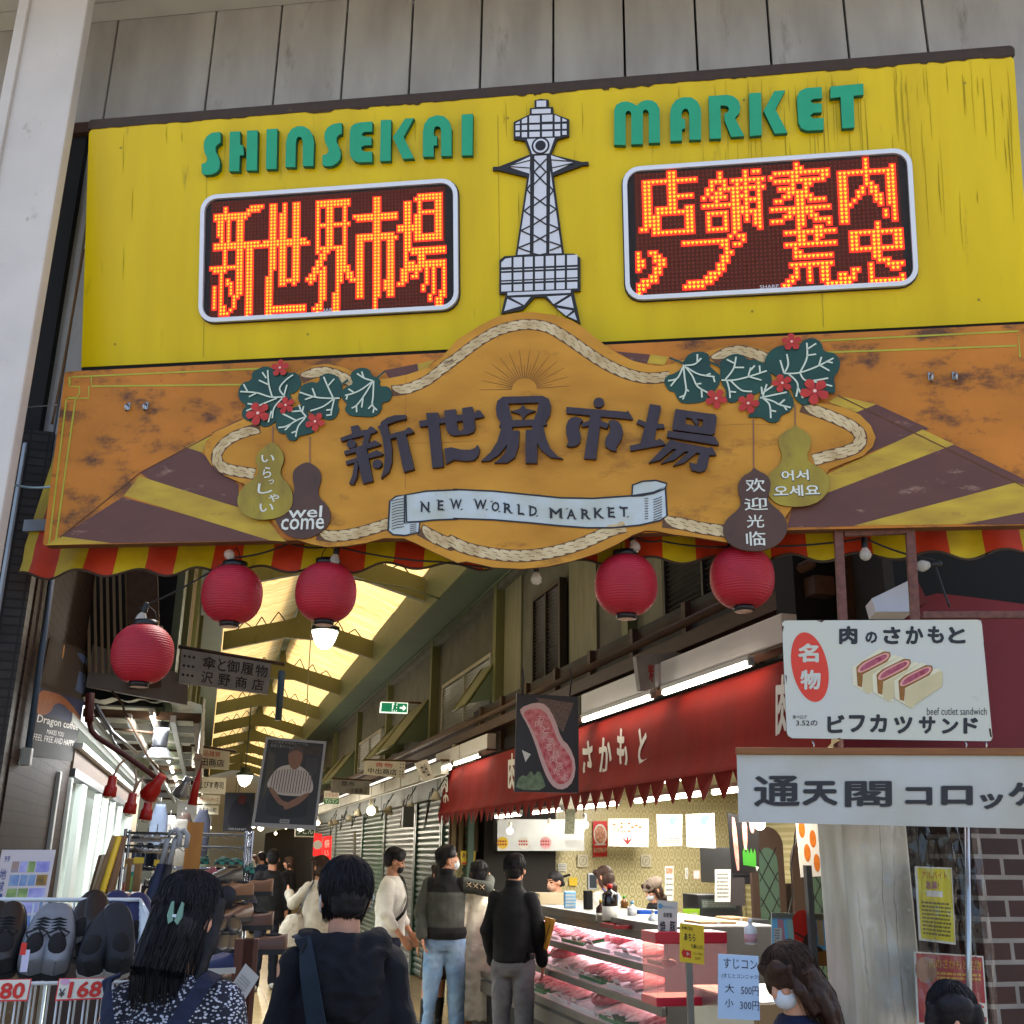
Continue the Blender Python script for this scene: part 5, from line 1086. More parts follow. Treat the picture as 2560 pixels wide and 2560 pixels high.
b.add([(UA+.12, V1,2.70),(UA+.12, V0,2.70),(UA+.5, V0,2.76),(UA+.5, V1,2.76)],[(0,1,2,3)], mredd)
b.build('canvas', ra, AO)
b = MB(); nT = 38; dv = (V1 - V0)/nT
for i in range(nT):
    v = V1 - i*dv; w = dv; o_ = .012*math.sin(i*2.1); P = [(0,0),(w, 0),(w*.93,-.035),(w*.80,-.085),(w*.66,-.115),(w*.5,-.125),(w*.34,-.115),(w*.2,-.085),(w*.07,-.035)]
    b.add([(UA - .068+o_*(-q[1]*8)+.01*math.sin(q[0]*30), v - q[0],2.142+q[1]*1.25) for q in P],[tuple(range(9))], mred)
b.build('scalloped_hem', ra, AO)
def fut(t, x0, y0, x1, y1, bold, z=.008, frr=None, mm=None):
    lb = MB(); f = frr or FU; A = f.l(*px(F0, x0, y0)); B = f.l(*px(F0, x1, y0)); C = f.l(*px(F0, x0, y1)); lb.text(t, 0,0,1,1, z, mm or mletw, bold, fn=lambda p, q: (A[0]+(B[0] - A[0])*p+(C[0] - A[0])*q, A[1]+(B[1] - A[1])*p+(C[1] - A[1])*q)); lb.build('brush_character', ra, AO @ MC.inverted() @ FU.M)
for t, x0, x1, y0, y1 in (('さ',1101,1120,1474,1398),('か',1132,1156,1463,1392),('も',1166,1186,1458,1375),('と',1206,1223,1446,1374),('肉',960,975,1502,1422),('の',1040,1062,1486,1410),('肉',1466,1492,1405,1274),('肉',834,846,1495,1462),('の',836,848,1528,1498)): fut(t, x0, y0, x1, y1,.05)

# white boxes and tubes on top of the awning
mlbon = mat('lightbox_white', '#b9b4ac', .5, var=.08, vs=3, dirt=.06, dirtcol='#6a6258', ds=4)
for i, (va, vb, m_, lab) in enumerate(((4.9,6.5, mlbon, 'white sign box nearest the sandwich sign above the red awning'),(6.55,8.1, mlbon, 'long white sign box second from the sandwich sign above the red awning'),(8.15,9.4, mat('lightbox_stained', '#6d6a50', .6, var=.5, vs=14, stretch=(1,1,.3)), 'stained greenish sign box behind the meat poster'),(11.15,12.45, mlbon, 'white sign box left of the meat poster'),(12.5,13.85, mlbon, 'white sign box at the far end of the red awning'))):
    b = MB(); b.box((0,0,0),(.1, vb - va, .16), m_, bev=.008); b.box((0,0,-.09),(.12, vb - va+.03,.02), mbrownb); b.build('sign_lightbox', M=MC @ T((UA+.04,(va+vb)/2,2.826)), label=lab, cat='sign box')
tl0 = None
def tube_light(u, v, z, L, lab, group, yaw=0., e=9.0):
    global tl0
    if tl0 is None:
        tl0 = o = empty('fluorescent_tube', Matrix(), lab, 'lamp', group)
        b = MB(); b.tube([(0,-.5,0),(0,.5,0)],.016, mtube, 10); b.build('tube', o)
        b = MB(); b.box((0,0,.03),(.04,1.02,.025), mat('fitting_white', '#b5b3ab', .5)); b.box((0,-.505,.008),(.03,.02,.04), mstl); b.box((0,.505,.008),(.03,.02,.04), mstl); b.build('fitting', o)
    else: o = dup(tl0, None, lab, group)
    o.matrix_basis = MC @ T((u, v, z)) @ RZ(yaw) @ Matrix.Diagonal((1, L, 1,1)); return o
for v, L, lab in ((5.7,1.15, 'tube light over the lettering by the sandwich sign'),(7.15,1.35, 'longest looking tube light on top of the red awning, left of the sandwich sign'),(8.4,.7, 'short tube light above the brush lettering'),(9.2,.65, 'tube light just right of the meat poster'),(11.75,1.2, 'tube light left of the meat poster on the awning'),(13.1,1.2, 'farthest tube light on the red awning')): tube_light(UA - .085, v, 2.67, L, lab, 'tube lights along the top of the red awning')
for v, L, lab in ((6.1,.65, 'tube light under the awning beside the croquette board'),(7.15,1.2, 'long tube light under the awning above the cow charts'),(8.6,.95, 'tube light under the awning above the red arrow sign'),(10,.9, 'tube light under the awning above the steel cabinet'),(11.4,1.0, 'farthest tube light under the awning')): tube_light(3.12, v, 2.076, L, lab, 'tube lights under the red awning')
b0 = None
for x, y, lab in ((1036,1563, 'lit round bulb under the hem, left of the paper charm'),(1103,1556, 'lit round bulb under the hem near the red arrow sign'),(962,1568, 'lit round bulb near the far end of the hem'),(1433,1555, 'lit round bulb just below the croquette board')):
    p = fU(x, y, 3.0)
    if b0 is None:
        b0 = o = empty('globe_bulb', Matrix(), lab, 'bulb', 'lit bulbs under the awning hem'); b = MB(); b.ball((0,0,0),.033, glow('globe_lit', '#ffe9c4', 3.2),14); b.build('glass', o); b = MB(); b.lathe([(.016,.03),(.018,.075),(.01,.09)], mwht, 10); b.build('socket', o)
    else: o = dup(b0, None, lab)
    o.matrix_basis = MC @ T(p)
# room light comes from these fittings: soft areas hung at tube height
def area(u, v, z, sx, sy, e, col=(1,.95,.86), par=None, rot=None):
    l = bpy.data.lights.new('tube_glow', 'AREA'); l.shape = 'RECTANGLE'; l.size = sx; l.size_y = sy; l.energy = e; l.color = col
    o = bpy.data.objects.new('tube_glow', l); COL.objects.link(o); o.matrix_world = MC @ T((u, v, z)) @ (rot or Matrix()); return o
area(3.3,8.4,2.05,.22,5.8,34); area(5.1,9.8,2.5,.6,5.4,88)
tube_light(5.1,11.5,2.51,1.1, 'ceiling tube light deep inside the meat shop', 'ceiling tubes in the meat shop'); tube_light(5.1,8.6,2.51,1.1, 'ceiling tube light inside the meat shop nearer the street', 'ceiling tubes in the meat shop')
# ------------------------------------------------------------------ glass meat case
mcase = mat('case_frame', '#6a6660', .45, metal=.3, var=.25, vs=5); mkick = mat('case_kick', '#1e1c1b', .6, var=.3, vs=6); mshelf = mat('case_shelf', '#bcb4b6', .3, var=.1, vs=6); mgl = glass('case_glass', '#ffffff', .045,.03)
mpk = glow('pink_tube', '#ffd0e0', 3.0)
CV0, CV1 = 6.38,12.1; cl_ = CV1 - CV0; cm = (CV0+CV1)/2
mc = empty('meat_case', MC @ T((2.76, cm, 0)), 'long glass fronted refrigerated meat case with pink lighting', 'display case'); CO = T((-2.76,-cm, 0))
SHZ = (1.014,.81,.612); FR_ = lambda z: 2.85 - (1.25 - z)*.30      # the front leans out towards the floor
b = MB(); b.box((3.14, cm, 1.25),(.74, cl_, .06), mcase, bev=.008); b.box((2.83, cm, 1.205),(.06, cl_, .085), mcase); b.build('top', mc, CO)
b = MB(); b.box((3.14, cm, .24),(.88, cl_ - .04,.48), mkick); b.box((3.06, cm, .51),(.84, cl_, .10), mcase); b.build('base', mc, CO)
b = MB(); b.box((3.48, cm, .88),(.04, cl_, .7), mshelf); b.box((3.1, CV0+.015,.88),(.72,.03,.70), mcase); b.box((3.1, CV1 - .015,.88),(.72,.03,.70), mcase); b.build('back_panel', mc, CO)
for z in SHZ:
    b = MB(); f = FR_(z)+.02; b.add([(f, CV0+.03, z),(f, CV1 - .03, z),(3.46, CV1 - .03, z+.11),(3.46, CV0+.03, z+.11)],[(0,3,2,1)], mshelf); b.build('shelf', mc, CO)
    b = MB(); b.box((FR_(z), cm, z - .005),(.026, cl_, .048), mcase, bev=.004); b.build('rail', mc, CO)
b = MB(); b.add([(FR_(1.18), CV0,1.18),(FR_(1.18), CV1,1.18),(FR_(.56), CV1,.56),(FR_(.56), CV0,.56)],[(0,1,2,3)], mgl); b.build('front_glass', mc, CO)
b = MB(); b.tube([(2.88, CV0+.1,1.155),(2.88, CV1 - .1,1.155)],.013, mpk, 8); b.build('case_light', mc, CO)
for z in (1.15,.975,.775): area(3.02, cm, z, .04, cl_ - .3,3.4,(1,.66,.76))
# trays and joints of meat
mtray = mat('tray_white', '#c9c4c4', .4); mgrs = mat('plastic_grass', '#1e6a34', .5, var=.3, vs=30)
def meatmat(name, c, c2): return mat(name, c, .32, var=.6, vs=38, col2=c2, bump=.15, bs=50)
mm_ = [meatmat('beef_red', '#9a2834', '#d79a98'), meatmat('pork_pink', '#c96a72', '#e6b8b0'), meatmat('beef_dark', '#86202c', '#b05058'), meatmat('fatty_slices', '#d79a9a', '#f0d8d0')]
random.seed(3)
def lump(b, c, r, m, seed, lay=0):
    """an uneven joint of meat"""
    n = 12; rr = random.Random(seed); ph = [rr.uniform(0,6) for _ in range(4)]; vs = []; h = 7
    for i in range(h+1):
        a = math.pi*i/h - math.pi/2
        for k in range(n):
            w = 2*math.pi*k/n; g = 1+.16*math.sin(2*w+ph[0])+.1*math.sin(3*w+ph[1]+a*2)+.06*math.sin(5*w+ph[2])
            vs.append((c[0]+r[0]*math.cos(a)*math.cos(w)*g, c[1]+r[1]*math.cos(a)*math.sin(w)*g, c[2]+r[2]*max(-.4, math.sin(a))*(1+.2*math.sin(w*2+ph[3]))))
    b.add(vs, [(i*n+k, i*n+(k+1) % n, (i+1)*n+(k+1) % n, (i+1)*n+k) for i in range(h) for k in range(n)], m, True)
words = ['marbled red slices fanned out', 'pale pink pork slices', 'dark red block', 'fatty pale slices']
tiers = ['top', 'middle', 'bottom']
for t, z in enumerate(SHZ):
    nT_ = 9
    for i in range(nT_):
        v = CV0+.33+i*.6; k = (i*3+t*2) % 4; f = FR_(z)+.30; zz = z+.045
        b = MB(); o = empty('meat_tray', MC @ T((f, v, zz)) @ RY(rad(-10)) @ Matrix.Scale(1.2,4), f'{words[k]} on a tray, {tiers[t]} shelf of the meat case', 'meat', 'trays of meat in the case')
        b.box((0,0,.004),(.36,.42,.008), mtray if (i+t) % 3 else mgrs)
        for q in ((-.18,0,.012,.42),(.18,0,.012,.42)): b.box((q[0], q[1],.012),(.01,.42,.02), mtray if (i+t) % 3 else mgrs)
        b.build('tray', o); b = MB()
        if k in (0,1,3):
            for j in range(5): lump(b, (-.02+.02*math.sin(j),-.15+j*.075,.024+.004*j),(.13+.01*math.sin(j*2),.06,.02), mm_[k], i*7+j+t)
        else: lump(b, (0,-.06,.05),(.12,.12,.055), mm_[2], i+t); lump(b, (.02,.12,.04),(.1,.07,.04), mm_[0], i+t+5)
        b.build('meat', o)
        b = MB(); b.box((-.185,-.08+.1*(i % 3),.035),(.004,.085,.05), mtray, RY(-.3).to_3x3()); b.box((-.188,-.08+.1*(i % 3),.036),(.003,.06,.008), mrtext, RY(-.3).to_3x3()); b.build('price_card', o)
# ------------------------------------------------------------------ things pinned up inside the shop
def flat(name, P, plane, lab, base, build=None, cat='poster', depth=.006, zz=F0, extra=None):
    """a sheet with picture corners TL TR BR BL lying on a plane"""
    c = plane.z(zz, P); mx, my = sum(p[0] for p in c)/4, sum(p[1] for p in c)/4; loc = [(p[0] - mx, p[1] - my) for p in c]
    b = MB(); b.prism(loc, -depth, 0, base); A, B, C, D = loc[3], loc[2], loc[1], loc[0]
    q = lambda s, t: (A[0]*(1 - s)*(1 - t)+B[0]*s*(1 - t)+C[0]*s*t+D[0]*(1 - s)*t, A[1]*(1 - s)*(1 - t)+B[1]*s*(1 - t)+C[1]*s*t+D[1]*(1 - s)*t)
    if build: build(b, q)
    if extra: extra(b, q)
    return b.build(name, M=plane.M @ T((mx, my, 0)), label=lab, cat=cat)
def acrossV(v): return Fr(cor(0, v, 0), CU, UZ)
def alongU(u): return Fr(cor(u, 0,0),-CV, UZ)
WT = acrossV(VT - .02)
mpap = mat('paper_white', '#c2c0b6', .6, var=.05, vs=8); mred2 = mat('poster_red', '#b01f1c', .5); mphoto = mat('poster_photo', '#7a3424', .5, var=.6, vs=30, col2='#d0a080'); mgrayt = mat('print_grey', '#6d6d6a', .6); mblue2 = mat('print_blue', '#5b8fb0', .6); myp = mat('paper_yellow', '#c9a92a', .6); mora = mat('print_orange', '#c9551a', .5)
def blk(b, q, x0, y0, x1, y1, m, z=.001): b.prism([q(x0, y0), q(x1, y0), q(x1, y1), q(x0, y1)], None, z, m)
def textlines(b, q, x0, y0, x1, y1, n, m, z=.0012, seed=1):
    r = random.Random(seed)
    for i in range(n):
        y = y1 - (y1 - y0)*(i+.5)/n; x = x0; h = (y1 - y0)/n*.28
        while x < x1 - .03:
            w = r.uniform(.03,.12)*(x1 - x0)+.01; blk(b, q, x, y - h, min(x1, x+w), y+h, m, z); x += w+.012*(x1 - x0)+.006
def wp(x, y): return px(r3, x, y)
def r3P(P): return [(( px(r3, *p)[0])*.75469, px(r3, *p)[1]*.75469) for p in P]
WT1 = acrossV(VT - .45)
flat('meat_poster', r3P([(612,400),(720,400),(718,668),(612,672)]), WT, 'tall red poster with a plate of meat beside the red arrow sign', mred2, lambda b, q: (b.disc(q(.5,.62),.09,.001, mpap, 18,.13), b.disc(q(.5,.62),.075,.002, mphoto, 18,.11), blk(b, q, .05,.12,.95,.25, mphoto, .001), textlines(b, q, .1,.3,.9,.38,1, mpap)))
flat('offal_corner_sign', r3P([(728,382),(1032,382),(1030,598),(728,590)]), acrossV(VT - .5), 'white sign with orange lettering and a red down arrow', mpap, lambda b, q: (put(b, q, 'ホルモンコーナー', .10,.48,.82,.90, mora, .03), b.prism([q(.32,.34), q(.45,.22), q(.45,.34), q(.49,.34), q(.49,.22), q(.62,.34), q(.47,.06)], None, .001, mat('arrow_red', '#7a1f1c', .5))), cat='sign')
def cow(b, q): b.prism(smooth_poly([q(.52,.68), q(.7,.66), q(.74,.8), q(.86,.82), q(.84,.92), q(.7,.95), q(.5,.93), q(.48,.8)]), None, .001, mblue2); textlines(b, q, .1,.1,.9,.32,4, mgrayt); b.stroke([q(.1,.5), q(.3,.58), q(.5,.52), q(.7,.58), q(.9,.5)],.01,.001, mgrayt); textlines(b, q, .08,.62,.4,.72,2, mgrayt, seed=4)
flat('cow_chart', r3P([(1090,352),(1284,350),(1284,588),(1100,592)]), acrossV(11.16), 'left paper chart of meat cuts with blue cow outline', mpap, cow)
flat('cow_chart', r3P([(1312,350),(1526,340),(1538,606),(1318,596)]), acrossV(10.8), 'right paper chart of meat cuts, beside the dark cooker hood', mpap, cow)
flat('calendar', r3P([(1155,742),(1220,742),(1218,1000),(1155,1000)]), acrossV(11.04), 'narrow white calendar hanging below the charts', mpap, lambda b, q: (blk(b, q, .1,.78,.9,.95, mphoto),[textlines(b, q, .1,.1+i*.16,.9,.2+i*.16,1, mgrayt, seed=i) for i in range(4)]), cat='calendar')
flat('notice_paper', r3P([(348,720),(412,720),(412,778),(348,778)]), WT, 'small white notice on the oval tiles above the seated butcher', mpap, lambda b, q: textlines(b, q, .1,.1,.9,.9,4, mgrayt), cat='notice')
flat('notice_paper', r3P([(432,826),(492,826),(492,888),(432,888)]), WT, 'small yellow note on the oval tiles', myp, cat='notice')
for x, lab in ((495, 'left picture tile with a round crest on the oval tiles'),(972, 'right picture tile with a round crest on the oval tiles')):
    flat('crest_tile', r3P([(x, 652),(x+80,652),(x+80,748),(x, 748)]), WT, lab, mcream, lambda b, q: (b.stroke([q(.5+.34*math.cos(a),.5+.36*math.sin(a)) for a in [6.283*k/20 for k in range(20)]],.008,.001, mgrayt, True), b.stroke([q(.4,.3), q(.45,.6), q(.6,.7), q(.55,.4)],.008,.001, mgrayt)), cat='tile')
# stickered steel cabinet hung at the far end
FS = acrossV(VT - .6)
def stick(b, q):
    for x, y, m_ in ((.06,.25, myp),(.3,.25, mpap),(.55,.25, mat('sticker_pink', '#c08a8c', .5))): b.disc(q(x, y),.07,.001, m_, 16); textlines(b, q, x - .06, y - .1, x+.06, y+.1,2, mrtext, .002)
    blk(b, q, .78,.12,.97,.34, mat('sticker_grey', '#9a9a98', .5))
flat('steel_cabinet', r3P([(-110,385),(545,390),(545,625),(-110,625)]), FS, 'stickered stainless wall cabinet above the butchers', mstl, stick, 'cabinet', .35)
b = MB(); b.tube([fV(1330*0+1005,1660, VT - .1), fV(1060,1655, VT - .1), fV(1075,1650, VT - .1)],.015, mblack, 6); b.build('cable_bunch', M=MC, label='black cable bunch hanging below the steel cabinet', cat='cable')
def sliceposter(b, q):
    for P in ([(.10,.95),(.26,.93),(.30,.05),(.16,.04)],[(.45,.98),(.62,.97),(.60,.40),(.46,.42)],[(.68,.98),(.86,.96),(.84,.72),(.72,.74)]): b.prism(smooth_poly([q(*p) for p in P],1), None, .001, mat('slice_pink', '#c9705c', .5, var=.5, vs=25, col2='#e0b0a0'))
    b.prism([q(.42,.14), q(.88,.10), q(.88,.36), q(.84,.44), q(.78,.34), q(.72,.45), q(.66,.34), q(.6,.45), q(.54,.34), q(.48,.45), q(.42,.36)], None, .0014, mat('leaf_bright', '#3a8a24', .5))
    b.prism([q(.86,.12), q(.98,.1), q(.9,.02)], None, .002, mpap)
P4 = lambda P, zz: [(px(zz, *p)[0]*.75469, px(zz, *p)[1]*.75469) for p in P]
flat('slice_poster', P4([(1625,335),(1860,395),(1868,788),(1660,796)], r3), acrossV(6.3), 'black poster with pink meat slices and a green leaf', mat('poster_black', '#1d1a1a', .35), sliceposter)
def croq(b, q):
    for x, y in ((.13,.88),(.78,.90),(.40,.70),(.22,.44),(.75,.50),(.45,.25)): b.disc(q(x, y),.022,.001, mat('croquette', '#c96a14', .5, var=.35, vs=40),14,.052)
    blk(b, q, .70,.25,.86,.285, mrtext); textlines(b, q, .68,.10,.9,.2,2, mgrayt)
flat('croquette_poster', P4([(212,410),(496,420),(534,808),(250,825)], r4), acrossV(6.0), 'pale poster with orange croquettes hanging under the long white board', mat('poster_cream', '#c9bfae', .4), croq)
# dark kitchen units along the back wall
b = MB(); p0 = fV(1385,1605,9.9); 
def blockV(name, P, v, d, m, lab, cat, build=None, bev=.01):
    """box whose front face covers the given picture corners (x0,y0,x1,y1) at distance v, going back by d"""
    a = fV(P[0], P[3], v); c = fV(P[2], P[1], v); fr = CF_(Vector(((a.x+c.x)/2, v, (a.z+c.z)/2)))
    w, h = c.x - a.x, c.z - a.z; b = MB(); b.box((0,0,-d/2),(w, h, d), m, bev=bev)
    if build: build(b, lambda s, t: (-w/2+w*s, -h/2+h*t))
    return b.build(name, M=fr.M, label=lab, cat=cat)
blockV('cooker_hood', (1381,1600,1450,1668),11.4,.8, mdkst, 'dark steel cooker hood behind the charts', 'hood', lambda b, q: (blk(b, q, .1,.35,.5,.42, mstl), blk(b, q, .05,.2,.9,.24, mblack)))
blockV('cash_register', (1318,1688,1400,1735),9.84,.35, mat('register_black', '#1b1b1e', .35), 'black till machine with a small green display', 'till', lambda b, q: (blk(b, q, .08,.45,.85,.8, mat('till_screen', '#3c4a44', .3)), textlines(b, q, .1,.5,.8,.75,3, mgrayt, .002)))
blockV('steel_unit', (1360,1735,1452,1772),9.96,.6, mdkst, 'dark steel kitchen unit under the till', 'cabinet')
blockV('wall_cupboard', (1448,1668,1610,1790),11.04,.2, mat('cupboard_dark', '#3c2f26', .6, var=.3, vs=6), 'dark brown cupboard at the back of the meat shop', 'cupboard')
for x0, x1, lab in ((1432,1475, 'left arched dark window in the tiled back wall'),(1512,1612, 'right arched dark window in the tiled back wall')):
    fr = acrossV(10.68); A = fr.l(*px(F0, x0,1900)); B = fr.l(*px(F0, x1,1560)); w = B[0] - A[0]; h = B[1] - A[1]
    o = empty('arched_window', fr.M @ T(((A[0]+B[0])/2, A[1],0)), lab, 'window')
    arch = [(-w/2,0),(w/2,0)] + [(w/2*math.cos(a), h - w/2+w/2*math.sin(a)) for a in [math.pi*k/14 for k in range(15)]]
    b = MB(); b.prism(arch, -.05,0, mat('window_brown', '#2a1a12', .6)); b.build('frame', o); b = MB(); b.prism([(x*.6,.05+y*.85) for x, y in arch], None, .004, mat('window_glass_green', '#34463c', .15)); 
    for k in range(-3,5): b.stroke([(-w*.28,.2+k*.25),(w*.28,.2+k*.25+w*.9)],.012,.006, mblack); b.stroke([(w*.28,.2+k*.25),(-w*.28,.2+k*.25+w*.9)],.012,.0068, mblack)
    b.build('pane', o)
# papers pinned to the back units
for P, lab, m_ in ((((1371,775),(1415,775),(1415,835),(1371,835)), 'pink slip pinned on the dark unit', mat('slip_pink', '#c0a0a0', .6)),(((1532,765),(1652,765),(1648,1010),(1532,1010)), 'large white typed sheet on the dark unit', mpap),(((1650,830),(1755,830),(1760,1040),(1650,1040)), 'dark purse shaped poster on the back unit', mat('poster_brown', '#2a2426', .5)),(((1308,755),(1328,755),(1328,835),(1308,835)), 'narrow white slip beside the till', mpap),(((1770,610),(1850,620),(1850,760),(1770,760)), 'white appliance box on the cupboard', mpap)):
    flat('pinned_sheet', r3P(list(P)), acrossV(9.72), lab, m_, (lambda b, q: textlines(b, q, .12,.1,.88,.9,7, mgrayt)) if m_ is mpap else None, 'paper')
b = MB(); b.tube([MC.inverted() @ (MC @ fV(x, y, 7.2)) for x, y in ((1502,1545),(1500,1580),(1492,1640),(1496,1690),(1480,1760),(1462,1778))],.007, mwire, 6); b.build('power_cable', M=MC, label='black power cable hanging in front of the kitchen units', cat='cable')
# ------------------------------------------------------------------ counter clutter on top of the case
CT = 1.28
def onc(x, y, u=None, z=CT): return fZ(x, y, z)
def bottle(name, x, y, v, r, h, mb, lab, cap, label=None, neck=.3, cat='bottle'):
    p = fV(x, y, v); o = empty(name, MC @ T(p), lab, cat); b = MB()
    b.lathe([(0,0),(r, .003),(r, h*(1 - neck)),(r*.85, h*(1 - neck*.7)),(r*.32, h*(1 - neck*.35)),(r*.3, h)], mb, 18); b.build('body', o)
    b = MB(); b.lathe([(r*.36, h - .002),(r*.36, h+r*.5),(0, h+r*.5)], cap, 14); b.build('cap', o)
    if label: b = MB(); b.lathe([(r*1.01, h*.12),(r*1.01, h*.5)], label, 18); b.build('label', o)
    return o
mplas = mat('bottle_plastic', '#c9cbcc', .35); mdark2 = mat('soy_dark', '#120a08', .15, spec=.6)
SC_ = .75469
def pr3(x, y): p = px(r3, x, y); return p[0]*SC_, p[1]*SC_
x, y = pr3(740,1182); bottle('soy_bottle', x, y, 7.44,0.054,0.24, mdark2, 'tall dark sauce jug with white label on the counter', mred2, mpap, .18)
x, y = pr3(672,1175); bottle('sauce_bottle', x, y, 7.68,0.036,0.144, mat('brown_glass', '#3a1c10', .15), 'brown sauce bottle left of the tall dark jug', mat('cap_yellow', '#b5901c', .5), mpap)
x, y = pr3(907,1145); bottle('spray_bottle', x, y, 7.56,0.034,0.108, mplas, 'white spray bottle on the counter', mblue2)
x, y = pr3(1068,1250); bottle('pump_bottle', x, y, 6.96,0.034,0.132, mplas, 'white pump bottle on the counter beside the pork sign', mplas, mat('label_blue', '#7a8aa5', .5))
x, y = pr3(1805,1335); bottle('pump_bottle', x, y, 4.9,.03,.10, mplas, 'white pump bottle right of the red topped box', mplas, mat('label_pink', '#b58a90', .5))
x, y = pr3(848,1085); bottle('tea_bottle', x, y, 8.64,0.03,0.108, mat('tea_glass', '#5a3a14', .2), 'small tea bottle with green cap behind the blue tray', mat('cap_green', '#3a8a2a', .5))
mblu = mat('tray_blue', '#1450b0', .35)
def tray(x, y, v, w, d, h, m, lab, name='plastic_tray', cat='tray'):
    p = fV(x, y, v); b = MB()
    b.box((0,0,.004),(w, d, .008), m)
    for q, s in (((-w/2,0, h/2),(.008, d, h)),((w/2,0, h/2),(.008, d, h)),((0,-d/2, h/2),(w+.008,.008, h)),((0, d/2, h/2),(w+.008,.008, h))): b.box(q, s, m)
    return b.build(name, M=MC @ T(p), label=lab, cat=cat)
x, y = pr3(905,1178); tray(x, y, 7.32,0.216,0.144,0.042, mblu, 'bright blue plastic tray on the counter front')
x, y = pr3(1010,1140); tray(x, y, 7.8,0.156,0.144,0.06, mblu, 'blue plastic tub behind the front tray')
x, y = pr3(950,1205); tray(x, y, 7.14,0.432,0.264,0.024, mat('binder_red', '#7a1f22', .5), 'red bordered tray of papers on the counter', cat='tray')
x, y = pr3(280,1075); tray(x, y, 9.36,0.24,0.24,0.144, mat('box_cream', '#b9a98a', .6), 'cream carton on the far end of the counter', 'carton', 'box')
x, y = pr3(500,1110); blockV('tablet_stand', (x - 26, y - 45, x - 4, y+2),8.64,.03, mat('tablet_blue', '#6aa0c8', .3), 'pale blue tablet standing on the counter', 'tablet', lambda b, q: textlines(b, q, .1,.1,.9,.9,6, mpap))
blockV('card_terminal', (pr3(555,0)[0], pr3(0,925)[1], pr3(612,0)[0], pr3(0,1100)[1]),8.4,.06, mblack, 'black payment terminal on the counter', 'terminal')
blockV('monitor', (pr3(575,0)[0], pr3(0,795)[1], pr3(642,0)[0], pr3(0,918)[1]),12.72,.05, mat('monitor_grey', '#8a9098', .4), 'small grey monitor behind the woman in white', 'monitor', lambda b, q: blk(b, q, .15,.1,.95,.9, mat('screen_dark', '#2a3036', .2)))
for x0, x1, y0, y1, v, lab in ((1420,1700,1160,1250,6.6, 'open cardboard carton behind the red topped box'),(1660,1800,1130,1200,7.0, 'cardboard carton with white tape further back'),(1290,1420,1060,1150,6.9, None)):
    if lab: blockV('cardboard_box', (pr3(x0,0)[0], pr3(0, y0)[1], pr3(x1,0)[0], pr3(0, y1)[1]), v, .25, mat('cardboard', '#9a7a4e', .7, var=.15, vs=6), lab, 'box', lambda b, q: (blk(b, q, .45,0,.55,1, mpap)))
    else: flat('lime_sign', r3P([(1290,1062),(1418,1062),(1412,1152),(1296,1150)]), acrossV(8.28), 'lime green card behind the yellow arrow sign', mat('card_lime', '#7fa51c', .5), lambda b, q: put(b, q, 'レジ袋', .15,.3,.85,.7, mpap, .02), 'sign')
# roast pork box
mac = glass('acrylic', '#ffe9e2', .16,.05); mpinkr = mat('acrylic_red', '#b0182c', .3)
fr = acrossV(4.95); A = fr.l(*px(F0,1243,1900)); B = fr.l(*px(F0,1371,1757)); w, h = B[0] - A[0], B[1] - A[1]
pb = empty('roast_pork_box', fr.M @ T(((A[0]+B[0])/2, A[1],-.01)), 'clear acrylic box with red lid and base holding roast pork', 'food box')
def pbox(name, b): b.build(name, pb)
b = MB(); b.box((0, h*.5,-.17),(w, h*.8,.002), mac); b.box((0, h*.5,0),(w, h*.8,.003), mac); b.box((-w/2, h*.5,-.085),(.003, h*.8,.17), mac); b.box((w/2, h*.5,-.085),(.003, h*.8,.17), mac); pbox('acrylic_walls', b)
b = MB(); b.box((0, h*.91,-.085),(w+.01, h*.16,.18), mpinkr, bev=.006); pbox('lid', b)
b = MB(); b.box((0, h*.06,-.085),(w+.02, h*.12,.19), mpinkr, bev=.006); pbox('base', b)
b = MB(); lump(b, (-w*.22, h*.55,-.09),(.032,.022,.05), mat('roast_pork', '#a8501e', .35, var=.4, vs=30),4); b.tube([(-w*.22, h*.6,-.09),(-w*.22, h*.83,-.09)],.002, mstl, 5); pbox('roast_pork', b)
def pork(b, q): put(b, q, '肉のさかもと', .2,.78,.85,.86, mblue2,.01); b.disc(q(.12,.83),.012,.001, mblue2,12); put(b, q, '自家製', .28,.52,.72,.66, mink, .03); put(b, q, '焼', .08,.08,.38,.42, mink, .03); put(b, q, '豚', .6,.08,.9,.42, mink, .03)
flat('pork_sign', r3P([(1100,995),(1252,1010),(1245,1270),(1105,1262)]), acrossV(5.05), 'white upright card with blue heading on the red topped box', mpap, pork, 'sign')
st = empty('arrow_sign_stand', MC @ T((*fV(1306,1930,4.6).xy, 0)), 'yellow order sign with a red left arrow on a grey post', 'sign')
fr = acrossV(4.6); base = MC @ Vector((*fV(1306,1930,4.6).xy, 0)); c = [fr.l(*px(r3, *p)) for p in ((1262,1168),(1472,1195),(1470,1488),(1258,1460))]
loc = c; mx, my = sum(p[0] for p in c)/4, sum(p[1] for p in c)/4
A_, B_, C_, D_ = [(p[0] - mx, p[1] - my) for p in (c[3], c[2], c[1], c[0])]
q_ = lambda s, t: (A_[0]*(1 - s)*(1 - t)+B_[0]*s*(1 - t)+C_[0]*s*t+D_[0]*(1 - s)*t, A_[1]*(1 - s)*(1 - t)+B_[1]*s*(1 - t)+C_[1]*s*t+D_[1]*(1 - s)*t)
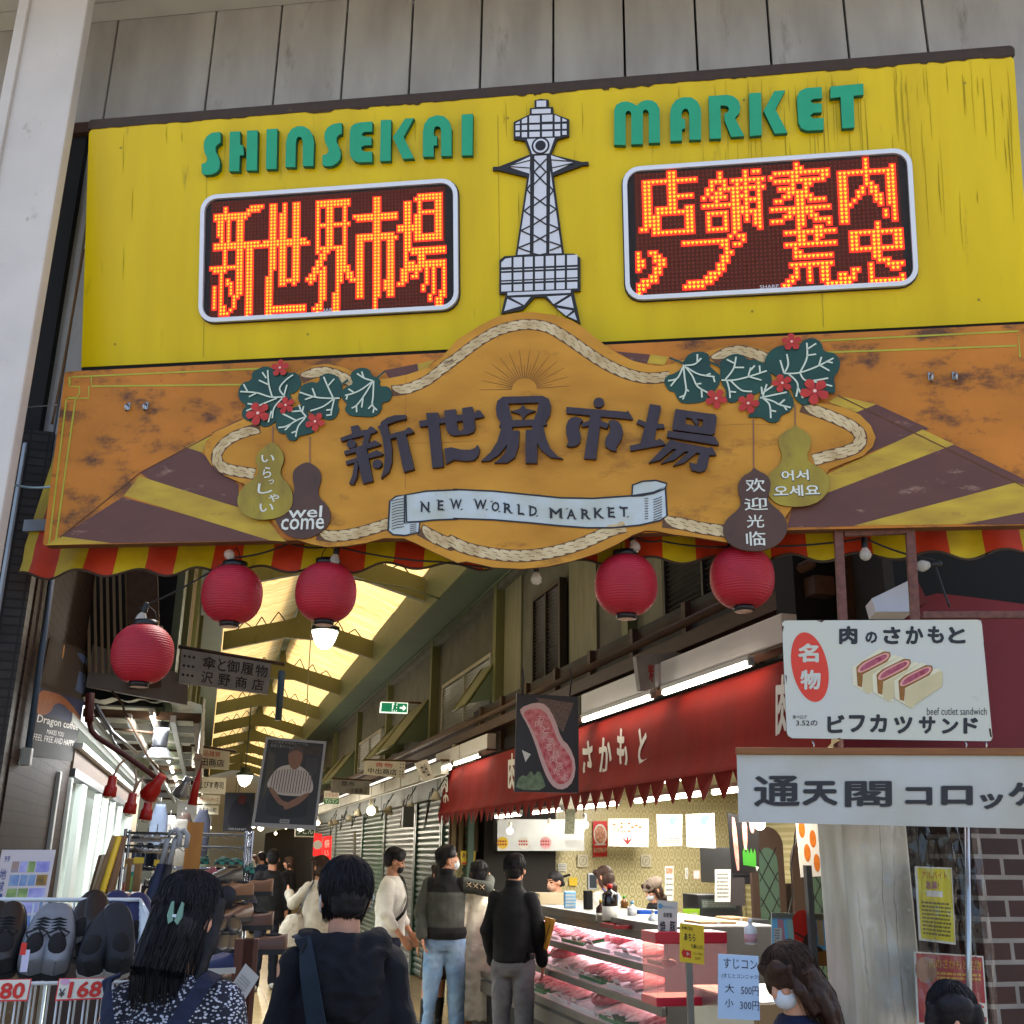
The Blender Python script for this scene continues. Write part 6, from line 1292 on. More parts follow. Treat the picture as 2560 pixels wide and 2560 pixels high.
b = MB(); b.prism([A_, B_, C_, D_],-.006,0, myp); put(b, q_, '食べ物のご注文は', .04,.84,.5,.93, mink, .01); put(b, q_, 'あちら', .14,.56,.62,.76, mink, .03); put(b, q_, 'でお願いします。', .42,.38,.96,.49, mink, .01)
b.prism([q_(.03,.24), q_(.15,.37), q_(.15,.32), q_(.44,.31), q_(.44,.12), q_(.15,.14), q_(.15,.08)], None, .001, mred2); put(b, q_, '奥へ', .24,.18,.38,.27, mpap, .02,.002); put(b, q_, 'コロッケ等から', .52,.22,.95,.29, mink, 0); put(b, q_, '注文中！', .6,.10,.85,.18, mink, 0)
o = b.build('sign_plate', st, T((-base.x, -base.y, 0)) @ fr.M @ T((mx, my, 0))); 
b = MB(); zt_ = fV(1306,1800,4.6).z; b.box((0,.012, zt_/2),(.028,.014, zt_), mcase); b.box((0,0,.01),(.3,.3,.02), mcase); b.build('post', st)
mbluep = mat('paper_blue', '#9fb4cc', .6, var=.05, vs=6)
flat('price_sheet', r3P([(1558,1402),(1860,1420),(1872,1905),(1556,1890)]), acrossV(4.2), 'pale blue handwritten price sheet for sinew and konjac', mbluep, lambda b, q: (put(b, q, 'すじコン', .12,.78,.96,.94, mink, .0), put(b, q, '(すじとコンニャク)', .08,.62,1.0,.70, mink, -.0), put(b, q, '大', .16,.40,.38,.54, mink, 0), put(b, q, '500円', .55,.38,.98,.52, mink, 0), put(b, q, '小', .16,.18,.36,.31, mink, 0), put(b, q, '300円', .52,.15,.98,.29, mink, 0)), 'notice', .004)
# grill counter in front, right of the case
b = MB(); a = fV(1240,1932,4.6); b.box((2.95,4.75,.55),(1.3,.7,1.1), mstl, bev=.01); b.box((2.75,4.42,1.03),(.9,.06,.14), mat('counter_tan', '#8a6a44', .5)); b.build('front_counter', M=MC, label='low stainless serving counter below the roast pork box', cat='counter')
def sticker_board(b, q):
    blk(b, q, 0,.3,1,1, mat('print_sky', '#6fb0d0', .35)); b.disc(q(.42,.68),.07,.0016, mat('sun_red', '#b5281c', .4),24,.09)
    blk(b, q, 0,0,1,.3, mat('print_tan', '#8a5a24', .5)); blk(b, q, .0,.86,1,1, mat('print_gold', '#a5842c', .5))
    b.prism(smooth_poly([q(.3,.2), q(.36,.3), q(.40,.42),(q(.44,.58)), q(.48,.62), q(.52,.56), q(.56,.42), q(.70,.30), q(.64,.26), q(.55,.30), q(.5,.22)],1), None, .0022, mat('print_umber', '#3a2418', .5)); b.stroke([q(.3,.62), q(.46,.5)],.008,.0026, mat('print_umber', '#3a2418', .5))
    for x, m_ in ((.10, mat('ribbon_pink', '#b57a80', .5)),(.22, mat('ribbon_teal', '#8fb0a0', .5)),(.62, mat('ribbon_cream', '#c0a070', .5)),(.74, mat('ribbon_pink', '#b57a80', .5))): b.prism([q(x, .4), q(x+.08,.38), q(x+.05,.86), q(x - .03,.88)], None, .0018, m_)
    blk(b, q, .86,.08,.97,.98, mpap, .003); 
    for i, t in enumerate('健康長寿肉の味'): put(b, q, t, .88,.88 - i*.115,.95,.96 - i*.115, mink, .01,.004)
    blk(b, q, .02,.25,.13,.7, mpap, .003); textlines(b, q, .03,.27,.12,.68,8, mgrayt, .004)
flat('rider_poster', P4([(28,1090),(595,1105),(590,1500),(30,1480)], r4), acrossV(4.9), 'blue poster with a red sun and a dark rider silhouette', mpap, sticker_board)
flat('beef_poster', P4([(455,1742),(760,1745),(770,1940),(470,1945)], r4), acrossV(4.75), 'poster of marbled red beef on green leaves low on the counter', mblack, lambda b, q: (blk(b, q, .1,.55,.98,.96, mat('leaf_print', '#1f5a2c', .5)), b.prism(smooth_poly([q(.1,.05), q(.25,.7), q(.45,.95), q(.62,.7), q(.75,.1), q(.5,-.1)]), None, .002, mm_[0])))
b = MB(); p = fV(1545,1800,4.8); b.box((p.x, 4.85,1.0),(.03,.03,1.3), mcase); b.build('counter_post', M=MC, label='grey square post in front of the rider poster', cat='post')
# hanging meat poster below the awning beam
def beefp(b, q):
    P = lambda pts: smooth_poly([q(*p) for p in pts],1)
    b.prism([q(.30,.97), q(.92,.93), q(.75,.62), q(.6,.72)], None, .001, mat('poster_mesh', '#6d5a50', .5, var=.6, vs=90))
    b.prism(P([(.02,.02),(.5,.02),(.42,.18),(.36,.22),(.3,.16),(.25,.22),(.18,.15),(.12,.17),(.04,.12)]), None, .001, mat('poster_grass', '#6f8060', .5, var=.5, vs=30))
    b.prism(P([(.05,.85),(.3,.92),(.48,.9),(.62,.75),(.72,.55),(.85,.48),(.96,.3),(.92,.12),(.78,.03),(.62,.04),(.5,.14),(.4,.3),(.3,.5),(.18,.68),(.08,.78)]), None, .0016, mat('poster_fat', '#c0a09c', .4))
    b.prism(P([(.09,.80),(.25,.86),(.45,.84),(.58,.68),(.68,.50),(.82,.42),(.92,.28),(.86,.13),(.74,.08),(.62,.1),(.52,.22),(.42,.38),(.32,.56),(.2,.7)]), None, .0024, mat('poster_beef', '#a5283a', .4, var=.55, vs=34, col2='#cf8a88'))
    for i, t in enumerate('お肉と頑張る精肉店だよ'): put(b, q, t, .34+.04*i - .08*(i % 2) - .02*(i > 7),.72 - .06*i, .45+.04*i - .08*(i % 2) - .02*(i > 7),.79 - .06*i, mat('poster_script', '#cfb0a8', .5),.0,.004)
    b.prism([q(.10,.42), q(.24,.38), q(.16,.30)], None, .002, mpap)
o = flat('meat_poster_board', P4([(35,1140),(495,1165),(495,1880),(18,1870)], q3), acrossV(5.9), 'big hanging board with a marbled beef joint on black', mat('board_black', '#241f20', .35), beefp, 'poster', .012)
b = MB()
for x in (985,1075): b.tube([fV(x, 1312,5.9), fV(x+3,1285,5.9), fV(x+1,1262,5.9)],.005, mwire, 5)
b.build('hanging_wire', M=MC, label='black wires holding the beef board', cat='wire')
# gutter pipe/beam running under the upper wall
b = MB(); b.tube([cor(0,0,0)*0+Vector((2.95,4.8,3.16)), Vector((2.95,24,3.16))],.03, mbrownb, 8); b.box((3.02,14.8,3.05),(.12,20,.1), mbrownb); b.build('gutter_beam', M=MC, label='brown gutter pipe and beam below the upper wall', cat='beam')
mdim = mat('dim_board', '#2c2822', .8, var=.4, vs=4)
b = MB(); b.box((3.2,8.9,3.1),(.06,8.8,.6), mdim); b.box((5.1,8.9,2.78),(3.7,8.8,.04), mblack)  # the black slab paints the dark void over the shop ceiling
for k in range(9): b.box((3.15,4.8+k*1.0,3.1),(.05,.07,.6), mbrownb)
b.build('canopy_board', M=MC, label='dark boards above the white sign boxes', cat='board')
b = MB(); b.box((4.6,5.0,4.2),(3.4,.2,3.0), mblack); b.build('dark_void_slab', M=MC, label='black slab painted as the dark void inside the front, right of the lane', cat='wall')  # black slab stands in for the unlit void behind the front
# red cloth cover and white bag seen above the sandwich sign
b = MB(); fr = FRONT.off(-.10)
b.prism(fr.z(q4,[(1100,560),(1130,430),(1260,395),(1560,430),(1932,480),(1960,1600),(560,1600),(560,1470),(1250,1470),(1250,600)]),-.3,0, mat('cover_red', '#6a1018', .6, var=.2, vs=3)); b.build('red_cover', M=fr.M, label='dark red canvas cover behind the sandwich sign', cat='cover')
b = MB(); b.prism(fr.z(q4,[(718,500),(975,375),(1060,550),(1000,595),(745,595)]),.02,.18, mat('bag_white', '#b5b8c4', .5, var=.1, vs=5)); b.prism(fr.z(q4,[(975,375),(1040,345),(1125,520),(1060,550)]),.02,.17, mredd); b.build('folded_cover', M=fr.M, label='folded white and red sheet behind the wooden posts', cat='cover')
# paper charm hanging from the hem
flat('paper_charm', r3P([(408,312),(480,312),(470,502),(398,496)]), acrossV(7.8), 'small patterned paper charm hanging from the hem', mat('charm_paper', '#a9a58a', .5, var=.5, vs=60, col2='#5a6a50'), None, 'charm')
# orange poster on the end of the case
flat('case_poster', r3P([(246,1122),(328,1145),(262,1380),(234,1360)]), alongU(2.62), 'orange poster stuck on the meat case beside the man in black', mat('poster_amber', '#b06a18', .5, var=.5, vs=18, col2='#d0a040'), lambda b, q: b.stroke([q(.3,.2), q(.6,.8)],.02,.001, mink))
flat('yellow_sign', P4([(1545,625),(1658,628),(1650,728),(1548,730)], r2), acrossV(13.08), 'yellow and red order sign on the wall behind the couple', myp, lambda b, q: (put(b, q, 'あちら', .1,.5,.8,.85, mink, .02), blk(b, q, .05,.02,.8,.16, mred2)), 'sign')
b = MB(); b.box((3.3,13.32,1.95),(.8,.06,.5), mat('reed_dark', '#4a3a26', .7, var=.3, vs=10)); 
for k in range(9): b.box((2.95+k*.09,13.27,1.95),(.05,.03,.5), mat('reed_slat', '#7c6c50', .8))
b.build('slat_panel', M=MC, label='wooden slat panel under the far end of the red awning', cat='panel')
# ================================================================== left-hand shop
n1, n2, n3 = (180,1700,4),(0,2077,4),(460,2050,4)
def nV(zz, x, y, v): return onV(*px(zz, x, y), v)
def nU(zz, x, y, u): return onU(*px(zz, x, y), u)
mtd = brickmat('dark_mosaic', '#33302e', '#292625', '#1c1a19', .09,.045,.006,.55, 'xzy', .5,0)
mtb = brickmat('brown_mosaic', '#3a2a21', '#2b1e18', '#120c0a', .024,.062,.004,.6, 'yzx', .8,0,.08)
UL = -.96
b = MB(); b.box((-1.5,5.83,1.9),(1.06,.14,3.8), mtd); b.build('mosaic_pillar', M=MC, label='pillar clad in dark grey mosaic tiles at the left edge', cat='pillar')
b = MB(); b.box((UL - .2,7.14,1.9),(.4,2.46,3.8), mtb); b.build('tiled_side_wall', M=MC, label='brown mosaic wall beside the left shop, with a coffee poster', cat='wall')
b = MB(); b.tube([fU(101.6,1060, UL+.03), fU(53,1418, UL+.03)],.017, mat('conduit_blue', '#3f5062', .4),8); p = fU(50,1428, UL+.03); b.box(p, (.05,.07,.09), mat('conduit_box', '#8a8a80', .5), bev=.006); b.build('conduit_pipe', M=MC, label='blue grey conduit pipe running down the tiled corner', cat='pipe')
FLW = Fr(cor(UL+.004,0,0), CV, UZ)
def coffee(b, q):
    P = lambda pts: [q(*p) for p in pts]
    blk(b, q, 0,.55,1,1, mat('cafe_dark', '#1d1410', .8, var=.5, vs=9, col2='#3a2818')); b.disc(q(.30,.92),.028,.0016, mat('cafe_lamp', '#c9924a', .8),16,.045)
    blk(b, q, .0,.555,1,.60, mat('cafe_bar', '#6a4a28', .8)); b.prism(P([(.72,.62),(.98,.60),(.98,.78),(.74,.80)]), None, .0016, mat('cafe_blue', '#4a5c80', .8)); b.prism(smooth_poly(P([(.5,.97),(.98,.84),(.98,.95)])), None, .0016, mat('cafe_blue', '#4a5c80', .8))
    blk(b, q, 0,0,1,.34, mat('cafe_black', '#141212', .75, spec=.15)); blk(b, q, 0,.34,1,.55, mat('cafe_navy', '#1a2450', .8))
    b.prism(smooth_poly(P([(0,.36),(.0,.54),(.2,.55),(.5,.54),(.98,.40),(.98,.33),(.72,.42),(.45,.48),(.30,.45),(.28,.38),(.12,.33)])), None, .0024, mat('cafe_tan', '#a5602c', .8, var=.4, vs=20))
    put(b, q, 'Dragon coffee', .06,.255,.95,.34, mletw, .02,.003); put(b, q, 'MAKES YOU', .27,.195,.62,.235, mletw, 0,.003); put(b, q, 'FEEL FREE AND HAPPY', .06,.13,.90,.18, mletw, 0,.003)
flat('coffee_poster', [(94,1203),(172,1232),(140,1437),(47,1425)], FLW, 'dark coffee poster with an orange and blue picture on the brown tiles', mat('cafe_black', '#141212', .75, spec=.15), coffee)
def earth(b, q):
    put(b, q, '99', .08,.86,.18,.93, mat('print_navy', '#2a3c78', .5),.0)
    for i, t in enumerate('地球一周の'): put(b, q, t, .05,.66 - i*.14,.17,.78 - i*.14, mat('print_navy', '#2a3c78', .5),.01)
    r = random.Random(2); cs = [('photo_sand', '#a5763c', '#5b86b0'),('photo_gold', '#a5803c', '#3a2c1c'),('photo_violet', '#6a6ab0', '#b0b0d8'),('photo_clay', '#8a5038', '#c9a080'),('photo_sky', '#3f66a5', '#8aa0b5'),('photo_green', '#4a6a34', '#9ab070')]
    for row in range(5):
        x = .24
        while x < .93:
            w = r.choice((.15,.2,.32)); w = min(w, .96 - x)
            if w > .06: k = r.choice(cs); blk(b, q, x, .72 - row*.155+.02, x+w - .02,.72 - row*.155+.145, mat(k[0], k[1],.4, var=.6, vs=14, col2=k[2]))
            x += w
flat('travel_poster', [(px(n2, *p)[0]*SC_, px(n2, *p)[1]*SC_) for p in ((20,190),(558,190),(400,1060),(-160,1080))], acrossV(5.5), 'white travel poster with a grid of photographs at the left edge', mat('poster_lilac', '#b8b0b4', .4), earth)
# shop front: white sliding doors, header, lit room
mdoor = mat('door_white', '#a9b0ac', .4, var=.05, vs=5); mdoorg = glass('door_glass', '#eef6f4', .12,.05); mroom = mat('room_white', '#a9aca6', .7)
dr = empty('sliding_door', MC @ T((UL, 10,0)), 'white framed sliding glass doors of the lit left shop', 'door'); DO = T((-UL, -10,0))
for x, w in ((430,.05),(560,.05),(700,.22),(880,.10),(960,.08),(1040,.06),(1120,.06)):
    p = nU(n2, x, 450, UL); b = MB(); b.box((UL, p.y, 1.08),(.05, w*1.6,2.16), mdoor, bev=.006); b.build('door_frame', dr, DO)
b = MB(); b.add([(UL - .02,8.4,.1),(UL - .02,15,.1),(UL - .02,15,2.1),(UL - .02,8.4,2.1)],[(0,1,2,3)], mdoorg); b.build('door_glass', dr, DO)
b = MB(); b.box((UL, 12.2,2.2),(.07,7.6,.06), mdkst); b.box((UL - .01,12.2,2.3),(.05,7.6,.14), mbrownb); b.box((UL+.02,12.2,2.39),(.09,7.6,.04), mstl); b.build('header_rail', dr, DO)
b = MB(); b.box((-2.9,12,1.3),(.1,8,2.6), mroom); b.box((-1.95,15.9,1.3),(2,.1,2.6), mroom); b.box((-1.95,8.3,1.3),(1.9,.06,2.6), mroom); b.box((-1.95,12,2.55),(2,8,.06), mroom); b.box((-1.95,12,.03),(2,8,.05), mroom)
for k in range(7): b.box((-2.6,9.2+k*.9,.9),(.4,.6,1.6), mat(('stock_blue', 'stock_tan', 'stock_grey')[k % 3],('#5a6a80', '#8a765a', '#7d7f80')[k % 3],.6, var=.4, vs=9))
b.build('shop_room', M=MC, label='brightly lit shop interior behind the sliding doors', cat='shop')
area(-1.9,11,2.5,.5,5,100,(.95,1,1)); tube_light(-1.9,10.4,2.48,1.2, 'ceiling tube inside the left shop', 'tubes in the left shop')
# canopy over the left frontage with tubes
b = MB(); mcan = mat('canopy_sheet', '#a5a498', .5, var=.25, vs=5, col2='#85857a', dirt=.12, dirtcol='#55523f', ds=5)
b.grid(lambda p, q: (UL+.0+.86*p, 8.45+15*q, 2.74+.05*math.sin(p*3.14)*math.sin(q*47)+.012*math.sin(p*30)),20,60, mcan, flip=True)
for k in range(16): b.box((-.53,8.7+k*.95,2.66),(.86,.05,.06), mbrownb if k % 3 == 0 else mstl)
for u in (-.9,-.62,-.30,-.13): b.box((u, 16,2.62),(.04,15,.05), mstl if u < -.2 else mbrownb)
b.build('shop_canopy', M=MC, label='low sheet canopy on steel ribs over the left shop front', cat='canopy')
b = MB()
b.grid(lambda p, q: (-.09+.012*math.sin(p*150),8.45+14*p, 2.36+.42*q),150,2, mat('side_sheet', '#a8a79b', .5, var=.2, vs=4)); b.box((-.09,15.4,2.34),(.05,14,.05), mbrownb); b.build('canopy_side_sheet', M=MC, label='corrugated pale sheet along the lane edge of the left canopy', cat='sheet')
flat('blank_signboard', [(175,1216),(356,1276),(353,1330),(162,1295)], acrossV(8.3), 'plain grey sign board behind the lowest red lantern', mat('board_grey', '#6e6a66', .5, var=.15, vs=4, dirt=.08), None, 'sign', .06)
b = MB(); p0, p1 = fV(178,1190,8.6), fV(300,1235,8.6); b.box(((p0.x+p1.x)/2,8.9,(p0.z+p1.z)/2+.1),(p1.x - p0.x, .5,.12), mgrey); b.box((-.9,8.7,3.5),(.4,.4,1.2), mdim); b.build('dark_beam', M=MC, label='dark beam above the blank grey sign board', cat='beam')
for i in range(7): tube_light(-.45,8.9+i*1.75,2.63,1.05, f'{["nearest", "second", "third", "fourth", "fifth", "sixth", "farthest"][i]} tube light under the left shop canopy', 'tube lights under the left canopy')
area(-.47,12,2.58,.3,8,80,(.95,.98,1))
# red clamp lamps on a curved pipe
mlred = mat('lamp_red', '#a81c14', .35, var=.1, vs=8); mlredd = mat('pipe_maroon', '#4a1814', .5, var=.2, vs=9); mrefl = mat('reflector', '#8f9290', .15, metal=.5)
VL = 6.7
b = MB(); P = [nV(n1, *p, VL) for p in ((182,130),(172,300),(172,420),(195,510),(250,570),(380,655),(520,745),(700,870),(850,985))]
b.tube(P[:3],.026, mlredd, 10); b.tube(P[2:],[.016]*7, mlredd, 8); b.build('lamp_arm', M=MC, label='dark red curved pipe arm carrying the red lamps', cat='pipe')
l0 = None
for i, (x, y, x2, y2, lab) in enumerate(((390,1075,505,790, 'left red socket lamp hanging from the curved pipe'),(590,1245,600,890, 'middle red socket lamp hanging lower beside the reflector'),(748,1310,740,1030, 'right red socket lamp below the glass reflector'))):
    p = nV(n1, x, y, VL+.1*i)
    if l0 is None:
        l0 = o = empty('socket_lamp', Matrix(), lab, 'lamp', 'red socket lamps on the curved pipe')
        b = MB(); b.lathe([(.0,.065),(.024,.065),(.026,.01),(.034,.008),(.038,-.05),(.034,-.052),(.0,-.05)], mlred, 20); b.build('socket', o); b = MB(); b.ball((0,0,-.05),(.028,.028,.022), mglb, 12); b.build('bulb', o)
    else: o = dup(l0, None, lab)
    o.matrix_basis = MC @ T(p) @ RY(.08)
    b = MB(); t = nV(n1, x2, y2, VL+.1*i) - p; b.tube([(0,0,.06),(t.x*.2+.01,0,.13),(t.x, 0, t.z)],.008, mat('arm_cream', '#b09a86', .5),6); b.build('arm', o, Matrix())
p = nV(n1,790,1120, VL - .1); o = empty('reflector_lamp', MC @ T(p) @ RY(.55) @ RX(.5), 'red reflector lamp with a round clear glass face', 'lamp'); b = MB(); b.lathe([(.0,.12),(.026,.12),(.028,.06),(.045,.03),(.055,-.03),(.052,-.032)], mlred, 20); b.build('housing', o); b = MB(); b.lathe([(.054,-.03),(.04,-.045),(0,-.05)], mrefl, 20); b.build('glass', o)
p = nV(n1,1110,1110,7.4); o = empty('reflector_lamp', MC @ T(p) @ RY(.3) @ RX(.4), 'clear glass reflector lamp hanging right of the red ones', 'lamp'); b = MB(); b.lathe([(.0,.10),(.02,.10),(.03,.05),(.055,.0),(.06,-.03),(.04,-.05),(0,-.055)], mrefl, 20); b.build('glass', o)
p = nV(n1,880,640,8.8); o = empty('spot_lamp', MC @ T(p), 'black spotlight with a flared shade under the canopy', 'lamp'); b = MB(); b.lathe([(0,.17),(.055,.17),(.058,-.01),(.06,-.03)], mdkst, 20); b.lathe([(.06,-.03),(.11,-.10),(.118,-.115)], mrefl, 24); b.lathe([(.11,-.112),(0,-.10)], mglb, 20); b.build('shade', o); b = MB(); b.tube([(-.05,0,.08),(-.35,0,.10)],.01, mbrownb, 6); b.tube([(0,0,.17),(0,0,.3)],.008, mdkst, 6); b.build('bracket', o)
flat('price_bag', [(px(n1, *p)[0]*SC_, px(n1, *p)[1]*SC_) for p in ((630,775),(785,780),(745,985),(630,970))], acrossV(7.5), 'pale patterned bag hanging between the lamps', mat('bag_pattern', '#a9a888', .5, var=.6, vs=30, col2='#6d7434'), None, 'bag')
for k, (pts, r_) in enumerate(((((240,250),(400,520),(660,740)),.014),(((400,110),(500,230),(520,300),(760,770),(960,1000)),.009),(((230,300),(370,480),(420,620),(560,790)),.008))):
    b = MB(); b.tube([nV(n1, *p, 8.0+k*.2) for p in pts], r_, (mstl, mbrownb, mwire)[k],6); b.build('canopy_cable', M=MC, label=('steel rod slanting under the left canopy', 'brown pipe bending under the left canopy', 'black cable looping under the left canopy')[k], cat='pipe')
b = MB(); b.tube([nV(n1,1300,815,7.2), nV(n1,1250,1010,7.2), nV(n1,1200,1250,7.2)],[.006,.02,.03], mlred, 8); b.build('folded_flag', M=MC, label='folded red and white flag at the canopy corner', cat='flag')
# ------------------------------------------------------------------ goods racks
mchr = mat('chrome_wire', '#8f9294', .25, metal=.8); mply = mat('ply_wood', '#a5713c', .6, var=.2, vs=4, stretch=(1,8,8)); mstand = mat('stand_brown', '#4e2716', .5, var=.25, vs=5, stretch=(6,6,.6))
rk = empty('wire_rack', MC @ T((0,6.6,0)), 'chrome wire rack with checked cloths and clothes behind the shoe shelves', 'rack'); RO2 = T((0,-6.6,0))
uL, uR = nV(n2,1250,60,6.6).x, nV(n3,690,110,6.6).x; zT = nV(n3,690,110,6.6).z
for u in (uL, uR, uR - .035):
    for v in (6.6,7.0):
        if u == uR - .035 and v > 6.8: continue
        b = MB(); b.tube([(u, v, .02),(u, v, zT)],.009, mchr, 8); b.build('post', rk, RO2)
for z in (zT - .02, zT - .09, zT - .21, zT - .36):
    b = MB()
    for v in (6.6,7.0): b.tube([(uL, v, z),(uR, v, z)],.006, mchr, 6)
    for k in range(16): u = uL+(uR - uL)*k/15; b.tube([(u, 6.6, z+.003),(u, 7.0, z+.003)],.0025, mchr, 4)
    if z > zT - .12:
        n_ = 24; b.tube([(uL+(uR - uL)*k/n_, 6.598, z - .006 - .022*(k % 2)) for k in range(n_+1)],.003, mchr, 4)
    b.build('wire_shelf', rk, RO2)
def heap(name, x0, x1, y0, y1, v, zz, m, lab, cat, seed, h=1.):
    """a folded or crumpled soft thing filling a patch of the picture"""
    a, c = nV(zz, x0, y1, v), nV(zz, x1, y0, v); w, hh = c.x - a.x, (c.z - a.z)*h; r = random.Random(seed); ph = [r.uniform(0,6) for _ in range(6)]; b = MB()
    def f(p, q):
        e = (max(0,4*p*(1 - p))) ** .35*(max(0,4*q*(1 - q))) ** .35
        return (-w/2+w*p, -.12+.24*q, hh*e*(.8+.14*math.sin(p*9+ph[0])+.10*math.sin(p*17+q*5+ph[1])+.08*math.sin(q*11+ph[2])))
    b.grid(f, 28,10, m); b.add([(-w/2,-.12,0),(w/2,-.12,0),(w/2,.12,0),(-w/2,.12,0)],[(0,3,2,1)], m)
    return b.build(name, M=MC @ T(((a.x+c.x)/2, v+.1, a.z)), label=lab, cat=cat)
def checker(name, a, c, sc):
    m = bpy.data.materials.new(name); m.use_nodes = True; n = m.node_tree; k = n.nodes.new('ShaderNodeTexChecker'); k.inputs['Scale'].default_value = sc; k.inputs[1].default_value = lin(a); k.inputs[2].default_value = lin(c)
    tc = n.nodes.new('ShaderNodeTexCoord'); n.links.new(tc.outputs['Object'], k.inputs[0]); n.links.new(k.outputs[0], n.nodes['Principled BSDF'].inputs[0]); n.nodes['Principled BSDF'].inputs['Roughness'].default_value = .8; return m
mchk = checker('check_cloth', '#0e6a58', '#0a1412', 38); mpinkc = mat('cloth_pink', '#925058', .8, var=.4, vs=50, bump=.2, bs=40); mblackc = mat('cloth_black', '#0f0f12', .85)
heap('folded_cloth', 130,265,345,440,6.62, n3, mchk, 'striped green and black folded cloth on the wire rack', 'cloth', 1)
heap('folded_cloth', 300,610,360,445,6.5, n3, mchk, 'long green and black checked cloth on the wire rack', 'cloth', 2)
heap('folded_cloth', 290,620,455,560,6.45, n3, mblackc, 'black cloth piled under the checked one', 'cloth', 3)
heap('folded_cloth', 600,720,430,530,6.42, n3, mchk, 'checked cloth corner at the end of the rack', 'cloth', 4)
heap('folded_cloth', 170,420,470,560,6.40, n3, mpinkc, 'pink towel on the left of the pile', 'towel', 5); heap('folded_cloth', 430,600,500,600,6.36, n3, mpinkc, 'pink towel on the right of the pile', 'towel', 6)
heap('folded_cloth', 645,730,390,470,6.8, n3, mat('cloth_cream', '#a59878', .8), 'cream folded hats at the end of the rack', 'hat', 7); heap('folded_cloth', 620,740,740,830,6.5, n3, mat('cloth_slate', '#3f3e48', .8), 'slate grey folded bag on the rack end', 'bag', 8); heap('folded_cloth', 610,690,830,930,6.5, n3, mat('cloth_mauve', '#5e5056', .8), 'mauve folded bag under the slate one', 'bag', 9)
# clothes hanging behind the rack
for i, (x, w, c, lab) in enumerate(((1330,130, '#8a95a8', 'pale blue shirt hanging on the back rail'),(1440,100, '#3a4250', 'dark blue shirt hanging on the back rail'),(1560,110, '#9a9ca0', 'light grey shirt hanging on the back rail'),(1660,70, '#b5b5b5', 'white shirt hanging on the back rail'))):
    a = nV(n2, x, 120,7.6); c_ = nV(n2, x+w, 400,7.6); b = MB(); n = 10
    b.grid(lambda p, q: (a.x+(c_.x - a.x)*(.5+(p - .5)*(.35+.65*min(1,(1 - q)*5))),7.6+.03*math.sin(p*20), c_.z+(a.z - c_.z)*q),14,10, mat('shirt_'+str(['blue', 'navy', 'grey', 'white'][i]), c, .8, var=.2, vs=12)); b.build('hanging_shirt', M=MC, label=lab, cat='shirt')
b = MB(); b.tube([nV(n2,1240,60,7.5), nV(n2,1720,75,7.5)],.01, mchr, 6); b.tube([nV(n2,1250,195,7.2), nV(n2,1700,205,7.2)],.016, mstl, 6); b.build('clothes_rail', M=MC, label='steel clothes rail behind the umbrellas', cat='rail')
for x, lab in ((1370, 'left white blouse top on a hanger'),(1480, 'middle white blouse top on a hanger'),(1570, 'right white blouse top on a hanger')):
    a = nV(n2, x, 15,7.5); b = MB(); b.add([(-.04,0,-.06),(.04,0,-.06),(.012,.01,.0),(-.012,.01,0)],[(0,1,2,3)], mat('shirt_white', '#b5b5b5', .8)); b.tube([(0,0,0),(0,0,.05)],.003, mchr, 5); b.build('blouse_top', M=MC @ T(a), label=lab, cat='clothes')
a, c_ = nV(n1,1140,1420,6.2), nV(n1,1215,1870,6.2); b = MB(); b.box(((a.x+c_.x)/2+.02,6.2,.93+(a.z - 1.86)/2),(.085,.03, a.z), mat('plank_pine', '#a8702c', .6, var=.2, vs=4, stretch=(8,8,.7))); b.build('wood_plank', M=MC, label='upright pine plank beside the umbrella handles', cat='plank')
r_ = random.Random(31); gc = ['#5a6478', '#7d7a74', '#2c3040', '#8c8a86', '#4a3a34', '#6a7a70', '#a09c94', '#3c2a30']
for i in range(13):   # garments hung along the left frontage
    b = MB(); w = r_.uniform(.09,.13); closed_stack(b, [(0,0,-.55, w*.9,.05),(0,0,-.3, w, .05),(0,0,-.12, w*.95,.05),(0,0,-.03, w*.6,.04),(0,0,.0,.05,.03)], mat('garment_' + ['slate', 'stone', 'ink', 'ash', 'umber', 'sage', 'ecru', 'plum'][i % 8], gc[i % 8],.85, var=.3, vs=9)); b.tube([(0,0,0),(0,0,.06)],.004, mchr, 5)
    b.build('hanging_garment', M=MC @ T((-.42+.2*(i % 3),11.2+i*.6,2.1 - .12*(i % 2))) @ RZ(r_.uniform(-.6,.6)), label='garment on a hanger in the row along the left shop front', cat='clothes', group='garments hung along the left shop front')
# umbrellas
for i, (x, y, m_, lab) in enumerate(((1700,90, mat('umbrella_navy', '#141c34', .6), 'navy umbrella with a wrapped grey handle'),(1775,95, mat('umbrella_black', '#101013', .6), 'black umbrella with a white crook handle'))):
    p = nV(n2, x, y, 5.9); o = empty('umbrella', MC @ T(p) @ RY(.14), lab, 'umbrella'); b = MB(); b.tube([(.05,0,-.03),(.045,0,.03),(.02,0,.055),(-.008,0,.04),(-.012,0,0),(-.012,0,-.12)],.013, mat('handle_grey', '#8d8f90', .4),8); b.build('handle', o); b = MB(); b.tube([(-.012,0,-.12),(-.02,0,-.3),(-.012,0,-.75)],[.02,.035,.006], m_, 8); b.build('canopy', o)
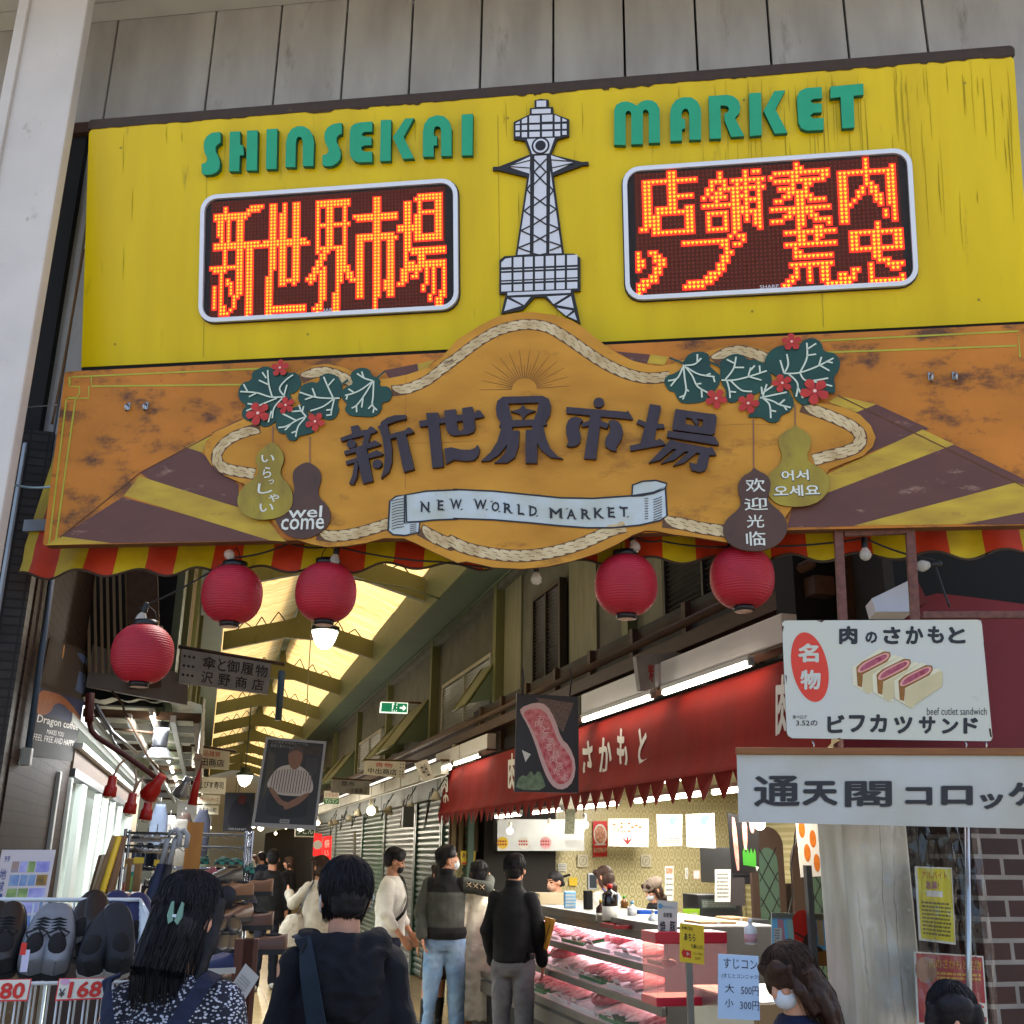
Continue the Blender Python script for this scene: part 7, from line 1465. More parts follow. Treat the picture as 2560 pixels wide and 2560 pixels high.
# rolled papers and card leaning together
mst_ = [mat('stick_tan', '#9a7c54', .7, var=.2, vs=8), mat('stick_cream', '#b5a888', .7), mat('stick_yellow', '#c2a01c', .5), mat('stick_brown', '#6a4c30', .7, var=.3, vs=8)]
r_ = random.Random(5)
for i, (xt, xb, k, r0, lab) in enumerate(((1190,960,2,.016, 'yellow stick in the leaning bundle'),(1235,1040,3,.02, 'brown roll at the right of the leaning bundle'),(1210,1000,0,.018, 'tan roll in the middle of the leaning bundle'),(1160,900,0,.022, 'tan roll at the left of the leaning bundle'),(1090,930,1,.04, 'thick cream roll in front of the bundle'),(1040,890,3,.03, 'dark brown board at the left of the bundle'),(1240,1080,0,.014, 'thin tan stick at the far right of the bundle'))):
    b = MB(); b.tube([nV(n2, xt, 60 if i < 4 or i == 6 else 260,6.1+i*.02), nV(n2, xb, 820,6.0+i*.02), nV(n2, xb - 60,1200,5.95+i*.02)], r0, mst_[k],8); b.build('paper_roll', M=MC, label=lab, cat='roll')
blockV('cardboard_sheet', (nV(n2,0,0,1) and px(n2,1210,0)[0]*SC_, px(n2,0,275)[1]*SC_, px(n2,1430,0)[0]*SC_, px(n2,0,610)[1]*SC_),6.3,.05, mat('cardboard', '#9a7a4e', .7, var=.15, vs=6), 'upright brown card box on the left table', 'box')
blockV('book_box', (px(n2,1215,0)[0]*SC_, px(n2,0,330)[1]*SC_, px(n2,1270,0)[0]*SC_, px(n2,0,615)[1]*SC_),6.15,.04, mpap, 'white and red slim box on the left table', 'box', lambda b, q: (blk(b, q, .3,0,1,.35, mred2), blk(b, q, 0,.9,1,1, myp)))
blockV('book_box', (px(n2,1285,0)[0]*SC_, px(n2,0,340)[1]*SC_, px(n2,1345,0)[0]*SC_, px(n2,0,620)[1]*SC_),6.12,.04, mat('box_teal', '#1f7a68', .5), 'slim green and yellow box on the left table', 'box', lambda b, q: (blk(b, q, 0,.75,1,1, mpap), blk(b, q, .2,.1,.8,.6, mat('box_lime', '#8a9a2c', .5))))
for x, y, lab in ((1590,320, 'yellow price card on the wire rack'),(1390,295, 'yellow price card on the card box')):
    p = nV(n2, x, y, 6.1); b = MB(); b.box((0,0,0),(.05,.004,.03), myp); b.build('price_card', M=MC @ T(p), label=lab, cat='card')
tb = empty('display_table', MC @ T((-.3,6.2,0)), 'wooden table holding boxes behind the wire basket', 'table'); TO = T((.3,-6.2,0))
a, c_ = nV(n2,1140,650,6.0), nV(n2,1640,650,6.0); b = MB(); b.box(((a.x+c_.x)/2,6.2, a.z - .015),(c_.x - a.x, .5,.03), mply); b.build('top', tb, TO)
b = MB(); b.box((a.x+.2,6.2, a.z/2 - .02),(.3,.4, a.z - .04), mstand); b.build('base', tb, TO)
a, c_ = nV(n2,520,815,5.4), nV(n2,1380,805,5.4); b = MB(); b.box(((a.x+c_.x)/2,5.5, a.z),(c_.x - a.x, .25,.03), mply); b.box(((a.x+c_.x)/2,5.52, a.z/2 - .06),(c_.x - a.x - .04,.2, a.z - .1), mat('drawer_dark', '#2c1a12', .6)); b.build('bench_top', M=MC, label='low wooden bench behind the wire basket', cat='bench')
heap('crumpled_bag', 1430,1640,550,645,5.95, n2, mat('cloth_beige', '#a08c6c', .8), 'crumpled beige cloth on the left table', 'cloth', 12); heap('crumpled_bag', 1420,1590,430,590,6.3, n2, mat('bag_black', '#121313', .35), 'shiny black plastic bag behind the beige cloth', 'bag', 13); heap('crumpled_bag', 1130,1370,920,1040,5.2, n2, mat('bag_clear', '#a9adad', .4), 'white crumpled plastic under the bench', 'bag', 14)
# ------------------------------------------------------------------ shoes
def shoe(mu, msole, mlin, lab, laces=True, slip=False, L=.27, group='shoes on sale at the left shop'):
    """a low shoe: y runs heel to toe, z up"""
    o = empty('shoe', Matrix(), lab, 'shoe', group)
    def hw(s): return (.034+.013*math.sin(min(1, s*1.15)*3.0)+.004*s)*(1 if s < .8 else math.sqrt(max(0,1 - ((s - .8)/.2) ** 2*.98)))*(1 if s > .08 else math.sqrt(max(.0004,1 - ((.08 - s)/.08) ** 2*.9996)))
    def hh(s): return .072 - .01*math.sin(s*3) if s < .35 else max(.014,.066 - .046*((s - .35)/.6) ** 1.1) if s < .95 else max(.010,.020 - (s - .95)*.2)
    b = MB(); nu, nv = 16,26
    def f(p, q):
        a = math.pi*p; s = q; w = hw(s); h = hh(s)
        x = -math.cos(a); z = math.sin(a); e = .62
        return (w*math.copysign(abs(x) ** e, x), L*s, .018+h*abs(z) ** .7)
    b.grid(f, nu, nv, mu); b.build('upper', o)
    b = MB(); n = 28; out = [(hw(s)*1.07, L*(s*1.02 - .01)) for s in [i/n for i in range(n+1)]] + [(-hw(s)*1.07, L*(s*1.02 - .01)) for s in [i/n for i in range(n, -1,-1)]]
    b.prism(out, 0,.024, msole); b.build('sole', o)
    b = MB(); b.ball((0, L*.24,.078),(.026, L*.17,.016), mlin, 14); b.build('opening', o)
    if laces:
        b = MB(); mlace = mat('lace_black', '#0c0c0d', .8)
        for k in range(4): s = .47+k*.055; b.tube([(-.020, L*s, .018+hh(s)*.93),(0, L*(s+.01),.022+hh(s)*1.0),(.020, L*s, .018+hh(s)*.93)],.0032, mlace, 5)
        b.tube([(0, L*.44,.09),(.03, L*.38,.088),(.02, L*.33,.086),(0, L*.43,.09),(-.03, L*.37,.088),(-.022, L*.32,.086)],.003, mlace, 5); b.build('laces', o)
    return o
mgsh = mat('shoe_grey', '#6a6d72', .45, var=.2, vs=20, bump=.05, bs=90); mbsh = mat('shoe_black', '#131315', .4); mcan_ = mat('shoe_canvas', '#16181c', .8, bump=.15, bs=200); mnvy = mat('shoe_navy', '#121c40', .6); mwsole = mat('sole_white', '#a09c92', .5); mbsole = mat('sole_black', '#141414', .6); mlin_ = mat('shoe_lining', '#0c0b0a', .9); mbrsh = mat('shoe_brown', '#4e2e1c', .4); mtan = mat('shoe_tan', '#6a4426', .5); mpnk = mat('shoe_pink', '#8c4a5c', .5)
protos = {}
def put_shoe(kind, x, y, v, zz, lab, R, up=None):
    K = {'grey': (mgsh, mbsole, True), 'black': (mbsh, mbsole, False), 'canvas': (mcan_, mwsole, False), 'navy': (mnvy, mwsole, False), 'lace': (mbsh, mbsole, True), 'brown': (mbrsh, mbsole, True), 'tan': (mtan, mbsole, False), 'pink': (mpnk, mwsole, False)}[kind]
    if kind not in protos: o = protos[kind] = shoe(K[0], K[1], mlin_, lab, K[2])
    else: o = dup(protos[kind], None, lab)
    p = nV(zz, x, y, v); o.matrix_basis = MC @ T(p) @ R; return o
UPR_ = lambda a=0., t=.42: RZ(a) @ RX(math.pi/2 - t+.0) @ T((0,-.01,0))      # standing on the heel, upper side to the viewer
# toe up: heel sits in the basket, sole towards the back
def toeup(a, lean): return RZ(a) @ RX(math.pi/2+lean) @ RY(0)
VB = 3.42
for kind, x, y, dv, a, lean, lab in (('grey', 300,1510,0,-.12,-.75, 'left grey lace-up shoe of the pair above the red price'),('grey', 520,1510,.0,.14,-.75, 'right grey lace-up shoe of the pair above the red price'),('black', 770,1330,.14,-.1,-.75, 'black leather shoe behind the slip-ons'),('black', 900,1360,.12,.1,-.75, 'second black leather shoe behind the slip-ons'),('canvas', 890,1520,.0,-.25,-.75, 'black canvas slip-on with pale sole edge'),('canvas', 1160,1490,.0,.22,-.75, 'black canvas slip-on leaning to the right'),('navy', 1160,1330,.15,.2,-.75, 'navy shoe with a white rim at the back of the basket'),('navy', 1330,1350,.15,.1,-.75, 'navy shoe beside the basket end'),('lace', -10,1500,0,.1,-.75, 'black lace-up shoe cut off at the left edge'),('lace', -160,1500,0,.1,-.75, 'black lace-up shoe beyond the left edge')):
    o = put_shoe(kind, x, y, VB+dv, n2, lab, RZ(a) @ RX(math.pi/2+lean) @ Matrix.Diagonal((.96,.92,.96,1)))
b = MB(); p = nV(n2,250,1300, VB - .09); b.box(p, (.018,.004,.055), mat('tag_lilac', '#a9a8c0', .5)); b.box(p+Vector((-.008,-.001,.03)),(.014,.004,.03), mat('tag_red', '#b5241c', .5)); b.build('size_tag', M=MC, label='red and lilac tag on the left grey shoe', cat='tag')
# white wire basket
mwire_w = mat('wire_white', '#b9bcbc', .35); bk = empty('wire_basket', MC @ T((-.5,3.5,0)), 'white wire basket full of shoes at the lower left', 'basket'); BO = T((.5,-3.5,0))
uR_ = nV(n2,1395,700,3.62).x; zt2 = nV(n2,700,690,3.66).z; vb_, vf = 3.66,3.30; uL_ = -1.15; zf = nV(n2,450,1525, vf).z; zb0 = 1.06; uRf = nV(n2,1350,1250, vf).x+.02
def wires(b, P0, P1, Q0, Q1, n, r):
    for k in range(n+1): t = k/n; b.tube([Vector(P0).lerp(Vector(P1), t), Vector(Q0).lerp(Vector(Q1), t)], r, mwire_w, 5)
b = MB(); b.tube([(uL_, vb_, zt2),(uR_, vb_, zt2)],.0065, mwire_w, 8); wires(b, (uL_, vb_, zt2),(uR_, vb_, zt2),(uL_, vb_, zb0),(uR_, vb_, zb0),26,.0032); b.tube([(uL_, vb_, zb0),(uR_, vb_, zb0)],.005, mwire_w, 6); b.build('back_panel', bk, BO)
b = MB(); b.tube([(uL_, vf, zf),(uRf, vf, zf)],.005, mwire_w, 8); wires(b, (uL_, vf, zf),(uRf, vf, zf),(uL_, vf, zb0),(uRf, vf, zb0),30,.0028); b.tube([(uL_, vf, zb0),(uRf, vf, zb0)],.005, mwire_w, 6); b.tube([(uL_, vf, zb0+.07),(uRf, vf, zb0+.07)],.004, mwire_w, 6); b.build('front_panel', bk, BO)
b = MB(); b.tube([(uR_, vb_, zt2),(uRf, vf, zt2 - .02)],.0055, mwire_w, 8); wires(b, (uR_, vb_, zt2),(uRf, vf, zt2 - .02),(uR_, vb_, zb0),(uRf, vf, zb0),12,.003); b.tube([(uRf, vf, zt2 - .02),(uRf, vf, zb0)],.005, mwire_w, 6); b.build('side_panel', bk, BO)
b = MB(); wires(b, (uL_, vf, zb0),(uL_, vb_, zb0),(uRf, vf, zb0),(uR_, vb_, zb0),8,.003); b.box((-.6,3.48, zb0+.015),(1.0,.3,.012), mat('basket_liner', '#8a9298', .5)); b.build('bottom', bk, BO)
for u, v in ((uL_, vb_),(uRf, vf),(uR_, vb_),(uL_, vf)): b = MB(); b.tube([(u, v, zb0),(u, v, .0)],.008, mwire_w, 6); b.build('leg', bk, BO)
b = MB(); wires(b, (uL_, vf, .9),(uRf, vf, .9),(uL_, vf, .5),(uRf, vf, .5),26,.003); b.tube([(uL_, vf, .9),(uRf, vf, .9)],.005, mwire_w, 6); b.box((-.6,3.5,.7),(1.0,.28,.36), mat('stock_dark', '#1b1a1c', .8, var=.5, vs=9)); b.build('lower_tier', bk, BO)  # box of mottled dark tone fills the lower tier
FPT = acrossV(vf - .012); mtagr = mat('tag_border_red', '#c4283a', .4)
def tagb(txt, yen):
    def f(b, q):
        blk(b, q, .02,.07,.98,.97, mpap, .001); b.disc(q(.14,.84),.012,.002, mat('tag_mauve', '#b58aa8', .5),14,.008) if yen else 0
        if yen: put(b, q, '¥', .05,.15,.18,.55, mink, .02,.003)
        put(b, q, txt, .24 if yen else .3,.10,.92,.86, mred2,.05,.003)
    return f
PN2 = lambda P: [(px(n2, *p)[0]*SC_, px(n2, *p)[1]*SC_) for p in P]
flat('price_tag', PN2([(590,1476),(1085,1470),(1035,1682),(548,1702)]), FPT, 'white price card reading 168 in red with a red border', mtagr, tagb('168', True), 'price tag', .003)
flat('price_tag', PN2([(-230,1492),(318,1480),(272,1702),(-260,1712)]), FPT, 'white price card ending in 80 cut by the left edge', mtagr, tagb('180', False), 'price tag', .003)
# shoe shelves by the lane
sh = empty('shoe_shelf', MC @ T((0,5.9,0)), 'stepped wooden shoe shelf between the woman and the lane', 'shelf'); SO = T((0,-5.9,0))
tiersz = []
for i, (x0, x1, y, v) in enumerate(((270,600,625,6.1),(300,590,815,5.95),(270,560,1165,5.75),(300,520,1640,5.45))):
    a, c_ = nV(n3, x0, y, v), nV(n3, x1, y, v); b = MB(); b.box(((a.x+c_.x)/2 - .1, v+.15, a.z - .012),(c_.x - a.x+.2,.32,.024), mply); b.box(((a.x+c_.x)/2 - .1, v+.012, a.z - .03),(c_.x - a.x+.2,.02,.02), mply); b.build('board', sh, SO); tiersz.append((a, c_, v))
b = MB(); b.box((tiersz[0][0].x - .1,6.25,.75),(.5,.03,1.5), mat('shelf_back', '#241812', .7)); b.build('back_board', sh, SO)
SD = lambda a: RZ(a)
for kind, x, y, v, a, lab in (('brown', 330,800,5.98,2.6, 'brown shoe on the upper shelf'),('black', 420,760,6.05,2.9, 'black shoe with pink lining on the upper shelf'),('tan', 470,800,5.98,2.2, 'tan shoe on the upper shelf'),('black', 400,640,6.1,2.5, 'black sandal on the top shelf'),('black', 360,1150,5.78,3.0, 'left black leather shoe on the middle shelf'),('black', 470,1150,5.78,3.2, 'right black leather shoe on the middle shelf'),('brown', 500,1020,5.9,2.5, 'brown shoe behind the black leather pair'),('black', 390,1340,5.5,3.05, 'left glossy black loafer beside the brown stand'),('black', 470,1340,5.5,3.1, 'right glossy black loafer beside the brown stand'),('navy', 330,1530,5.1,1.9, 'navy moccasin with stitching in front of the woman'),('brown', 750,1340,5.6,1.5, 'dark brown shoe sticking out to the lane'),('tan', 640,760,6.2,1.7, 'tan shoe sticking out at the rack end'),('brown', 640,1100,6.0,1.8, 'brown shoe sticking out lowest at the rack end'),('brown', 400,1610,5.4,2.7, 'brown shoe on the lowest shelf')):
    put_shoe(kind, x, y, v, n3, lab, RZ(a+math.pi/2*0) @ T((0,-.13,0)))
sd = empty('wood_stand', MC @ T((.2,5.1,0)), 'dark brown wooden stand with a hanging paper tag', 'stand'); a, c_ = nV(n3,535,1185,5.1), nV(n3,720,1175,5.1)
for u, w in ((a.x+.04,.10),(c_.x - .03,.05)): b = MB(); b.box((u - .2,0, a.z/2),(w, .05, a.z), mstand, bev=.004); b.build('upright', sd)
b = MB(); b.box(((a.x+c_.x)/2 - .2,.02, a.z*.6),(c_.x - a.x, .03,.06), mstand); b.build('rail', sd)
flat('paper_tag', [(px(n3, *p)[0]*SC_, px(n3, *p)[1]*SC_) for p in ((615,1435),(752,1570),(582,1842),(443,1702))], acrossV(4.95), 'tilted grey paper tag hanging on the brown stand', mat('tag_paper', '#a5a09a', .6), lambda b, q: textlines(b, q, .1,.3,.8,.7,4, mat('tag_print', '#8d8882', .6)), 'tag', .003)
# ------------------------------------------------------------------ far part of the lane
flat('red_banner', P4([(440,492),(498,498),(494,668),(428,662)], r2), acrossV(23), 'left red paper banner with a painted-in glow far down the lane', mat('banner_glow_red', '#b01c1c', .5, emit='#d01414', es=.5), lambda b, q: b.disc(q(.5,.5),.09,.002, mpap, 12), 'banner')  # paper emits a little red, lamplight put into the banner colour
flat('red_banner', P4([(505,520),(572,510),(566,690),(495,688)], r2), acrossV(22), 'right red paper banner with white marks far down the lane', mat('banner_glow_red', '#b01c1c', .5, emit='#d01414', es=.5), lambda b, q: (put(b, q, '祭', .2,.5,.8,.85, mpap, .03,.002), put(b, q, 'い', .3,.1,.7,.4, mpap, .03,.002)), 'banner')
for x, y, v, lab in ((567,1560,20, 'bright white bulb hanging far down the lane'),(478,1556,26, 'warm bulb far down on the left of the lane'),(492,1562,28, 'second warm bulb far down on the left of the lane'),(700,1530,18, 'bulb under the white boxes by the shutters')):
    o = dup(b0, MC @ T(fV(x, y, v)) @ Matrix.Scale(2.2,4), lab, 'bulbs far down the lane')
    if v >= 20:
        l = bpy.data.lights.new('bulb_light', 'POINT'); l.energy = 30; l.color = (1,.9,.75); l.shadow_soft_size = .06; lo = bpy.data.objects.new('bulb_light', l); COL.objects.link(lo); lo.parent = o; lo.matrix_basis = T((0,-.12,-.05))
for i in range(12):   # conical shades and cables under the white boxes
    v = 13.4+i*1.7; b = MB(); b.lathe([(.02,.08),(.03,.06),(.085,-.03),(.082,-.03),(.02,.05)], mat('shade_cream', '#a09880', .5),14)
    if i == 0: cs0 = b.build('cone_shade', M=MC @ T((2.74, v, 2.34)), label='cream cone lamp shade under the row of white boxes', cat='lamp', group='cone shades by the shutters')
    else: dup(cs0, MC @ T((2.72+.06*math.sin(i*3), v, 2.32+.05*math.sin(i*5))) @ RX(.3*math.sin(i*2)) @ RY(.4*math.sin(i*7)))
b = MB(); r_ = random.Random(8)
for k in range(7):
    v = 13.2+k*1.9; b.tube([(2.8, v, 2.56),(2.77, v+.4,2.42 - r_.random()*.15),(2.8, v+.9,2.44),(2.84, v+1.4,2.28 - r_.random()*.3),(3.0, v+1.7,2.54)],.009, mwire, 5)
b.build('loose_cable', M=MC, label='tangle of loose black cable under the white boxes', cat='cable')
blockV('meter_box', (px(r2,1108,0)[0]*SC_, px(r2,0,290)[1]*SC_, px(r2,1195,0)[0]*SC_, px(r2,0,445)[1]*SC_),14.4,.12, mat('meter_grey', '#3d4040', .5), 'dark grey meter box on the shutter housing', 'box')
b = MB(); p = nV(r2,745,480,16.4); b.tube([p, nV(r2,742,660,16.4)],.022, mat('pipe_white', '#a5a6a0', .5),8); b.build('drain_pipe', M=MC, label='white pipe on the grey green shutter', cat='pipe')
for k in range(6):   # boards hung along the left side far down
    v = 17+k*4; b = MB(); b.box((0,0,0),(.5,.05,.5),(mplate, mplatel, mbrownb)[k % 3]); b.build('hanging_board', M=MC @ T((-.15, v, 2.2)), label='small board in the row hanging along the left side far down the lane', cat='board', group='boards hanging far down on the left')
b = MB(); b.box((-.6,42,1.2),(.4,36,2.4), mat('far_shops', '#4a4232', .8, var=.5, vs=1.5, col2='#2a241c')); b.build('far_shop_fronts', M=MC, label='dim shop fronts along the left side far down the lane', cat='shop')
r_ = random.Random(12)
for k in range(10): dup(b0, MC @ T((r_.choice((-.2,.1,2.6)),24+k*2.6,2.0+r_.random()*.5)) @ Matrix.Scale(1.6,4), 'tiny lit bulb among the shop lights at the far end of the lane', 'shop lights at the far end of the lane')
o = empty('produce_stall', MC @ T((1.6,14.2,0)), 'low stall of orange and red packets beside the woman in beige', 'stall'); b = MB(); b.box((0,0,.4),(.5,.6,.8), mat('stall_white', '#9a9a98', .6)); b.build('stand', o)
cs_ = [mat('packet_orange', '#c2561c', .4, var=.4, vs=30), mat('packet_red', '#8c1420', .4), mat('packet_gold', '#b5901c', .4), mat('packet_clear', '#a9a59a', .3)]
for k in range(14):
    b = MB(); lump(b, (-.2+.1*(k % 5),-.3+.04*(k // 5),.45+.14*(k // 5)),(.07,.05,.09), cs_[(k*3) % 4], k); b.build('packet', o)
# ================================================================== right-hand end: column, vinyl curtain, brick wall
mbrick = brickmat('brown_brick', '#38180f', '#28110c', '#7a726a', .21,.085,.010,.6, 'xzy', .5)
fr = acrossV(4.1); A = fr.l(*px(F0,1838,1560)); 
b = MB(); b.box((A[0]+1.2,4.3,1.0),(2.4,.35,2.0), mbrick); b.build('brick_wall', M=MC, label='dark brown brick wall with pale joints at the right edge', cat='wall')
mcol = mat('pale_panel', '#c8c5bc', .36, metal=.2, var=.2, vs=2.5, col2='#98907c', dirt=.06, dirtcol='#6a5e48', ds=2, stretch=(3,3,.6))
A = fr.l(*px(F0,1612,1700)); B = fr.l(*px(F0,1738,1700)); b = MB(); b.box(((A[0]+B[0])/2,4.25,1.02),(B[0] - A[0],.2,2.04), mcol, bev=.01); b.build('pale_column', M=MC, label='pale metal clad column behind the clear vinyl sheet', cat='column')
A2 = fr.l(*px(F0,1738,1700)); B2 = fr.l(*px(F0,1845,1700)); b = MB(); b.box(((A2[0]+B2[0])/2,4.5,1.02),(B2[0] - A2[0],.2,2.04), mat('recess_brown', '#2a211c', .7, var=.3, vs=4)); b.build('recess_panel', M=MC, label='dark brown recess between the pale column and the brick wall', cat='panel')  # mottled dark brown box closes the recess
mvin = bpy.data.materials.new('vinyl_sheet'); mvin.use_nodes = True; _n = mvin.node_tree; _n.nodes.clear(); _o = _n.nodes.new('ShaderNodeOutputMaterial'); _t = _n.nodes.new('ShaderNodeBsdfTransparent'); _g = _n.nodes.new('ShaderNodeBsdfGlossy'); _g.inputs['Roughness'].default_value = .07; _l = _n.nodes.new('ShaderNodeLayerWeight'); _l.inputs[0].default_value = .32; _x = _n.nodes.new('ShaderNodeMixShader'); _n.links.new(_l.outputs['Fresnel'], _x.inputs[0]); _n.links.new(_t.outputs[0], _x.inputs[1]); _n.links.new(_g.outputs[0], _x.inputs[2]); _n.links.new(_x.outputs[0], _o.inputs[0])
b = MB(); frv = acrossV(3.95); C = frv.l(*px(F0,1606,1555)); D = frv.l(*px(F0,1846,1555)); x0, x1 = C[0], D[0]; zt_ = C[1]
def vin(p, q): x = x0+(x1 - x0)*p; z = .3+(zt_ - .3)*q; return (x, 3.95+.022*math.sin(p*21+q*1.5)+.014*math.sin(p*47 - q*3)+.012*math.sin(q*9+p*5)+.012*noise.noise(Vector((p*16, q*14,0)))+.006*noise.noise(Vector((p*40, q*36,3))), z)
b.grid(vin, 140,90, mvin); b.build('vinyl_curtain', M=MC, label='clear crumpled vinyl curtain over the column and flyers', cat='curtain')
b = MB(); b.tube([fV(1824,1560,3.9), fV(1828,1830,3.9), fV(1830,1960,3.9)],.012, mat('clear_pipe', '#9a9c9c', .15, metal=.6),8); b.build('curtain_rod', M=MC, label='thin shiny pipe at the edge of the vinyl curtain', cat='pipe')
def flyer(b, q):
    blk(b, q, .04,.03,.97,.98, mat('flyer_yellow', '#b8ac10', .4)); put(b, q, 'アルバイト', .15,.84,.85,.94, mrtext, .0,.002); put(b, q, '急募!', .25,.70,.6,.81, mat('flyer_purple', '#8a3a6a', .5),.02,.002); blk(b, q, .25,.60,.7,.68, mpap, .002)
    textlines(b, q, .1,.08,.9,.54,9, mat('flyer_ink', '#5a5210', .5),.002,5)
flat('job_flyer', P4([(1112,742),(1388,752),(1418,1335),(1145,1300)], r4), acrossV(4.02), 'yellow job notice behind clear vinyl', mpap, flyer, 'flyer')
def rfly(b, q):
    blk(b, q, .02,.02,.98,.98, mat('flyer_red', '#8c1f28', .4)); put(b, q, '肉のさかもと名物', .2,.78,.95,.93, mat('flyer_gold', '#b58a2c', .5),.01,.002); textlines(b, q, .3,.62,.95,.74,2, mat('flyer_gold', '#b58a2c', .5),.002)
    b.prism([q(.15,.42), q(.98,.30), q(.98,.10), q(.15,.22)], None, .002, mpap); put(b, q, 'カツサンド', .22,.16,.96,.36, mred2,.03,.003); b.disc(q(.15,.75),.05,.002, mskin_p, 14)
flat('sandwich_flyer', P4([(1105,1385),(1625,1420),(1662,1932),(1130,1932)], r4), acrossV(4.02), 'red flyer with gold and white lettering behind clear vinyl, below the job notice', mpap, rfly, 'flyer')
# ================================================================== people
def limb(b, pts, rs, m, n=14):
    b.tube(pts, rs, m, n); 
    for p, r in zip(pts, rs): b.ball(p, r, m, 12)
def fuse(b, name, parent, vox, sm=5, crease=0., seed=0, pick=None, mats=None, cs=9.):
    """melt overlapping closed shapes into one continuous skin"""
    me = bpy.data.meshes.new('form'); me.from_pydata(b.v, [], b.f); me.update()
    o = bpy.data.objects.new('form', me); COL.objects.link(o)
    r = o.modifiers.new('r', 'REMESH'); r.mode = 'VOXEL'; r.voxel_size = vox
    s = o.modifiers.new('s', 'SMOOTH'); s.factor = .5; s.iterations = sm
    bpy.context.view_layer.update(); ev = o.evaluated_get(bpy.context.evaluated_depsgraph_get()); out = bpy.data.meshes.new_from_object(ev)
    bpy.data.objects.remove(o); bpy.data.meshes.remove(me); out.name = name
    if crease:
        off = Vector((seed*3.7, seed*1.3,0)); ns = [v.normal.copy() for v in out.vertices]
        for v, nrm in zip(out.vertices, ns):
            q = v.co; w = noise.noise(Vector((q.x*cs, q.y*cs, q.z*cs*.8))+off)+.6*noise.noise(Vector((q.x*cs*1.7+q.z*cs, q.y*cs*1.7, q.z*cs*2.3 - q.x*cs))+off)
            v.co = q+nrm*crease*(1 - abs(w)*2.2)
    ms = mats or b.ms
    for m in ms: out.materials.append(m)
    out.polygons.foreach_set('use_smooth', [True]*len(out.polygons))
    if pick:
        for p in out.polygons: p.material_index = pick(p.center)
    out.update(); ob = bpy.data.objects.new(name, out); COL.objects.link(ob); ob.parent = parent; return ob
mskin = mat('skin', '#b9866a', .5, var=.12, vs=12, col2='#a8745a'); mlip = mat('lips', '#8f4a44', .5); meye = mat('eye_dark', '#120c0a', .3)
def hairmat(name, c, c2): return mat(name, c, .62, var=.5, vs=60, col2=c2, stretch=(1,1,.12), bump=.12, bs=150, spec=.25)
mhb = hairmat('hair_black', '#0d0b0c', '#17141a'); mhbr = hairmat('hair_brown', '#3a2418', '#20130d'); mhbd = hairmat('hair_darkbrown', '#1d1310', '#100b0a')
def garb(name, c, c2=None, var=.25, bump=.25, bs=220, vs=14): return mat(name, c, .85, var=var, vs=vs, col2=c2, bump=bump, bs=bs, spec=.25)
mshoe_w = mat('shoe_white', '#b0b0ac', .5); mmask = mat('mask_white', '#b9bdc4', .8); mmaskb = mat('mask_black', '#141416', .8); mmaskp = mat('mask_beige', '#a5816c', .8)
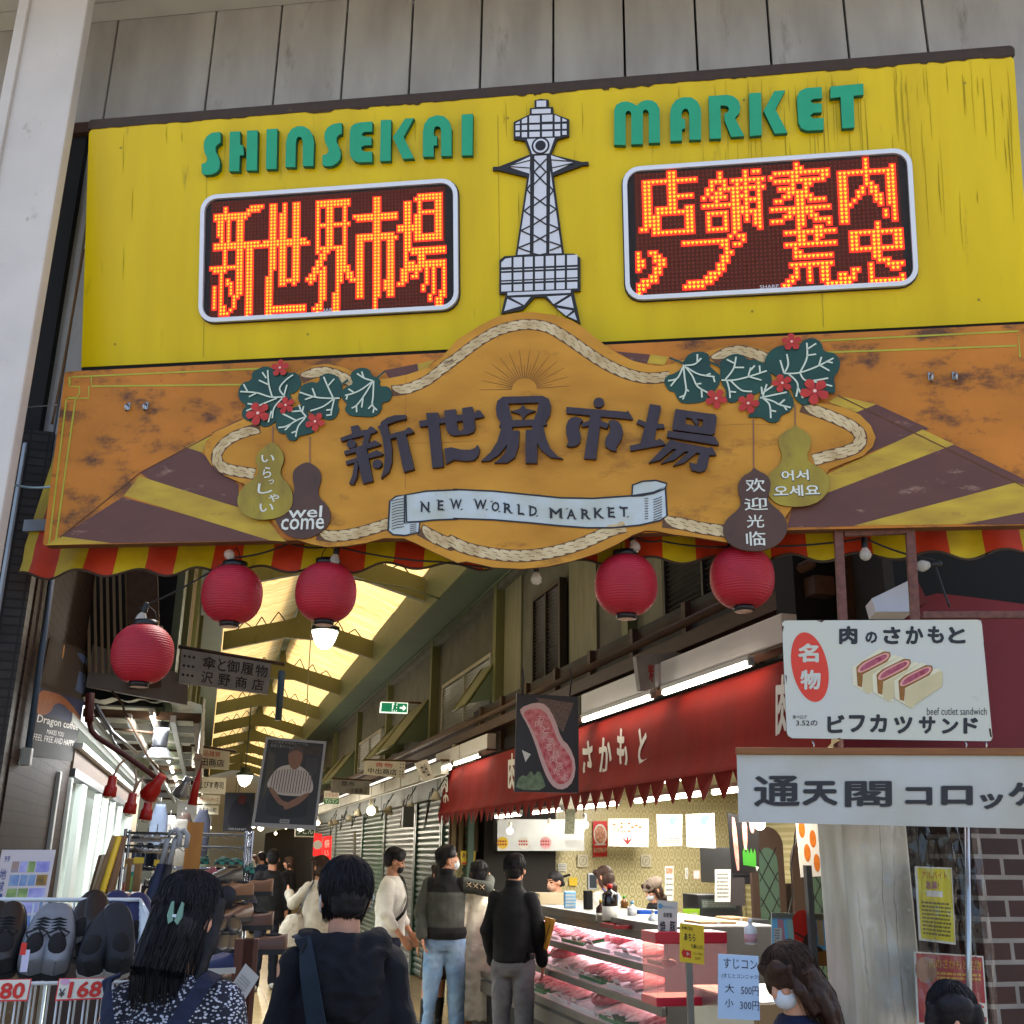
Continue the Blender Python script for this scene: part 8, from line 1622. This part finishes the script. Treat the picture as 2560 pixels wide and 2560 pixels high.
def person(pos, yaw, H, label, top, legs, hair, hairstyle='short', turn=0., nod=0., tilt=0., arms=None, shoes=None, mask=None, dress=None, vox=.0095, lean=(0,0), feet=None, bulk=1., skirt=None, strands=0, collar=0., sleeve=1., topsplit=None, long_top=0., build=None, female=False, legw=1., z0=0.):
    k = H/1.70; o = empty('person', MC @ T((pos[0], pos[1], z0)) @ RZ(yaw) @ Matrix.Scale(k, 4), label, 'person')
    sw = .138 if female else .166; lx, ly = lean
    hc = Vector((lx, ly+.02,1.585)); MH = T(hc) @ RZ(turn) @ RX(nod) @ RY(tilt)
    sh = [Vector((s*sw+lx*.8, ly*.8 - .01,1.365)) for s in (-1,1)]
    A = arms or {}
    el = [Vector(A.get('le', (-.212+lx*.6,-.03,1.11))), Vector(A.get('re', (.212+lx*.6,-.03,1.11)))]
    wr = [Vector(A.get('lw', (-.215+lx*.5,.06,.875))), Vector(A.get('rw', (.215+lx*.5,.06,.875)))]
    F = feet or ((-.1,0,0),(.1,0,0)); hips = [Vector((-.085,0,.88)), Vector((.085,0,.88))]
    an = [Vector((f[0], f[1] - .03,.09+f[2])) for f in F]; kn = [(h+a)/2+Vector((0,.025,.02)) for h, a in zip(hips, an)]
    # --- body: one skin
    b = MB(); m = mskin
    closed_stack(b, [(0,0,.80,.12,.085),(0,0,.90,.155,.105),(lx*.2, ly*.2,1.02,.135,.095),(lx*.45, ly*.45,1.16,.145,.10),(lx*.7, ly*.7,1.28,.16 if not female else .145,.105),(lx*.85, ly*.85,1.37,.135,.08),(lx*.95, ly*.95,1.435,.06,.055)], m)
    limb(b, [Vector((lx*.9, ly*.9 - .005,1.42)), hc+Vector((0,-.02,-.06))],[.058,.052], m)
    for i, s in enumerate((-1,1)):
        limb(b, [hips[i], kn[i], an[i]],[.078*legw, .054*legw, .036], m); b.ball(an[i]+Vector((0,.07,-.055)),(.038,.12,.034), m, 12)
        limb(b, [sh[i], el[i], wr[i]],[.05,.038,.026], m)
        d = (wr[i] - el[i]).normalized(); side = d.cross(Vector((0,1,0))); side = side.normalized() if side.length > .1 else Vector((1,0,0)); fr_ = side.cross(d)
        pc = wr[i]+d*.05; Rm = Matrix((side, fr_, d)).transposed(); b.ball(pc, (.016,.036,.05), m, 10, Rm)
        for j in range(4):
            off = fr_*(-.028+.0185*j); L_ = (.068,.078,.073,.058)[j]; p0 = pc+off+d*.035; inn = side*(-s*.02)*(1 if d.z < -.3 else 0)
            limb(b, [p0, p0+d*L_*.55+inn*.4, p0+d*L_+inn*1.4],[.0092,.0088,.0078], m, 8)
        p0 = pc+fr_*.030 - d*.02; limb(b, [p0, p0+fr_*.022+d*.03, p0+fr_*.026+d*.058],[.0115,.0105,.009], m, 8)
    hb = MB(); hb.M = MH
    hb.ball((0,-.008,.022),(.077,.096,.094), m, 18); hb.ball((0,.03,-.045),(.060,.062,.068), m, 14); hb.ball((0,.060,-.092),(.026,.024,.02), m, 10)
    limb(hb, [(0,.086,.012),(0,.104,-.026)],[.009,.0135], m, 8); hb.ball((0,.068,.032),(.052,.026,.018), m, 10)
    hb.ball((0,.086,-.062),(.022,.010,.009), m, 8)
    for s in (-1,1): hb.ball((s*.078,-.008,-.012),(.012,.022,.032), m, 10); hb.ball((s*.034,.066,-.025),(.024,.022,.02), m, 10)
    b.add(hb.v, hb.f, m, True)
    MI = MH.inverted(); 
    def pick(c):
        q = MI @ c
        if q.y > .06:
            for s in (-1,1):
                if abs(q.x - s*.031) < .015 and abs(q.z - .002) < .0085: return 1
                if abs(q.x - s*.033) < .021 and abs(q.z - .027) < .006: return 1
            if abs(q.x) < .024 and abs(q.z+.062) < .009: return 2
        return 0
    fuse(b, 'person_body', o, vox*.82,4, pick=pick, mats=[mskin, meye, mlip])
    # --- hair
    h = MB(); h.M = MH
    if hairstyle == 'short':
        h.ball((0,-.012,.045),(.087,.100,.086), hair, 18); h.ball((0,-.040,.005),(.077,.078,.074), hair, 16); h.ball((0,.03,.092),(.066,.055,.04), hair, 12); h.ball((0,-.055,-.038),(.062,.05,.036), hair, 12)
        for s in (-1,1): h.ball((s*.073,.012,.045),(.014,.03,.035), hair, 8)
    elif hairstyle in ('long', 'bob'):
        zl = -.36 if hairstyle == 'long' else -.20
        h.ball((0,-.012,.033),(.087,.103,.091), hair, 18); h.ball((0,-.04,-.03),(.085,.08,.10), hair, 16)
        h.tube([(0,-.055,-.02),(.0,-.075,-.14),(.0,-.08, zl)],[.068,.060,.03], hair, 14); h.ball((0,-.08, zl),(.028,.028,.03), hair, 10)
        for s in (-1,1): h.tube([(s*.075,.02,.06),(s*.082,.012,-.06),(s*.080,-.015, max(zl, -.22))],[.02,.022,.01], hair, 8); h.ball((s*.05,.07,.07),(.038,.024,.034), hair, 10)
    elif hairstyle == 'bangs':
        h.ball((0,-.012,.035),(.095,.108,.094), hair, 18); h.ball((0,-.04,-.03),(.092,.085,.12), hair, 16); h.ball((0,.058,.062),(.072,.04,.05), hair, 12)
        for s in (-1,1): h.tube([(s*.08,.03,.06),(s*.094,.03,-.06),(s*.09,.0,-.22)],[.026,.032,.02], hair, 8)
        h.tube([(0,-.06,0),(0,-.08,-.25)],[.085,.06], hair, 12)
    elif hairstyle == 'bun':
        h.ball((0,-.012,.040),(.085,.100,.086), hair, 18); h.ball((0,-.045,.0),(.078,.065,.075), hair, 14); h.ball((0,-.105,-.03),(.034,.036,.034), hair, 10)
    elif hairstyle == 'wavy':
        h.ball((0,-.012,.035),(.100,.112,.096), hair, 18); h.ball((0,-.04,-.04),(.104,.09,.115), hair, 16)
        for j in range(9): a = math.pi*(1.05+.9*j/8)+.0; x, y = .1*math.cos(a),-.01+.09*math.sin(a); h.tube([(x*.9, y*.9,.02),(x*1.05, y*1.05,-.08),(x*1.12+.012*math.sin(j*5), y*1.1,-.16),(x*1.0+.02*math.sin(j*3), y*1.15,-.25)],[.032,.036,.028,.012], hair, 8)
        for s in (-1,1): h.tube([(s*.075,.035,.07),(s*.096,.04,-.03),(s*.098,.02,-.14)],[.026,.03,.015], hair, 8); h.ball((s*.04,.060,.072),(.048,.036,.036), hair, 10)
    ho = fuse(h, 'hair', o, vox*.8,5, crease=.0018, seed=len(label), cs=26)
    if strands:
        r = random.Random(len(label)); sb_ = MB(); lens = {'short': (.8,1.5), 'long': (.5,1.3), 'bob': (.5,1.3), 'bangs': (.5,1.3), 'wavy': (.5,1.3)}[hairstyle]
        for i in range(strands):
            ph = r.uniform(0,2*math.pi); th = r.uniform(.02,1.9); n_ = 7 if hairstyle == 'short' else 12; L_ = r.uniform(*lens)*.75; P = []; fx_, fy_ = math.cos(ph), math.sin(ph)
            lim = (1.95 if hairstyle == 'short' else 1.7) if fy_ < (.2 if hairstyle == 'short' else .5) else 1.15 - .25*max(0, fy_)
            jit = r.uniform(.975,1.02); je = r.uniform(.0,.09) if r.random() < .35 else 0; kz = .97 if hairstyle in ('long', 'bob') else 1.12 if hairstyle == 'wavy' else 1.05 if hairstyle == 'bangs' else 1; zc = -r.uniform(.10,.25)
            for j in range(n_):
                t = min(lim, th+L_*j/(n_ - 1)); tw = ph+.25*math.sin(i)*j/n_
                if t >= lim and j > 0 and hairstyle == 'short' and fy_ < -.1: q = P[-1]+Vector((-P[-1].x*.05,.010,-.017))
                elif t >= lim and j > 1 and hairstyle != 'short' and fy_ < .5: q = P[-1]+Vector((r.uniform(-.003,.003) - P[-1].x*.03,(-.005 if j < 8 else .006)*(fy_ < -.1),-.026))
                else:
                    jq = (jit+je*j/n_)*kz; q = Vector((.0905*jq*math.sin(t)*math.cos(tw),-.012+.106*jq*math.sin(t)*math.sin(tw),.032+.0995*jq*math.cos(t)))
                P.append(q)
                if q.z < (-.075 if hairstyle == 'short' else zc): break
            if (P[0] - P[-1]).length > .02: sb_.tube([MH @ p for p in P],[.0014]*(len(P) - 1) + [.0005], hair, 3, cap=False)
        sb_.build('hair_strands', ho)
    # --- clothes
    g = MB(); I = .022*bulk
    zb_ = .90 - long_top
    closed_stack(g, [(0,0, zb_, .145+I*.8,.108+I),(lx*.1, ly*.1,.96,.142+I*.8,.105+I),(lx*.45, ly*.45,1.14,.138+I, .108+I*1.2),(lx*.7, ly*.7,1.27,(.152 if not female else .134)+I*.7,.112+I),(lx*.84, ly*.84,1.36,.13+I*.5,.088+I*.8),(lx*.90, ly*.90,1.41,.105+I*.3,.07+I*.5),(lx*.94, ly*.94,1.445+collar*.3,.064+I*.3,.060+I*.3)]+([(lx*.95, ly*.95,1.475+collar, .058+I*.5,.06+I*.5)] if collar else []), top)
    for i, s in enumerate((-1,1)):
        w = el[i].lerp(wr[i], sleeve if sleeve <= 1 else 1); limb(g, [sh[i] - Vector((s*.015,0,0)), el[i], w],[.054+I*.42,.045+I*.55,(.034+I*.45)], top)
        if sleeve >= 1: g.ball(w.lerp(el[i],.06),.036+I*.6, top, 10)
    tops = topsplit or (None, None)
    fuse(g, 'top', o, vox, 4, crease=.0032*bulk, seed=len(label)*2, cs=6.5, pick=(lambda c: tops[0](c)) if topsplit else None, mats=[top]+list(tops[1]) if topsplit else None)
    if dress:
        g = MB(); closed_stack(g, [(0,0,.22,.24,.20),(0,0,.5,.215,.17),(0,0,.8,.19,.15),(lx*.2, ly*.2,1.0,.165,.125),(lx*.5, ly*.5,1.2,.17,.13)], dress); fuse(g, 'dress', o, vox*1.1,4, crease=.012, seed=4, cs=7)
    else:
        g = MB(); closed_stack(g, [(0,0,.80,.14,.10),(0,-.005,.88,.165,.118),(0,0,.97,.155,.108)], legs)
        if skirt: closed_stack(g, [(0,0,.50,.20,.16),(0,0,.70,.185,.145),(0,0,.9,.165,.12)], legs)
        else:
            for i in range(2): limb(g, [hips[i], kn[i], an[i]+Vector((0,0,.0))],[.093*legw, .070*legw, .056*legw], legs)
        fuse(g, 'trousers' if not skirt else 'skirt', o, vox, 4, crease=.006, seed=7, cs=9)
    if shoes:
        for i in range(2):
            g = MB(); p = an[i]; g.ball(p+Vector((0,.075,-.052)),(.045,.13,.04), shoes, 12); g.ball(p+Vector((0,-.01,-.035)),(.044,.055,.05), shoes, 12)
            if skirt: limb(g, [p+Vector((0,0,.0)), p.lerp(kn[i],.45)],[.046,.055], shoes); g.tube([p+Vector((0,-.05,-.03)), p+Vector((0,-.06,-.09))],[.02,.009], shoes, 8)
            fuse(g, 'boot' if skirt else 'shoe', o, vox, 3)
    if mask:
        g = MB(); g.M = MH; g.ball((0,.054,-.052),(.058,.058,.052), mask, 14); 
        mo = fuse(g, 'face_mask', o, .008,3); e = MB()
        for s in (-1,1): e.tube([MH @ Vector(q) for q in ((s*.05,.06,-.03),(s*.074,.02,-.015),(s*.084,-.008,.01))],.0022, mask, 5); 
        e.build('ear_loop', mo)
    if build: build(o, MH, sh, el, wr)
    return o
def gpt(x, y, v): p = fV(x, y, v); return p
def stand(x, v): p = fV(x, 1650, v); return (p.x, p.y)
mnavyh = garb('hoodie_navy', '#0b0d15', '#08090f'); mtrn = garb('trouser_navy', '#141826'); mblk_c = garb('knit_black', '#0c0c0e', '#131316'); mgr_tr = garb('trouser_grey', '#6a6a6c', '#5a5a5e'); mjean = garb('denim_light', '#5f7fa3', '#8098b0', var=.4, vs=7); mjean_d = garb('denim_dark', '#243048', '#1a2236'); mwhk = garb('knit_white', '#d6d3cc', '#c8c5be'); mcreamd = garb('dress_cream', '#ded6c3', '#d0c7b2'); mbeige = garb('coat_beige', '#9f988c', '#8c8578'); mbrsk = garb('skirt_brown', '#3c2c22'); mgjk = garb('jacket_grey', '#43453f', '#3a3c38'); mbjk = garb('jacket_black', '#151518'); mwap = garb('apron_white', '#b0aea6'); mdgrey = garb('shirt_grey', '#62646a'); mpatch = mat('patch_yellow', '#b5951c', .7)
def tweed():
    m = bpy.data.materials.new('tweed'); m.use_nodes = True; n = m.node_tree; L = n.links.new; tc = n.nodes.new('ShaderNodeTexCoord'); mp = n.nodes.new('ShaderNodeMapping'); mp.inputs['Scale'].default_value = (95,95,150); L(tc.outputs['Object'], mp.inputs[0])
    v = n.nodes.new('ShaderNodeTexVoronoi'); v.inputs['Scale'].default_value = 1; L(mp.outputs[0], v.inputs[0])
    c = n.nodes.new('ShaderNodeValToRGB'); c.color_ramp.elements[0].position = .34; c.color_ramp.elements[0].color = lin('#a5a6b0'); c.color_ramp.elements[1].position = .42; c.color_ramp.elements[1].color = lin('#0e1020'); L(v.outputs['Distance'], c.inputs[0])
    b = n.nodes['Principled BSDF']; L(c.outputs[0], b.inputs['Base Color']); b.inputs['Roughness'].default_value = .9; bp = n.nodes.new('ShaderNodeBump'); bp.inputs['Strength'].default_value = .5; bp.inputs['Distance'].default_value = .004; bp.invert = True; L(v.outputs['Distance'], bp.inputs['Height']); L(bp.outputs[0], b.inputs['Normal']); return m
def strap(o, name, pts, w, m, t=.006):
    """a flat band along points, with thickness"""
    b = MB(); P = [Vector(p) for p in pts]; vs = []
    Q = []
    for i in range(len(P) - 1):
        a, b0_, c, d = P[max(0, i - 1)], P[i], P[i+1], P[min(len(P) - 1, i+2)]
        for j in range(5):
            s = j/5; Q.append(.5*((2*b0_)+(c - a)*s+(2*a - 5*b0_+4*c - d)*s*s+(3*b0_ - a - 3*c+d)*s ** 3))
    Q.append(P[-1]); cen = Vector((0,0,0))
    for i, q in enumerate(Q):
        tg = (Q[min(i+1, len(Q) - 1)] - Q[max(i - 1,0)]).normalized(); out = Vector((q.x, q.y, 0)); out = out.normalized() if out.length > .02 else Vector((0,0,1)); 
        if abs(tg.z) < .5: out = (out*.4+Vector((0,0,1))).normalized()
        sd = tg.cross(out).normalized(); vs += [q+sd*w/2, q - sd*w/2, q - sd*w/2+out*t, q+sd*w/2+out*t]
    fs = [(i*4+k, i*4+(k+1) % 4, i*4+4+(k+1) % 4, i*4+4+k) for i in range(len(Q) - 1) for k in range(4)] + [(3,2,1,0), tuple(len(vs) - 4+k for k in range(4))]
    b.add(vs, fs, m); return b.build(name, o)
# --- the woman with the hair clip
mbag = garb('backpack_navy', '#131c34', '#0e1528', bump=.15, bs=120); mclip = mat('clip_green', '#587868', .3)
def wom(o, MH, sh, el, wr):
    strap(o, 'backpack_strap', [(-.12,.05,1.44),(-.115,-.08,1.425),(-.07,-.165,1.30),(-.02,-.19,1.20)],.045, mbag, .008)
    strap(o, 'backpack_strap', [(.13,.05,1.44),(.125,-.08,1.425),(.07,-.165,1.32),(.0,-.19,1.20)],.042, mbag, .008)
    g = MB(); closed_stack(g, [(0,-.19,.82,.13,.06),(0,-.205,.95,.145,.075),(0,-.20,1.08,.11,.065),(0,-.185,1.19,.04,.035)], mbag); bp_ = fuse(g, 'backpack', o, .008,4, crease=.005, seed=3)
    b = MB(); b.tube([(-.025,-.245,1.0),(-.03,-.25,1.09)],.006, mchrome, 6); b.lathe([(.014,-.003),(.016,0),(.014,.003)], mchrome, 12,(-.03,-.225,1.185)); b.lathe([(.014,-.003),(.016,0),(.014,.003)], mchrome, 12,(.03,-.225,1.17)); b.build('buckle', bp_)
    d = MB(); d.M = MH @ T((.055,-.112,.0)) @ RZ(.45) @ RX(math.pi/2) @ Matrix.Scale(.62,4)
    for s in (-1,1): d.prism([(s*.003,-.03),(s*.02,-.045),(s*.034,-.01),(s*.028,.045),(s*.018,.05),(s*.010,.01)],0,.010, mclip)
    d.box((0,-.01,.008),(.018,.012,.01), mchrome); d.build('hair_clip', o)
person((stand(326,3.1)[0],3.1),-.22,1.615, 'woman with a green hair clip, dark speckled knit and navy backpack', tweed(), mtrn, mhb, 'bob', turn=-.55, nod=-.18, lean=(.045,.04), female=True, shoes=mbsh, vox=.0085, strands=3200, bulk=1.25, build=wom, mask=None)
# --- the man in the navy hoodie
mstrp = garb('sling_slate', '#1b2733', '#16202a', bump=.1)
def hood(o, MH, sh, el, wr):
    g = MB(); limb(g, [(-.115,.0,1.445),(-.10,-.08,1.43),(0,-.115,1.415),(.10,-.08,1.43),(.115,0,1.445)],[.038,.045,.05,.045,.038], mnavyh); closed_stack(g, [(0,-.125,1.20,.03,.022),(0,-.135,1.26,.085,.035),(0,-.125,1.34,.125,.05),(0,-.10,1.42,.12,.06)], mnavyh); fuse(g, 'hood', o, .008,4, crease=.012, seed=5, cs=10)
    strap(o, 'bag_strap', [(-.135,.06,1.46),(-.135,-.06,1.455),(-.125,-.14,1.36),(-.09,-.165,1.2),(-.05,-.16,1.08),(.02,-.155,.98)],.062, mstrp, .007)
    g = MB(); closed_stack(g, [(.03,-.18,.80,.10,.04),(.03,-.20,.92,.13,.055),(.0,-.19,1.04,.10,.045),(-.03,-.17,1.10,.03,.025)], mstrp); fuse(g, 'sling_bag', o, .009,4, crease=.004, seed=9)
    b = MB(); 
    for s in (-1,1): b.tube([MH @ Vector(q) for q in ((s*.080,-.03,.03),(s*.092,-.034,-.005),(s*.088,-.022,-.045),(s*.07,.03,-.055))],.0028, mmask, 5)
    b.build('ear_loop', o)
person((stand(655,3.75)[0],3.75),.03,1.655, 'man in a dark navy hoodie with a slate sling bag, seen from behind', mnavyh, mtrn, mhb, 'short', turn=.06, nod=-.05, shoes=mbsh, vox=.0085, strands=2600, bulk=1.5, build=hood)
# --- man in black polo at the counter
def pouch(o, MH, sh, el, wr): b = MB(); b.box((.17,-.075,.955),(.09,.035,.045), mbsh, RZ(-.9).to_3x3(), bev=.006); b.build('belt_pouch', o)
person((stand(970,8.6)[0],8.6),-.62,1.68, 'man in a black long sleeved polo and grey trousers at the meat counter', mblk_c, mgr_tr, mhb, 'short', turn=.1, shoes=mbsh, collar=.03, bulk=1.15, build=pouch, strands=500, legw=1.02, arms={'le': (-.22,-.02,1.12), 'lw': (-.20,.08,.89), 're': (.22,.0,1.12), 'rw': (.20,.12,.90)})
# --- man in the grey and black jacket, arm round his companion
def jk(o, MH, sh, el, wr):
    b = MB(); b.box((-.005,-.135,.945),(.07,.006,.065), mpatch); b.build('waist_tag', o)
    b = MB(); mst = mat('stitch_tan', '#a5967c', .8)
    for k in range(3):
        p = sh[1].lerp(el[1],.25+.28*k)+Vector((0,-.066,.012))
        b.box(p, (.055,.006,.05), mat('stitch_brown', '#2c201c', .8)); b.tube([p+Vector((-.02,-.006,-.02)), p+Vector((.02,-.006,.02))],.004, mst, 5); b.tube([p+Vector((-.02,-.006,.02)), p+Vector((.02,-.006,-.02))],.004, mst, 5)
    b.build('sleeve_patch', o)
    g = MB(); closed_stack(g, [(0,0,.90,.19,.15),(0,0,.95,.205,.165),(0,0,1.0,.195,.155)], mbjk); fuse(g, 'jacket_hem', o, .0095,3)
person((stand(843,10.5)[0],10.5),-.38,1.745, 'man in a grey jacket with black shoulders and pale jeans, arm round a woman', mgjk, mjean, mhb, 'short', turn=-1.15, nod=.12, shoes=mwsole, mask=mmask, bulk=1.7, collar=.03, legw=1.15, strands=300, topsplit=(lambda c: 1 if c.z > 1.30 and abs(c.x) < .17 else 0,[mbjk]), arms={'re': (.38,.04,1.33), 'rw': (.36,.30,1.40), 'le': (-.23,-.04,1.12), 'lw': (-.19,-.10,.93)}, feet=((-.13,-.05,0),(.13,.06,0)), build=jk, vox=.009)
# --- companion in the cream dress
person((stand(905,10.7)[0],10.7),.1,1.62, 'woman with long black hair in a long cream dress beside the jacket man', mcreamd, mcreamd, mhb, 'long', turn=-.2, dress=mcreamd, female=True, shoes=mjean_d, bulk=1.5, strands=250, vox=.009)
# --- woman mostly hidden behind him: brown skirt and heeled boots
person((stand(832,11.6)[0],11.6),.2,1.58, 'woman in a brown skirt and black heeled boots, half hidden behind the jacket man', mbeige, mbrsk, mhbd, 'bob', skirt=True, shoes=mbsh, female=True, bulk=1.3, feet=((-.16,0,0),(.05,.1,0)))
# --- man in white with a black mask
def cross(o, MH, sh, el, wr): strap(o, 'bag_strap', [(-.10,-.10,1.44),(-.09,.06,1.45),(.0,.155,1.28),(.12,.15,1.12),(.18,.02,1.0)],.03, mbsh, .006)
person((stand(740,11.0)[0],11.0),-1.95,1.72, 'man in a white knit with a black mask and shoulder strap by the shutters', mwhk, mjean_d, mhb, 'short', turn=.35, nod=-.32, shoes=mbsh, mask=mmaskb, bulk=1.6, arms={'le': (-.23,.03,1.12), 'lw': (-.18,.16,.93), 're': (.23,.0,1.12), 'rw': (.19,.15,.92)}, build=cross, strands=300, sleeve=.55)
# --- woman in the beige coat
def tote(o, MH, sh, el, wr): g = MB(); closed_stack(g, [(-.26,-.02,.78,.16,.09),(-.27,-.02,.95,.15,.08),(-.25,-.02,1.10,.08,.05)], mbeige); fuse(g, 'tote_bag', o, .011,4, crease=.008, seed=6); strap(o, 'bag_strap', [(-.24,-.06,1.08),(-.16,-.10,1.30),(-.08,-.08,1.44)],.018, mbsh)
person((stand(604,12.0)[0],12.0),.15,1.64, 'woman in a loose beige coat half hidden behind the hoodie man', mbeige, mbeige, mhbr, 'long', turn=.5, female=True, shoes=mshoe_w, bulk=1.5, long_top=.25, arms={'le': (-.27,.06,1.2), 'lw': (-.26,.28,1.3)}, build=tote, strands=200)
# --- walkers further down
person((stand(513,15.0)[0],15.0),-.12,1.70, 'man in black walking away down the lane in white shoes', mblk_c, mtrn, mhb, 'short', turn=.05, shoes=mshoe_w, bulk=2.0, long_top=.06, legw=.95, sleeve=.45, feet=((-.10,-.14,0),(.10,.10,0)), vox=.012)
person((stand(545,22)[0],22.0),1.1,1.58, 'woman in black with a lit phone far down the lane', mblk_c, mblk_c, mhbr, 'long', turn=.3, shoes=mbsh, bulk=1.8, female=True, vox=.014, arms={'le': (-.22,.08,1.14), 'lw': (-.06,.26,1.22)}, build=lambda o, MH, sh, el, wr: MB().box((-.05,.30,1.30),(.075,.012,.14), glow('phone_lit', '#cfe4ff', 2.0)).build('phone', o))
person((stand(492,25)[0],25.0),.4,1.66, 'person in dark clothes far down the lane beside the racks', mjean_d, mtrn, mhb, 'short', shoes=mbsh, bulk=1.6, vox=.015)
person((stand(477,27)[0],27.0),2.6,1.60, 'woman in dark clothes farthest down the lane, facing this way', mbjk, mtrn, mhbr, 'bob', shoes=mbsh, bulk=1.6, female=True, vox=.015)
# --- butchers
person((stand(1050,11.5)[0],11.5),1.75,1.51, 'butcher with hair tied back and a beige mask, facing left behind the case', mdgrey, mtrn, mhb, 'bun', turn=.1, nod=-.1, mask=mmaskp, shoes=mwsole, female=True, bulk=1.3)
def apr(o, MH, sh, el, wr):
    ml = mat('strap_blue', '#50608c', .7); strap(o, 'apron_strap', [(-.07,-.03,1.47),(-.07,-.125,1.40),(.0,-.15,1.20),(.08,-.15,1.05)],.016, ml); strap(o, 'apron_strap', [(.07,-.03,1.47),(.07,-.125,1.40),(.0,-.152,1.20),(-.08,-.15,1.05)],.016, ml)
person((stand(1142,11)[0],11),.35,1.58, 'butcher in white with blue apron straps, back turned to the counter', mwap, mtrn, mhbr, 'bob', turn=.25, nod=-.3, shoes=mwsole, female=True, bulk=1.6, build=apr)
mber = mat('beret_beige', '#7d6f62', .9, var=.3, vs=30, bump=.2, bs=90)
def beret(o, MH, sh, el, wr): g = MB(); g.M = MH; g.ball((0,-.03,.06),(.115,.125,.065), mber, 16); g.ball((0,.02,.035),(.092,.10,.03), mber, 14); fuse(g, 'beret', o, .009,4, crease=.002, seed=1, cs=14)
person((stand(1234,10.3)[0],10.3),1.5,1.47, 'butcher in a beige cap and white mask bending over the counter', mblk_c, mtrn, mhbr, 'bob', turn=.25, nod=-.45, mask=mmask, shoes=mwsole, female=True, build=beret, bulk=1.2)
person((stand(1592,9.1)[0],9.1),.5,1.47, 'person deep in the meat shop, only the top of dark hair showing', mwap, mtrn, mhbd, 'short', shoes=mwsole)
# --- two women in front at the lower right
person((stand(1487,3.55)[0],3.55),1.45,1.385, 'woman with wavy brown hair and white mask in navy, lower right', garb('coat_navy', '#131a34'), mtrn, mhbr, 'wavy', turn=.25, nod=-.42, mask=mmask, shoes=mbsh, female=True, strands=1800, vox=.008, bulk=1.4, tilt=.1)
person((stand(1772,3.15)[0],3.15),2.4,1.305, 'woman with black hair and a fringe, cut off by the lower right edge', garb('coat_charcoal', '#1d1d22'), mtrn, mhb, 'bangs', turn=.25, nod=-.2, shoes=mbsh, female=True, strands=1800, vox=.008)
